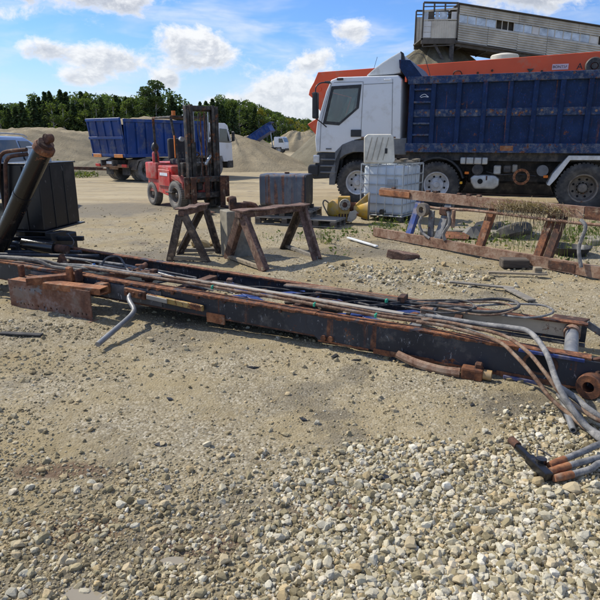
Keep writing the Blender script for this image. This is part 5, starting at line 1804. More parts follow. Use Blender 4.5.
    MB().box(-2.55, 1.20, 0.62, 0.06, 0.06, 0.06).build('side_marker', 'lamp_amber', t, bev=0.015, seg=2)
    MB().box(-3.6, 0, 0.75, 2.0, 0.9, 0.35).build('gearbox', 'chassis', t, bev=0.06)
    # ---- tipper body
    x0, x1 = -1.20, -7.05
    zb, zt = 1.32, 3.03
    by = 1.235
    body = MB()
    th_ = 0.04
    body.box((x0 + x1) / 2, by - .06 - th_ / 2, (zb + zt) / 2 - .02, x0 - x1, th_, zt - zb - .06)
    body.box((x0 + x1) / 2, -by + .06 + th_ / 2, (zb + zt) / 2 - .02, x0 - x1, th_, zt - zb - .06)
    body.box((x0 + x1) / 2, 0, zb + .06, x0 - x1 - .02, 2 * by - .14, .08)
    body.box(x0 - .03, 0, (zb + zt) / 2, .05, 2 * by - .16, zt - zb)
    body.box(x1 + .03, 0, (zb + zt) / 2, .05, 2 * by - .16, zt - zb)
    b = body.build('tipper_body', 'tip_blue', t, bev=0.006)
    for sg in (1, -1):
        MB().box((x0 + x1) / 2, sg * (by - .025), zt - .085, x0 - x1 + .04, .13, .17).build('top_rail', 'tip_blue_rail', t, bev=0.012, seg=2, wob=0.004)
        MB().box((x0 + x1) / 2, sg * (by - .025), zb + .105, x0 - x1 + .04, .13, .21).build('bottom_rail', 'tip_blue_rail', t, bev=0.012, seg=2, wob=0.004)
        MB().box((x0 + x1) / 2, sg * (by - .050), 2.215, x0 - x1 - .1, .055, .17).build('mid_band', 'tip_blue_rail', t, bev=0.012, seg=2, wob=0.004)
        ribs = [-1.28, -1.78, -2.36, -2.93, -3.47, -4.0, -4.54, -5.09, -5.65, -6.2, -6.75]
        for xx in ribs:
            MB().prism([(xx - .055, zb + .20), (xx + .055, zb + .20), (xx + .055, zt - .16), (xx - .055, zt - .16)], 'y', sg * (by - .065), sg * (by + .025)).build('rib', 'tip_blue', t, bev=0.012)
    for k, zz in enumerate((2.74, 2.46, 1.98, 1.72)):
        MB().box(-1.53, by - .02, zz, 0.40, .10, .045).build('ladder_rung', 'tip_blue_rail', t, bev=0.008)
    # rub marks at the mid band: small rusty pads
    rg = random.Random(5)
    for xx in ribs[1:]:
        for dx in (-.16, .16):
            MB().disc(0.028, by - .03, by - .017, 8, 'y', (xx + dx, 0, 2.215 + rg.uniform(-.03, .03))).build('rust_pad', 'rust_pale', t)
    MB().box(-3.5, by + .03, zb + .10, 0.30, .02, .13).build('patch_plate', 'rust_orange', t, bev=0.01)
    # canopy over the cab back
    MB().prism([(-0.93, 3.42), (-1.19, 3.40), (-1.50, 3.03), (-1.50, 2.90), (-1.14, 2.98), (-0.95, 3.24)], 'y', -by + .02, by).build('canopy', 'tip_blue', t, bev=0.012, seg=2)
    MB().box(-1.12, by - .03, 3.02, 0.05, .05, .20).build('red_edge', 'orange_red', t, bev=0.006)
    MB().tube([(-1.14, by, 3.42), (-1.3, by + .02, 3.52), (-1.5, by + .02, 3.48), (-1.62, by, 3.2), (-1.68, by, 3.03)], 0.008, 6, 4).build('rope', 'hose_dark', t)
    # white painted squiggle on the panel
    MB().tube([(-1.46, by - .052, 2.58), (-1.50, by - .052, 2.62), (-1.57, by - .052, 2.64), (-1.63, by - .052, 2.60), (-1.66, by - .052, 2.575), (-1.56, by - .052, 2.585), (-1.48, by - .052, 2.565)], 0.008, 5, 4).build('paint_mark', 'paint_mark', t)
    # sand left in the body
    mb = MB()
    mb.box((x0 + x1) / 2, 0, 2.0, x0 - x1 - .2, 2 * by - .3, 1.1)
    mb.build('load', 'gravel_pile', t)
    return t


main_truck()


def mid_truck():
    th = math.atan2(.80, .60)
    # rear right corner of the body stands at about (-7.75, 26)
    hx, hy = math.cos(th), math.sin(th)
    rx, ry = hy, -hx
    cx, cy = -7.75 - 1.25 * rx, 26.0 - 1.25 * ry
    t = thing('dump_truck', 'parked dump truck with bright blue tipper body seen from behind, white cab', 'truck', (cx, cy, tz(cx, cy) + 0.0), th)
    t.scale = (.955, 1, 1)
    W = 1.25
    zb, zt = 1.10, 2.76
    L = 5.3
    mb = MB()
    for sg in (1, -1):
        mb.box(L / 2, sg * (W - .05), (zb + zt) / 2, L, .05, zt - zb)
    mb.box(L / 2, 0, zb + .05, L, 2 * W - .16, .08)
    mb.box(L - .03, 0, (zb + zt) / 2, .05, 2 * W - .16, zt - zb)
    mb.build('tipper_body', 'far_blue', t, bev=0.008)
    # rear gate leaning out at the top
    MB().prism([(-0.02, zb), (0.03, zb), (-0.17, zt + .05), (-0.23, zt + .05)], 'y', -W, W).build('tail_gate', 'far_blue', t, bev=0.01)
    for k in range(5):
        y = -W + .08 + (2 * W - .16) * k / 4
        MB().prism([(-0.06, zb + .12), (-0.01, zb + .12), (-0.22, zt), (-0.28, zt)], 'y', y - .045, y + .045).build('gate_rib', 'far_blue', t, bev=0.01)
    for z, dx in ((zb + .10, -.03), (zb + .85, -.13), (zt - .02, -.235)):
        MB().box(dx, 0, z, .10, 2 * W + .04, .12).build('gate_beam', 'far_blue', t, bev=0.012)
    for y in (-0.80, 0.80):
        MB().box(-0.10, y, zb + .07, .03, .62, .15).build('reflector', 'tail_orange', t, bev=0.006)
    for sg in (1, -1):
        MB().box(L / 2, sg * (W - .01), zt - .06, L + .04, .10, .14).build('top_rail', 'far_blue', t, bev=0.01)
        MB().box(L / 2, sg * (W - .01), zb + .08, L + .04, .10, .16).build('bottom_rail', 'far_blue', t, bev=0.01)
        for k in range(10):
            MB().box(0.12 + (L - .24) * k / 9, sg * (W + .0), (zb + zt) / 2, .10, .10, zt - zb - .3).build('rib', 'far_blue', t, bev=0.012)
    mb = MB()
    n = 12
    V, F = [], []
    for i in range(n + 1):
        for j in range(7):
            x, y = 0.1 + (L - .2) * i / n, (W - .12) * (j / 3 - 1)
            V.append((x, y, zt - .25 + .42 * math.sin(math.pi * i / n) ** .6 * math.cos(y / W * 1.3) + .05 * math.sin(i * 2.3 + j)))
    for i in range(n):
        for j in range(6):
            a = i * 7 + j
            F.append((a, a + 1, a + 8, a + 7))
    MB().add(V, F).build('load', 'sand', t, smooth=True)
    for y in (-.42, .42):
        MB().box(3.3, y, .85, 7.0, .09, .25).build('chassis_rail', 'chassis', t)
    for x in (1.15, 2.5, 5.9):
        MB().tube([(x, -1, .52), (x, 1, .52)], .08, 8).build('axle', 'chassis', t)
        for sg in (1, -1):
            wheel(t, x, sg * 1.06, .52, .52, .32, 'rubber_dusty', 'rim_rust', sg, 'drive')
            if x < 3:
                wheel(t, x, sg * .72, .52, .52, .32, 'rubber_dusty', 'rim_rust', sg, 'drive')
    MB().prism([(0.45, .55), (0.50, .52), (.62, .98), (1.0, 1.06), (1.9, 1.06), (1.9, 1.0), (1.05, 1.0), (.68, .92)], 'y', -1.24, -.55).build('mudguard', 'rim_rust', t)
    MB().prism([(0.45, .55), (0.50, .52), (.62, .98), (1.0, 1.06), (1.9, 1.06), (1.9, 1.0), (1.05, 1.0), (.68, .92)], 'y', .55, 1.24).build('mudguard', 'rim_rust', t)
    MB().box(0.1, 0, .72, .12, 2.3, .14).build('rear_beam', 'rust_pale', t, bev=.01)
    MB().prism([(-.3, .55), (.3, .55), (.42, .95), (-.36, .98)], 'x', .16, .22).build('tow_plate', 'rust_pale', t)
    for y in (-1.0, 1.0):
        MB().box(0.02, y, .74, .05, .34, .13).build('tail_lamp', 'lamp_red', t, bev=.01)
    # cab
    mb = MB().prism([(5.45, .95), (5.45, 2.55), (5.55, 2.72), (6.75, 2.72), (6.95, 2.6), (7.25, 1.75), (7.28, .75), (6.55, .75), (6.45, 1.05), (5.75, 1.05)], 'y', -1.15, 1.15)
    cab = mb.build('cab', 'cab_white', t, bev=.03, seg=2, smooth=True, angle=50)
    for sg in (-1, 1):
        MB().prism([(6.25, 1.75), (6.3, 2.45), (6.85, 2.42), (7.08, 1.72)], 'y', sg * 1.14, sg * 1.165).build('side_window', 'glass_dark', cab)
        MB().box(7.18, sg * 1.32, 2.05, .12, .18, .5).build('mirror', 'plastic_black', cab, bev=.03)
        MB().tube([(6.95, sg * 1.12, 2.35), (7.18, sg * 1.32, 2.30)], .02, 6).build('mirror_arm', 'plastic_black', cab)
        MB().tube([(7.1, sg * 1.12, 1.75), (7.18, sg * 1.32, 1.82)], .02, 6).build('mirror_arm', 'plastic_black', cab)
    MB().prism([(6.98, 2.52), (7.23, 1.80), (7.26, 1.81), (7.01, 2.53)], 'y', -1.0, 1.0).build('windscreen', 'glass_dark', cab)
    MB().box(7.1, 0, .62, .5, 2.3, .42).build('bumper', 'plastic_black', t, bev=.04)
    MB().tube([(5.42, -.75, 1.2), (5.42, -.75, 2.9)], .07, 10).build('exhaust', 'chassis', t, smooth=True)
    for k in range(3):
        MB().box(5.42, -.3 + .3 * k, 1.9, .05, .05, 1.5).build('rack_post', 'chassis', t)
    MB().box(-.02, 0, .86, .02, .52, .12).build('number_plate', 'white_plastic', t, bev=.004)
    for y in (-.62, .62):
        MB().prism([(y - .28, .30), (y + .28, .30), (y + .28, .70), (y - .28, .70)], 'x', .40, .42).build('mud_flap', 'rubber', t)
    for k in range(4):
        MB().box(1.9 + .9 * k, -1.05, .86, .30, .30, .34 - .03 * k).build('chassis_box', 'chassis', t, bev=.02)


mid_truck()


def far_truck():
    th = R(-18)
    cx, cy = -3.6, 110.0
    t = thing('dump_truck', 'distant white cab truck tipping its raised blue body among the heaps', 'truck', (cx, cy, gz(cx, cy)), th)
    for y in (-.42, .42):
        MB().box(-2.6, y, .9, 7.0, .1, .26).build('chassis_rail', 'chassis', t)
    for x in (0, -1.9, -4.4, -5.7):
        for sg in (1, -1):
            wheel(t, x, sg * 1.05, .52, .52, .32, 'rubber_dusty', 'rim_white', sg, 'steer')
    cab = MB().prism([(-.95, 1.0), (-.95, 2.75), (-.8, 2.9), (.55, 2.9), (.75, 2.8), (1.15, 1.9), (1.2, .7), (.6, .7), (.5, 1.05)], 'y', -1.18, 1.18).build('cab', 'cab_white', t, bev=.04, seg=2, smooth=True, angle=50)
    for sg in (-1, 1):
        MB().prism([(.0, 1.85), (.0, 2.6), (.72, 2.6), (.98, 1.85)], 'y', sg * 1.17, sg * 1.2).build('side_window', 'glass_dark', cab)
    MB().prism([(.80, 2.70), (1.14, 1.95), (1.18, 1.96), (.84, 2.71)], 'y', -1.05, 1.05).build('windscreen', 'glass_dark', cab)
    MB().box(1.1, 0, .62, .3, 2.3, .4).build('bumper', 'plastic_black', t, bev=.04)
    # raised body, hinged at the rear
    L, hgt, W = 5.4, 1.45, 1.25
    m = Matrix.Translation((-6.2, 0, 1.2)) @ Matrix.Rotation(R(-31), 4, 'Y')
    mb = MB()
    mb.box(L / 2, 0, .05, L, 2 * W, .1)
    for sg in (1, -1):
        mb.box(L / 2, sg * W, hgt / 2, L, .06, hgt)
    mb.box(L, 0, hgt / 2, .06, 2 * W, hgt)
    mb.box(L + .35, 0, hgt, .7, 2 * W, .06)
    mb.xform(m).build('tipper_body', 'far_blue', t)
    for sg in (1, -1):
        for k in range(8):
            MB().box(.2 + (L - .4) * k / 7, sg * (W + .05), hgt / 2, .1, .1, hgt).xform(m).build('rib', 'far_blue', t)
        MB().box(L / 2, sg * (W + .06), hgt, L, .14, .14).xform(m).build('top_rail', 'far_blue', t)
    MB().tube([(-1.6, 0, 1.0), tuple(m @ Vector((L * .9, 0, .1)))], .11, 10).build('tipping_ram', 'galv', t, smooth=True)


far_truck()


def build_forklift():
    th = math.atan2(-.78, .62)
    P = (-2.52, 13.85)
    t = thing('forklift', 'worn red forklift with dark mast parked behind the trestles', 'forklift', (P[0], P[1], tz(*P)), th)
    # wheels: driven pair in front, steered pair behind
    for sg in (1, -1):
        wheel(t, 0, sg * .46, .34, .34, .24, 'rubber_dusty', 'rim_rust', sg, 'drive')
        wheel(t, -1.38, sg * .43, .29, .29, .20, 'rubber_dusty', 'rim_rust', sg, 'drive')
    MB().prism([(.30, .30), (.30, .62), (.12, .80), (-.30, .80), (-.42, .95), (-1.05, 1.0), (-1.05, .36), (-.42, .28), (-.40, .55), (-.25, .70), (.25, .62)], 'y', -.50, .50).build('body', 'fork_red', t, bev=.02, seg=2)
    # rounded counterweight
    mb = MB()
    V, F = [], []
    pts = []
    for k in range(9):
        a = R(-90 + 180 * k / 8)
        pts.append((-1.55 - .38 * math.cos(a), .54 * math.sin(a)))
    pts = [(-1.0, -.54)] + pts + [(-1.0, .54)]
    MB().prism(pts, 'z', .66, 1.06).build('counterweight', 'fork_red', t, bev=.03, seg=2, smooth=True, angle=50)
    MB().prism([(x * .985, y * .92) for x, y in pts], 'z', .34, .66).build('counterweight_base', 'fork_red', t, bev=.02, seg=2)
    MB().box(-.62, 0, .82, .75, .98, .36).build('engine_cover', 'fork_red', t, bev=.03, seg=2)
    MB().box(-.62, -.512, .70, .62, .02, .42).build('side_panel', 'fork_red', t, bev=.015)
    MB().box(-.30, 0, .52, .75, .86, .12).build('floor_plate', 'fork_black', t, bev=.01)
    # seat, dash, wheel
    MB().box(-.62, 0, 1.09, .48, .46, .14).build('seat', 'seat_dark', t, bev=.04, seg=2)
    MB().box(-.88, 0, 1.38, .14, .46, .52).build('backrest', 'seat_dark', t, bev=.05, seg=2)
    MB().box(.06, 0, .92, .20, .78, .34).build('dashboard', 'fork_black', t, bev=.03, seg=2)
    MB().tube([(-.02, .05, 1.0), (-.16, .05, 1.22)], .025, 8).build('steering_column', 'fork_black', t)
    MB().lathe([(.15, -.015), (.18, -.015), (.18, .015), (.15, .015)], 20, 'z', (-.17, .05, 1.24), rot=Matrix.Rotation(R(-28), 3, 'Y')).build('steering_wheel', 'fork_black', t, smooth=True)
    # overhead guard
    g = []
    for sg in (1, -1):
        MB().tube([(.10, sg * .46, .78), (.08, sg * .46, 1.2), (-.18, sg * .46, 2.10)], .032, 8, 3).build('guard_post', 'fork_black', t, smooth=True)
        MB().tube([(-1.10, sg * .46, 1.0), (-1.14, sg * .46, 2.10)], .032, 8).build('guard_post', 'fork_black', t, smooth=True)
        MB().bar((-.16, sg * .46, 2.11), (-1.16, sg * .46, 2.11), .06, .05).build('guard_rail', 'fork_black', t, bev=.01)
    for k in range(6):
        MB().bar((-.18 - .19 * k, -.46, 2.125), (-.18 - .19 * k, .46, 2.125), .035, .045).build('guard_bar', 'fork_black', t, bev=.006)
    MB().disc(.045, 2.14, 2.26, 12, 'z', (-.35, -.30, 0)).build('beacon', 'lamp_orange', t, smooth=True)
    # air cleaner: red bottle and dark ball
    MB().lathe([(.001, 1.06), (.085, 1.06), (.085, 1.28), (.06, 1.33), (.001, 1.33)], 14, 'z', (-1.18, -.44, 0), closed=False).build('gas_bottle', 'fork_red', t, smooth=True)
    MB().lathe([(.001, 1.33), (.07, 1.34), (.095, 1.42), (.07, 1.50), (.03, 1.54), (.001, 1.54)], 14, 'z', (-1.18, -.44, 0), closed=False).build('air_intake', 'plastic_black', t, smooth=True)
    # red-white stripe on the front post
    MB().box(.02, -.50, 1.45, .03, .02, .5).build('reflector_strip', 'lamp_orange', t, bev=.004)
    # decals, lamps, levers, hinges
    MB().box(-.62, -.525, .80, .40, .008, .07).build('decal', 'paint_mark', t)
    MB().box(-.62, -.525, .52, .50, .006, .012).build('panel_seam', 'ink', t)
    for sg in (1, -1):
        MB().tube([(.14, sg * .40, 1.62), (.22, sg * .40, 1.62)], .055, 12).build('work_lamp', 'lamp_clear', t, smooth=True)
        MB().box(-1.90, sg * .34, .92, .03, .14, .08).build('tail_lamp', 'lamp_red', t, bev=.008)
    for k in range(3):
        MB().tube([(.02, -.16 - .09 * k, 1.05), (-.06, -.16 - .09 * k, 1.30)], .009, 6).build('lever', 'plastic_black', t, smooth=True)
        MB().disc(.02, 1.29, 1.33, 8, 'z', (-.06, -.16 - .09 * k, 0)).build('lever_knob', 'plastic_black', t, smooth=True)
    MB().box(-.2, -.56, .40, .34, .12, .03).build('step', 'fork_black', t, bev=.006)
    # mast: outer and inner channels
    mx = .42
    for sg in (1, -1):
        o = MB()
        o.box(mx, sg * .40, 1.21, .14, .03, 2.26).box(mx + .06, sg * .365, 1.21, .02, .07, 2.26).box(mx - .06, sg * .365, 1.21, .02, .07, 2.26)
        o.build('mast_channel', 'fork_black', t, bev=.005)
        o = MB()
        o.box(mx + .02, sg * .30, 1.24, .12, .03, 2.24).box(mx + .07, sg * .27, 1.24, .02, .06, 2.24).box(mx - .03, sg * .27, 1.24, .02, .06, 2.24)
        o.build('inner_mast_channel', 'fork_black', t, bev=.005)
        MB().tube([(mx - .02, sg * .19, .30), (mx - .02, sg * .19, 1.55)], .032, 10).build('lift_ram', 'fork_black', t, smooth=True)
        MB().tube([(mx - .02, sg * .19, 1.55), (mx - .02, sg * .19, 2.22)], .018, 8).build('ram_rod', 'galv', t, smooth=True)
        MB().tube([(.0, sg * .33, .62), (mx - .06, sg * .33, .98)], .035, 8).build('tilt_ram', 'fork_black', t, smooth=True)
    for z, h in ((2.27, .09), (1.05, .07), (.28, .10)):
        MB().box(mx - .05, 0, z, .06, .78, h).build('mast_cross', 'fork_black', t, bev=.008)
    MB().box(mx + .01, 0, 2.30, .07, .58, .09).build('mast_cross', 'fork_black', t, bev=.008)
    MB().tube([(mx, -.06, 2.2), (mx + .01, -.10, 1.8), (mx + .03, -.04, 1.4), (mx + .04, -.08, .8)], .014, 6, 5).build('hose', 'hose_dark', t, smooth=True)
    MB().tube([(mx, .10, 2.2), (mx + .02, .12, 1.6), (mx + .04, .10, .8)], .014, 6, 5).build('hose', 'hose_dark', t, smooth=True)
    for y in (-.05, .05):
        MB().bar((mx + .05, y, .6), (mx + .05, y, 2.2), .03, .015, up=(1, 0, 0)).build('lift_chain', 'rust_dark', t)
    # carriage with backrest plates and forks folded low
    for z in (.36, .72):
        MB().box(mx + .13, 0, z, .07, 1.12, .13).build('carriage_bar', 'fork_black', t, bev=.01)
    for y in (-.53, .53, 0):
        MB().box(mx + .15, y, .54, .05, .12, .48).build('carriage_plate', 'rust_dark', t, bev=.01)
    for y in (-.38, .38):
        MB().box(mx + .20, y, .42, .05, .13, .72).build('fork_shank', 'rust_dark', t, bev=.01)
        MB().prism([(mx + .17, .05), (mx + .17, .10), (mx + .75, .085), (mx + 1.05, .065), (mx + 1.05, .05)], 'y', y - .065, y + .065).build('fork', 'rust_dark', t, bev=.006)
    MB().box(mx + .03, -.15, .62, .10, .16, .30).build('side_shift_block', 'fork_black', t, bev=.02)
    MB().tube([(mx + .08, .16, 1.24), (mx + .16, .06, 1.18), (mx + .15, -.02, 1.05)], .03, 8, 3).build('hook', 'galv', t, smooth=True)


build_forklift()


def build_car():
    # silver-blue estate car cut by the left edge; nose towards the camera
    th = R(-98)
    P = (-7.72, 12.9)
    t = thing('parked_car', 'silver-blue estate car at the left edge behind the black tank', 'car', (P[0], P[1], tz(*P)), th)
    prof = [(1.95, .35), (2.05, .55), (2.0, .78), (1.75, .92), (.85, 1.05), (.10, 1.62), (-.4, 1.70), (-1.7, 1.68), (-2.2, 1.45), (-2.35, 1.0), (-2.35, .45), (-2.2, .32), (1.0, .28)]
    hw = .88
    n = len(prof)
    V, F = [], []
    for (yy, k) in ((-hw, 0.0), (-hw + .10, 1.0), (hw - .10, 1.0), (hw, 0.0)):
        for (x, z) in prof:
            inset = .0 if z < 1.06 else (z - 1.05) * .26
            yv = yy - math.copysign(inset, yy) if k == 0 else yy - math.copysign(inset, yy)
            V.append((x if k else x * .985, yv, z if k or z < .4 else z - .035))
    for j in range(3):
        for i in range(n):
            q = (i + 1) % n
            F.append((j * n + i, j * n + q, (j + 1) * n + q, (j + 1) * n + i))
    F.append(tuple(range(n))[::-1])
    F.append(tuple(range(3 * n, 4 * n)))
    MB().add(V, F).build('body', 'car_paint', t, bev=.03, seg=2, smooth=True, angle=50)
    MB().prism([(.86, 1.085), (.16, 1.60), (.14, 1.575), (.84, 1.06)], 'y', -.68, .68).xform(Matrix.Translation((.012, 0, .012))).build('windscreen', 'glass_dark', t)
    for sg in (-1, 1):
        for poly in ([(.62, 1.10), (.02, 1.55), (-.45, 1.60), (-.45, 1.10)], [(-.52, 1.10), (-.52, 1.60), (-1.25, 1.60), (-1.30, 1.10)], [(-1.38, 1.12), (-1.34, 1.58), (-1.75, 1.57), (-2.05, 1.30)]):
            vv = []
            for x, z in poly:
                yv = hw - (z - 1.05) * .26
                vv.append((x, sg * (yv + .006), z))
            for x, z in poly:
                yv = hw - (z - 1.05) * .26
                vv.append((x, sg * (yv - .03), z))
            MB().add(vv, [(0, 1, 2, 3), (7, 6, 5, 4), (0, 4, 5, 1), (1, 5, 6, 2), (2, 6, 7, 3), (3, 7, 4, 0)]).build('side_window', 'glass_dark', t)
        MB().tube([(.0, sg * .62, 1.66), (-.4, sg * .64, 1.745), (-1.6, sg * .64, 1.735), (-1.9, sg * .62, 1.66)], .018, 8, 4).build('roof_rail', 'galv', t, smooth=True)
        MB().box(.55, sg * 1.0, 1.12, .12, .20, .14).build('mirror', 'car_paint', t, bev=.03, seg=2)
        MB().box(1.93, sg * .66, .76, .16, .34, .14).build('headlamp', 'lamp_clear', t, bev=.03, seg=2)
        for x in (1.25, -1.42):
            wheel(t, x, sg * .78, .32, .32, .22, 'rubber', 'rim_white', sg, 'steer')
            MB().lathe([(.34, -.02), (.40, -.02), (.40, .02), (.34, .02)], 20, 'y', (x, sg * (hw - .004), .32), arc=math.pi, a0=0).build('arch', 'plastic_black', t)
    MB().box(2.03, 0, .68, .06, .95, .16).build('grille', 'plastic_black', t, bev=.02)
    MB().box(2.06, 0, .46, .02, .52, .11).build('number_plate', 'white_plastic', t, bev=.004)


build_car()

# ------------------------------------------------------------------ scrap behind the frame


def pallet(label, x, y, z, rz, L=1.2, W=0.8, cat='pallet'):
    t = thing('wooden_pallet', label, cat, (x, y, z), rz, 'wooden pallets')
    for k in range(5):
        MB().box(0, -W / 2 + .05 + (W - .10) * k / 4, .133, L, .10, .02).build('board', 'wood_grey', t, bev=.003, wob=.003)
    for k in range(3):
        MB().box(-L / 2 + .05 + (L - .1) * k / 2, 0, .112, .10, W, .02).build('board', 'wood_grey', t, bev=.003)
        MB().box(0, -W / 2 + .05 + (W - .1) * k / 2, .011, L, .10, .02).build('board', 'wood_grey', t, bev=.003)
        for j in range(3):
            MB().box(-L / 2 + .06 + (L - .12) * k / 2, -W / 2 + .05 + (W - .1) * j / 2, .062, .11, .10, .08).build('block', 'wood_dark', t, bev=.004)
    return t


pallet('lower weathered pallet under the rusty fuel tank', -0.22, 11.42, 0.0, R(-13))
pallet('upper weathered pallet directly below the rusty fuel tank', -0.24, 11.45, 0.145, R(-17))
pallet('broken pallet on the ground between the fuel tank and yellow machine part', 0.42, 11.0, 0.0, R(-24), 0.8, 0.6)


def build_fuel_tank():
    t = thing('fuel_tank', 'rust-streaked grey steel fuel tank lying on pallets', 'fuel tank', (-0.27, 11.38, 0.36), R(-14))
    L, D, Hh = 0.92, 0.62, 0.60
    n = 8
    pts = []
    r = .07
    for (cx, cy, a0) in ((D / 2 - r, Hh - r, 0), (-D / 2 + r, Hh - r, 90), (-D / 2 + r, r, 180), (D / 2 - r, r, 270)):
        for k in range(5):
            a = R(a0 + 90 * k / 4)
            pts.append((cx + r * math.cos(a), cy + r * math.sin(a)))
    MB().prism(pts, 'x', -L / 2, L / 2 - .02).build('shell', 'tank_steel', t, bev=.006, smooth=True, angle=40)
    MB().prism([(y * .985, z * .985 + .004) for y, z in pts], 'x', L / 2 - .02, L / 2 + .012).build('end_plate', 'tank_end_shaded', t, bev=.006)
    for x in (-.30, .22):
        MB().prism([(y * 1.012, Hh / 2 + (z - Hh / 2) * 1.012) for y, z in pts], 'x', x - .022, x + .022).build('strap', 'tank_steel', t, bev=.003)
    MB().disc(.05, Hh, Hh + .03, 14, 'z', (.0, .05, 0)).build('filler_cap', 'rust_dark', t, smooth=True)
    for y in (-.2, .2):
        MB().box(0, y, -.035, L + .1, .09, .07).build('bearer', 'wood_dark', t, bev=.005)


build_fuel_tank()


def build_ibc():
    rz = R(-33.5)
    c, s = math.cos(rz), math.sin(rz)
    L, D = 0.92, 1.0
    nc = (2.03, 11.32)
    cx, cy = nc[0] - L / 2 * c - D / 2 * s, nc[1] - L / 2 * s + D / 2 * c
    t = thing('tank_container', 'white plastic bulk tank in a wire cage beside the yellow machine part', 'bulk container', (cx, cy, 0), rz)
    mb = MB()
    mb.box(0, 0, .62, L - .06, D - .06, .96)
    mb.build('bottle', 'ibc_white', t, bev=.07, seg=4, smooth=True, angle=60)
    MB().disc(.11, 1.10, 1.14, 18, 'z', (0, 0, 0)).build('lid', 'white_plastic', t, smooth=True)
    cg = MB()
    for k in range(6):
        z = .16 + .96 * k / 5
        cg.bar((-L / 2, -D / 2, z), (L / 2, -D / 2, z), .016, .020)
        cg.bar((-L / 2, D / 2, z), (L / 2, D / 2, z), .016, .020)
        cg.bar((-L / 2, -D / 2, z), (-L / 2, D / 2, z), .016, .020)
        cg.bar((L / 2, -D / 2, z), (L / 2, D / 2, z), .016, .020)
    for k in range(6):
        x = -L / 2 + L * k / 5
        y = -D / 2 + D * k / 5
        for q in (-1, 1):
            cg.tube([(x, q * (D / 2 + .012), .14), (x, q * (D / 2 + .012), 1.14)], .009, 6)
            cg.tube([(q * (L / 2 + .012), y, .14), (q * (L / 2 + .012), y, 1.14)], .009, 6)
    cg.tube([(-L / 2, -D / 2, 1.14), (L / 2, D / 2, 1.14)], .009, 6)
    cg.build('wire_cage', 'galv', t)
    MB().box(0, 0, .115, L + .03, D + .03, .025).build('base_tray', 'galv', t, bev=.005)
    for x in (-.4, 0, .4):
        for y in (-.42, 0, .42):
            MB().box(x, y, .05, .12, .12, .10).build('foot_block', 'plastic_black', t, bev=.01)
    MB().disc(.05, -D / 2 - .07, -D / 2 + .05, 12, 'y', (0.05, 0, .20)).build('valve', 'plastic_black', t, smooth=True)
    MB().box(.22, -D / 2 + .018, .70, .22, .012, .30).build('label_plate', 'galv', t, bev=.003)
    # cream panel standing on it
    p = thing('plastic_tool_box', 'cream plastic box with slanted ribs standing on the caged tank', 'box', (1.60, 11.74, 1.152), R(-12))
    prof = [(-.30, 0), (.28, -.0), (.31, .05), (.27, .50), (.22, .56), (-.24, .56), (-.31, .50)]
    MB().prism(prof, 'y', -.11, .11).build('shell', 'cream_panel', p, bev=.025, seg=3, smooth=True, angle=50)
    for k in range(4):
        x = -.20 + .11 * k
        MB().bar((x - .05, -.113, .06), (x + .05, -.113, .50), .012, .016, up=(0, 1, 0)).build('rib', 'cream_rib', p, bev=.003)
    MB().box(.14, -.115, .24, .05, .02, .10).build('latch', 'plastic_black', p, bev=.006)
    q = thing('broken_crate', 'weathered wooden slats piled on the back of the caged tank', 'crate', (2.15, 12.0, 1.152), R(-24))
    for k in range(5):
        MB().box(.0, -.16 + .08 * k, .015 + .022 * (k % 2), .62 - .05 * (k % 3), .07, .02).build('slat', 'wood_grey', q, bev=.003, wob=.004)
    for k in range(3):
        MB().box(-.25 + .25 * k, 0, .062, .08, .42, .03).build('slat', 'wood_tan', q, bev=.003, wob=.004)


m_, N_, b_, co_ = new_mat('ibc_white')
setin(N_, b_, color=N_.mix(N_.sstep(N_.noise(co_, 2.2, 5, .6), .35, .7), (0.60, 0.66, 0.70), (0.74, 0.76, 0.74)), rough=.42)
b_.inputs['Subsurface Weight'].default_value = 0.25
b_.inputs['Subsurface Radius'].default_value = (0.1, 0.1, 0.1)
plain('cream_rib', (0.36, 0.33, 0.26), rough=.7)
build_ibc()


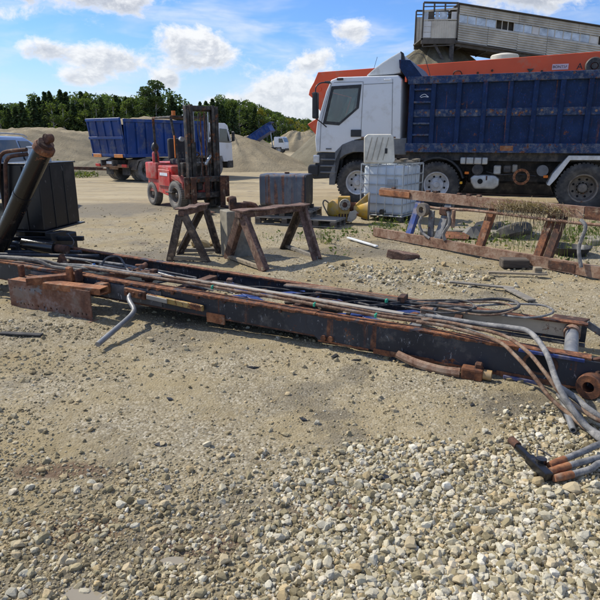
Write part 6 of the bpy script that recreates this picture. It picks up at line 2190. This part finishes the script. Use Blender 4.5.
def build_yellow():
    t = thing('gear_unit', 'yellow gear unit with flared bell lying beside the caged tank', 'machine part', (0.86, 11.35, 0.02), R(-8))
    t.scale = (.9, .9, .93)
    MB().box(0.02, 0, .36, .26, .30, .36).build('housing', 'hydr_yellow', t, bev=.02, seg=2)
    MB().lathe([(.06, -.20), (.115, -.20), (.125, -.17), (.125, -.14), (.06, -.14)], 20, 'y', (.05, 0, .38)).build('bearing_cap', 'bare_steel', t, smooth=True)
    MB().disc(.06, -.195, -.15, 14, 'y', (.05, 0, .38)).build('bearing_core', 'rust_dark', t, smooth=True)
    for k in range(8):
        a = 2 * math.pi * k / 8
        MB().disc(.014, -.215, -.195, 6, 'y', (.05 + .093 * math.cos(a), 0, .38 + .093 * math.sin(a))).build('bolt', 'rim_rust', t)
    MB().lathe([(.001, -.22), (.13, -.20), (.20, -.10), (.21, .0), (.19, .06), (.001, .06)], 20, 'x', (-.14, .02, .26), closed=False).build('end_cover', 'hydr_yellow', t, smooth=True)
    MB().box(-.20, -.06, .12, .10, .12, .24).build('bracket', 'hydr_yellow', t, bev=.01)
    MB().box(.03, 0, .10, .34, .30, .18).build('base', 'rust_dark', t, bev=.01)
    for k in range(5):
        MB().box(-.10 + .065 * k, -.155, .11, .02, .02, .15).build('fin', 'hydr_yellow', t, bev=.003)
    MB().tube([(.12, 0, .33), (.34, .0, .31)], .10, 16).build('shaft_tube', 'rust', t, smooth=True)
    MB().lathe([(.12, .24), (.14, .30), (.21, .52), (.23, .56), (.21, .56), (.12, .30)], 24, 'x', (0, .0, .27), arc=math.pi * 1.15, a0=R(95)).build('bell', 'hydr_yellow', t, smooth=True, angle=50)
    MB().lathe([(.10, .55), (.30, .55), (.305, .565), (.30, .585), (.10, .585)], 30, 'x', (0, .0, .33)).build('bell_flange', 'rim_rust', t, smooth=True, wob=.004)
    for y in (-.10, .12):
        MB().prism([(.26, .36), (.56, .62), (.56, .36)], 'y', y - .008, y + .008).build('gusset', 'hydr_yellow', t, bev=.003)
    MB().prism([(.10, .05), (.20, .02), (.30, .10), (.36, .22), (.28, .28), (.16, .24)], 'y', -.26, -.21).build('cover_plate', 'bare_steel', t, bev=.012, seg=2)
    MB().tube([(-.28, .05, .35), (-.40, .0, .45), (-.44, -.05, .38), (-.36, -.08, .22), (-.30, -.05, .12)], .016, 8, 5).build('pipe_loop', 'rim_rust', t, smooth=True)


build_yellow()


def build_ladder():
    rz = math.atan2(-.806, .592)
    t = thing('ladder_frame', 'rusty truck ladder frame standing on its edge in front of the truck', 'truck frame', (1.29, 9.6, 0), rz)
    S0, S1 = -0.05, 6.2
    lean, hz = 0.17, 0.66
    z0 = 0.085

    def channel(mb, s0, s1, y, z, h=.14, w=.065):
        mb.box((s0 + s1) / 2, y, z, s1 - s0, .012, h)
        mb.box((s0 + s1) / 2, y + w / 2, z + h / 2 - .006, s1 - s0, w, .012)
        mb.box((s0 + s1) / 2, y + w / 2, z - h / 2 + .006, s1 - s0, w, .012)
    mb = MB()
    channel(mb, S0, S1, 0, z0)
    mb.build('bottom_rail', 'rust_pale', t, wob=.008)
    mb = MB()
    channel(mb, -.1, 3.45, lean, z0 + hz)
    mb.build('top_rail', 'rust_pale', t, wob=.008)
    mb = MB()
    channel(mb, 3.46, S1, lean, z0 + hz, .15)
    mb.build('top_rail', 'rust_dark', t, wob=.004)
    MB().box(.25, lean - .02, z0 + hz, .7, .02, .09).build('flitch_plate', 'rust_orange', t, bev=.003)
    MB().box(3.35, .0, z0, .35, .03, .10).build('flitch_plate', 'rust_dark', t, bev=.003)
    for s, mat, w in ((0.72, 'frame_blue', .10), (1.32, 'frame_grey', .12), (2.08, 'rust', .11), (2.98, 'rust', .09), (3.12, 'rust_dark', .09), (4.15, 'frame_blue', .10), (5.2, 'rust', .1)):
        mb = MB()
        a, b = Vector((s, .03, z0 + .05)), Vector((s + .05, lean + .03, z0 + hz - .05))
        mb.bar(a, b, .012, w, up=(1, 0, 0))
        mb.bar(a + Vector((w / 2, .03, 0)), b + Vector((w / 2, .03, 0)), .06, .012, up=(1, 0, 0))
        mb.bar(a + Vector((-w / 2, .03, 0)), b + Vector((-w / 2, .03, 0)), .06, .012, up=(1, 0, 0))
        mb.build('cross_member', mat, t, wob=.004)
    # brake gear hanging between the first cross members
    MB().tube([(.85, .10, .62), (1.25, .08, .60), (1.9, .10, .63), (3.4, .12, .62), (4.6, .14, .66)], .020, 8, 5).build('brake_pipe', 'rust_pale', t, smooth=True, wob=.006)
    MB().lathe([(.05, -.05), (.10, -.05), (.11, .0), (.10, .05), (.05, .05)], 16, 'y', (1.02, .02, .56)).build('brake_chamber', 'rim_rust', t, smooth=True)
    MB().tube([(1.05, .0, .50), (1.00, -.03, .36), (1.06, -.02, .22), (1.20, .0, .14)], .022, 8, 5).build('hose', 'hose_grey', t, smooth=True)
    MB().tube([(1.50, .02, .58), (1.56, .0, .42), (1.48, -.02, .25), (1.50, .0, .15)], .025, 8, 5).build('hose', 'hose_grey', t, smooth=True)
    MB().box(1.42, .05, .57, .16, .10, .12).build('valve_block', 'rust_dark', t, bev=.02, wob=.01)
    MB().box(1.60, .03, .48, .05, .05, .26).build('push_rod', 'rust_pale', t, bev=.01)
    MB().box(1.16, .06, .34, .11, .03, .44).build('shackle_plate', 'frame_grey', t, bev=.006)
    MB().tube([(3.52, -.02, .68), (3.60, -.04, .60), (3.56, -.05, .35), (3.62, -.05, .12)], .022, 8, 5).build('hose', 'hose_grey', t, smooth=True)
    for s in (.95, 1.1, 1.55, 1.72, 1.9, .2):
        MB().box(s, lean + .02, z0 + hz + .085, .07, .05, .03).build('bolt_plate', 'rust_dark', t, bev=.006, wob=.004)
    # dry straw caught on the top rail
    rng = np.random.default_rng(8)
    V, F = [], []
    cz, sz = math.cos(rz), math.sin(rz)

    def W(s, n, z):
        return (1.29 + s * cz - n * sz, 9.6 + s * sz + n * cz, z)
    for k in range(1500):
        s = rng.normal(2.72, .27)
        hang = rng.uniform() < .10
        n = lean - .02 + rng.normal(0, .035)
        z = z0 + hz + rng.normal(-.01, .03) + .015 * math.exp(-((s - 2.75) / .25) ** 2)
        L = rng.uniform(.04, .11) if not hang else rng.uniform(.10, .32)
        d = rng.normal(size=3)
        if hang:
            d = np.array((d[0] * .08, d[1] * .06 - .05, -1.0))
        else:
            d[2] *= .6
        d = d / np.linalg.norm(d) * L
        w = .0028
        i = len(V)
        V += [W(s - w, n, z), W(s + w, n, z + w), W(s + d[0] + w, n + d[1], z + d[2] + w), W(s + d[0] - w, n + d[1], z + d[2])]
        F.append((i, i + 1, i + 2, i + 3))
    o = mesh_np('dry_grass_clump', V, F, 'dry_straw')
    tag(o, 'clump of dry straw hanging over the top rail of the ladder frame', 'straw', kind='stuff')


build_ladder()


def build_debris():
    def lone(name, mb, mat, label, cat, bev=.004, wob=.004, smooth=False, group=None):
        o = mb.build(name, mat, None, bev=bev, wob=wob, smooth=smooth)
        return tag(o, label, cat, group)
    g = gz
    lone('rusty_block', MB().prism([(-.22, 0), (.02, -.13), (.26, .02), (.24, .12), (-.06, .16)], 'z', .0, .11).xform(Matrix.Translation((1.42, 7.80, g(1.4, 7.8) - .01)) @ Matrix.Rotation(R(12), 4, 'Y')), 'leg_rust', 'flat reddish rusty block lying before the left end of the ladder frame', 'scrap block', .008, .02)
    lone('white_stick', MB().bar((.80, 9.35, .03), (1.18, 8.55, .03), .05, .025), 'white_plastic', 'short whitish stick on the gravel left of the ladder frame', 'stick')
    lone('wooden_block', MB().box(0, 0, .055, .34, .20, .12).xform(Matrix.Translation((2.80, 7.22, 0)) @ Matrix.Rotation(R(-6), 4, 'Z')), 'wood_dark', 'dark weathered wooden block beneath the ladder frame', 'wood block', .012, .012)
    lone('plank', MB().bar((2.30, 6.73, .045), (2.98, 6.62, .045), .07, .022), 'wood_tan', 'thin pale plank lying under the wooden block', 'plank')
    lone('wooden_block', MB().box(0, 0, .05, .09, .08, .07).xform(Matrix.Translation((2.88, 6.68, .035))), 'wood_tan', 'small pale wood cube on the end of the thin plank', 'wood block')
    lone('plank', MB().bar((1.72, 6.28, .035), (2.35, 5.98, .04), .06, .02), 'wood_grey', 'grey plank half buried in the gravel behind the frame', 'plank')
    lone('plank', MB().bar((2.28, 6.02, .035), (2.36, 5.52, .03), .09, .022), 'wood_grey', 'short grey board pointing at the steel frame on the right', 'plank')
    lone('rubber_strip', MB().bar((-2.55, 4.55, .02), (-2.18, 4.50, .022), .055, .016), 'rubber', 'short black rubber strip on the dirt at left', 'rubber strip', .004, .008)
    for k, (x, y, w, h) in enumerate(((3.0, 9.6, .30, .20), (3.55, 10.4, .36, .16))):
        lone('plastic_sheet', MB().lathe([(.001, h), (w * .5, h * .85), (w * .85, h * .45), (w, 0), (w * .6, -.02)], 12, 'z', (x, y, g(x, y)), closed=False), 'plastic_black', ('crumpled black plastic sheet behind the ladder frame, left one' if k == 0 else 'crumpled black plastic sheet behind the ladder frame, right one'), 'plastic sheet', 0, .09)
    t = thing('old_tyre', 'old black tyre lying in the weeds behind the ladder frame', 'tyre', (3.62, 9.75, g(3.62, 9.75)), 0, rot=(R(62), 0, R(20)))
    MB().lathe([(.16, -.09), (.26, -.11), (.30, -.07), (.30, .07), (.26, .11), (.16, .09)], 28, 'y', (0, .0, .16)).build('tread_ring', 'rubber', t, smooth=True)
    lone('metal_tray', MB().lathe([(.001, .02), (.20, .03), (.28, .13), (.30, .13), (.22, .0), (.001, -.005)], 18, 'z', (3.95, 8.15, g(3.95, 8.15)), closed=False), 'plastic_black', 'dented dark metal bowl lying behind the right end of the ladder frame', 'bowl', 0, .03, True)
    slabs = [(2.6, 9.9, 1.1, .30, 6, 'left'), (3.9, 9.6, 1.2, .34, -10, 'middle'), (5.2, 9.0, 1.3, .4, 4, 'right')]
    for (x, y, L, W, a, w) in slabs:
        lone('concrete_slab', MB().box(0, 0, .045, L, W, .11).xform(Matrix.Translation((x, y, g(x, y) - .02)) @ Matrix.Rotation(R(a), 4, 'Z')), 'concrete', w + ' one of the three pale concrete slabs lying behind the ladder frame', 'slab', .012, .015)
    lone('scrap_plate', MB().prism([(-.3, -.1), (.25, -.16), (.34, .08), (-.1, .16)], 'z', 0, .02).xform(Matrix.Translation((2.55, 9.45, g(2.55, 9.45) + .05)) @ Matrix.Rotation(R(18), 4, 'X')), 'rust', 'bent rusty plate behind the second cross member of the ladder frame', 'scrap plate')
    lone('steel_beam', MB().bar((-12.9, 31.4, .15), (-8.9, 30.2, .12), .16, .16), 'rust_dark', 'long rusty steel beam on the bank behind the black tank', 'beam')
    for k, (x, y, s) in enumerate(((-1.62, 8.75, .13), (-1.36, 8.85, .11), (-1.85, 8.9, .10), (-1.10, 8.9, .09))):
        me = bpy.data.objects['stone'].data
        o = bpy.data.objects.new('boulder', me)
        COL.objects.link(o)
        o.location = (x, y, g(x, y) + s * .4)
        o.scale = (s * 1.2, s, s * .85)
        o.rotation_euler = (0, .2, k * 1.9)
        tag(o, 'pale brownish rock lying behind the short dark trestle', 'rock', 'rocks behind the short trestle')
    # scraps of black plastic on the dirt
    rg = random.Random(3)
    for k in range(14):
        x, y = rg.uniform(-1.6, 1.6), rg.uniform(2.3, 4.2)
        o = MB().prism([(-.03, -.01), (.02, -.015), (.04, .01), (-.01, .02)], 'z', 0, .006).build('plastic_scrap', 'plastic_black', None, wob=.01)
        o.location = (x, y, g(x, y) + .004)
        o.rotation_euler = (.2, .1, rg.uniform(0, 6))
        o.scale = (rg.uniform(.5, 1.3),) * 3
        tag(o, 'small black plastic scrap lying on the bare dirt', 'scrap', 'black scraps on the dirt')


build_debris()

# ------------------------------------------------------------------ orange machine behind the truck


def build_orange():
    rz = math.atan2(-.338, .941)
    t = thing('loading_machine', 'orange-red steel machine with jaw plates behind the white cab', 'machine', (0.3, 19.6, tz(.3, 19.6)), rz)
    z = 0.08
    nose = [(0.30, 3.70), (11.2, 4.02), (11.2, 2.75), (1.1, 2.62), (.72, 2.38), (.50, 2.36), (.30, 2.62), (.16, 2.88), (-.02, 3.02), (.02, 3.18), (.16, 3.40)]
    for k, y in enumerate((0.0, 1.3)):
        MB().prism([(x, q + z) for x, q in nose], 'y', y, y + .05).build('side_plate', 'orange_red', t, bev=.008)
    MB().prism([(.30, 3.66 + z), (11.2, 3.98 + z), (11.2, 3.92 + z), (.32, 3.60 + z)], 'y', .05, 1.30).build('deck_plate', 'orange_red', t)
    for k, y in enumerate((0.02, 1.26)):
        MB().prism([(-.06, 2.18), (.36, 2.42), (.62, 2.42), (.80, 1.40), (.50, 1.45), (.34, 1.72)], 'y', y, y + .05).build('lower_jaw', 'orange_red', t, bev=.008)
    MB().tube([(.5, .0, 2.38 + z), (.5, 1.35, 2.38 + z)], .07, 12).build('jaw_pin', 'galv', t, smooth=True)
    MB().disc(.06, -.02, .0, 14, 'y', (.36, 0, 3.18 + z)).build('boss', 'orange_red', t, smooth=True)
    MB().disc(.05, -.015, .0, 10, 'y', (.98, 0, 3.30 + z)).build('hole', 'void_dark', t)
    for x, q in ((.15, 2.98), (.2, 2.90), (.12, 3.05), (.30, 2.02)):
        MB().disc(.025, -.015, .0, 8, 'y', (x, 0, q + z)).build('bolt', 'fork_black', t)
    # undercarriage and frame out of sight behind the truck
    MB().box(5.8, .68, 2.2, 8.6, 1.1, .8).build('hull', 'orange_red', t, bev=.03)
    for y in (.0, 1.4):
        MB().prism([(1.9, .45), (2.3, .10), (9.3, .10), (9.8, .45), (9.6, .95), (2.1, .95)], 'y', y - .22, y + .22).build('track', 'rubber', t, bev=.05, seg=2)
    for x in (3.0, 8.4):
        MB().box(x, .68, 1.35, .5, 1.4, 1.2).build('track_frame', 'chassis', t)
    # lettering, sticker, sprocket and marks on the side that looks over the truck body
    zz = 3.66
    MB().box(7.47, -.008, zz, .42, .008, .15).build('sticker', 'label_pink', t)
    text_mesh('BONTSA', .10, 'sticker_text', 'ink', t, (7.47, -.014, zz), (R(90), 0, R(1)), .001)
    text_mesh('A', .23, 'letter', 'ink', t, (7.97, -.004, zz - .01), (R(90), 0, R(1)), .002)
    MB().lathe([(.10, -.10), (.21, -.10), (.24, -.05), (.21, .0), (.10, .0)], 22, 'y', (8.33, 0, zz - .02)).build('sprocket', 'chassis', t, smooth=True)
    MB().disc(.08, -.12, .0, 12, 'y', (8.33, 0, zz - .02)).build('sprocket_hub', 'chassis', t, smooth=True)
    MB().prism([(6.60, zz - .02), (6.78, zz - .02), (6.69, zz - .14)], 'y', -.03, .0).build('lug', 'chassis', t)
    MB().tube([(4.55, -.01, zz - .10), (4.6, -.08, zz - .02), (4.75, -.08, zz - .02), (4.8, -.01, zz - .10)], .015, 6, 3).build('lifting_eye', 'chassis', t)
    for x, q in ((5.25, zz - .08), (5.65, zz - .03), (7.0, zz - .1)):
        MB().disc(.035, -.02, .0, 8, 'y', (x, 0, q)).build('bolt', 'rust_dark', t)


build_orange()

# ------------------------------------------------------------------ conveyor gallery


def build_conveyor():
    Y0 = 43.0
    t = thing('conveyor_gallery', 'raised corrugated conveyor gallery with broken windows sloping down to the right', 'conveyor building', (10.9, Y0, tz(10.9, Y0)), 0)
    gz0 = -tz(10.9, Y0)
    D = 2.6
    sl = -0.143

    def top(x):
        return 10.62 + sl * x + gz0

    # corrugated sheets: waves running along the gallery
    def sheet_h(x0, x1, dz0, dz1, waves, y, name, mat):
        # lapped ribs: every rib leans out and steps back under itself
        V, F = [], []
        for x in (x0, x1):
            for k in range(waves):
                za = dz0 + (dz1 - dz0) * k / waves
                zb = dz0 + (dz1 - dz0) * (k + 1) / waves
                V += [(x, y, top(x) + za), (x, y - .07, top(x) + zb + .012), (x, y - .07, top(x) + zb)]
            V.append((x, y, top(x) + dz1))
        n = 3 * waves + 1
        for k in range(n - 1):
            F.append((k, n + k, n + k + 1, k + 1))
        MB().add(V, F).build(name, mat, t)

    def sheet_v(x0, x1, z0, z1, waves, y, name, mat):
        V, F = [], []
        n = waves * 4
        for z in (z0, z1):
            for k in range(n + 1):
                x = x0 + (x1 - x0) * k / n
                V.append((x, y - .04 * (0.5 + 0.5 * math.cos(2 * math.pi * k / 4)), z))
        for k in range(n):
            F.append((k, k + 1, n + 2 + k, n + 1 + k))
        MB().add(V, F).build(name, mat, t)
    LEN = 26.0
    step = 2.1
    x = 0.12
    i = 0
    while x < LEN:
        x1 = min(LEN, x + step)
        sheet_h(x + .012, x1, -0.02, -0.60, 4, .01 * (i % 2), 'cladding_sheet', 'cladding')
        sheet_h(x + .012, x1, -1.14, -2.34 + .05 * math.sin(i * 2.2), 8, .01 * ((i + 1) % 2), 'cladding_sheet', 'cladding')
        sheet_h(x + .012, x1, -0.02, -2.34, 18, D + .05, 'cladding_sheet', 'cladding')
        x = x1
        i += 1
    # window band: every pane its own
    rg = random.Random(12)
    x, k = 0.15, 0
    void = {4, 5, 6, 17, 18, 21, 22, 23, 30}
    while x < LEN - .6:
        w = .42 if k in void else rg.choice((.5, .6, .7))
        if k not in void:
            z0, z1 = -1.12, -.62
            V = [(x + .02, .03, top(x) + z0), (x + w - .02, .03, top(x + w) + z0), (x + w - .02, .03, top(x + w) + z1), (x + .02, .03, top(x) + z1)]
            V += [(a, b + .02, c) for a, b, c in V]
            MB().add(V, [(0, 1, 2, 3), (7, 6, 5, 4), (0, 4, 5, 1), (1, 5, 6, 2), (2, 6, 7, 3), (3, 7, 4, 0)]).build('pane', 'pane_pale' if k in (9, 16) else 'pane_old', t)
        MB().bar((x, .02, top(x) - 1.14), (x, .02, top(x) - .60), .03, .05).build('mullion', 'cladding', t)
        x += w
        k += 1
    # dark sheets standing in for the shade inside, floor, roof, trusses
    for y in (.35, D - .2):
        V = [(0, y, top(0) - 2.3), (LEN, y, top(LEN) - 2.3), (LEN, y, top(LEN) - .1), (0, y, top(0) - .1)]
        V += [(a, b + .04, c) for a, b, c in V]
        MB().add(V, [(0, 1, 2, 3), (7, 6, 5, 4), (0, 4, 5, 1), (1, 5, 6, 2), (2, 6, 7, 3), (3, 7, 4, 0)]).build('dark_backing', 'cladding_dark', t)
    for nm, a, b, h in (('roof', .04, -.02, .06), ('floor', -2.42, -2.48, .1)):
        MB().bar((0, D / 2, top(0) + a), (LEN, D / 2, top(LEN) + a), D + .35, h).build(nm, 'cladding_dark', t)
    for y in (.05, D - .05):
        MB().bar((0, y, top(0) - 2.56), (LEN, y, top(LEN) - 2.56), .16, .22).build('chord', 'cladding_dark', t)
    for k in range(14):
        x = .4 + 1.85 * k
        MB().bar((x, 0, top(x) - 2.66), (x, D, top(x) - 2.66), .10, .12).build('floor_beam', 'cladding_dark', t)
    # head cabin hanging past the end
    cz = gz0
    cx0, cx1 = -2.36, .04
    sheet_v(cx0 + .62, cx1, 8.46 + cz, 9.56 + cz, 11, 0, 'cladding_sheet', 'cladding')
    for k in range(3):
        MB().box(cx0 + .32, .02, 8.66 + .36 * k + cz, .58, .03, .33).build('cover_board', 'pane_pale', t, bev=.008)
    MB().box((cx0 + cx1) / 2, D / 2, 8.40 + cz, cx1 - cx0 + .2, D + .1, .10).build('cabin_floor', 'cladding_dark', t)
    MB().box((cx0 + cx1) / 2, .0, 8.22 + cz, cx1 - cx0 + .1, .14, .26).build('cabin_beam', 'cladding_dark', t)
    MB().box((cx0 + cx1) / 2, D, 8.22 + cz, cx1 - cx0 + .1, .14, .26).build('cabin_beam', 'cladding_dark', t)
    MB().bar((cx0 + .1, 0, 7.92 + cz), (cx1 - .3, 0, 8.02 + cz), .06, .07).build('tie_bar', 'cladding_dark', t)
    MB().bar((cx0 + .08, 0, 7.92 + cz), (cx0 + .02, 0, 8.4 + cz), .06, .07).build('tie_bar', 'cladding_dark', t)
    for k, (x0, x1, m) in enumerate(((cx0 + .05, cx0 + .35, 'pane_old'), (cx0 + .85, cx0 + 1.1, 'pane_old'), (cx0 + 1.15, cx0 + 1.7, 'pane_old'), (cx1 - .42, cx1 - .05, 'pane_pale'))):
        MB().box((x0 + x1) / 2, .05, 9.88 + cz, x1 - x0, .02, .54).build('pane', m, t)
    MB().box(cx0 + .58, .08, 9.86 + cz, .42, .05, .56).build('dark_board', 'cladding_dark', t)
    MB().bar((cx0, .0, 9.62 + cz), (cx1, .0, 9.66 + cz), .05, .07).build('sill', 'cladding', t)
    MB().bar((cx0, .0, 10.18 + cz), (cx1, .0, 10.34 + cz), .05, .12).build('lintel', 'cladding', t)
    for y in (0, D):
        MB().bar((cx0, y, 10.72 + cz), (cx1, y, 10.68 + cz), .08, .12).build('roof_beam', 'cladding_dark', t)
        MB().bar((cx0, y, 10.46 + cz), (cx1, y, 10.50 + cz), .06, .06).build('roof_rail', 'cladding_dark', t)
        for x in (cx0, cx0 + .75, cx0 + 1.5, cx1):
            MB().box(x, y, 10.45 + cz if 0 < x - cx0 < 2.3 else 9.5 + cz, .10, .10, .6 if 0 < x - cx0 < 2.3 else 2.4).build('corner_post', 'cladding_dark', t)
    sheet_v(cx0, cx1, 8.46 + cz, 10.3 + cz, 11, D + .02, 'cladding_sheet', 'cladding')
    # support leg with strut
    for y in (.1, D - .1):
        MB().box(-.22, y, 4.1 + cz * .5, .30, .24, 8.6).build('support_column', 'chassis', t, bev=.01)
        MB().bar((cx0 + .9, y, 8.12 + cz), (-.3, y, 6.3 + cz), .12, .16).build('strut', 'chassis', t)
        MB().box(12.5, y, 3.1, .30, .24, 6.4).build('support_column', 'chassis', t, bev=.01)
        MB().box(23.5, y, 2.2, .30, .24, 4.8).build('support_column', 'chassis', t, bev=.01)


build_conveyor()

# small round roof peeping over the orange plate
s_ = thing('silo', 'pale sheet metal silo top showing between the conveyor and the orange plate', 'silo', (12.1, 36.0, tz(12.1, 36)))
MB().lathe([(.001, 6.86), (.35, 6.85), (.75, 6.76), (.80, 6.70), (.80, 0), (.001, 0)], 20, 'z', (0, 0, 0), closed=False).build('shell', 'cladding', s_, smooth=True)
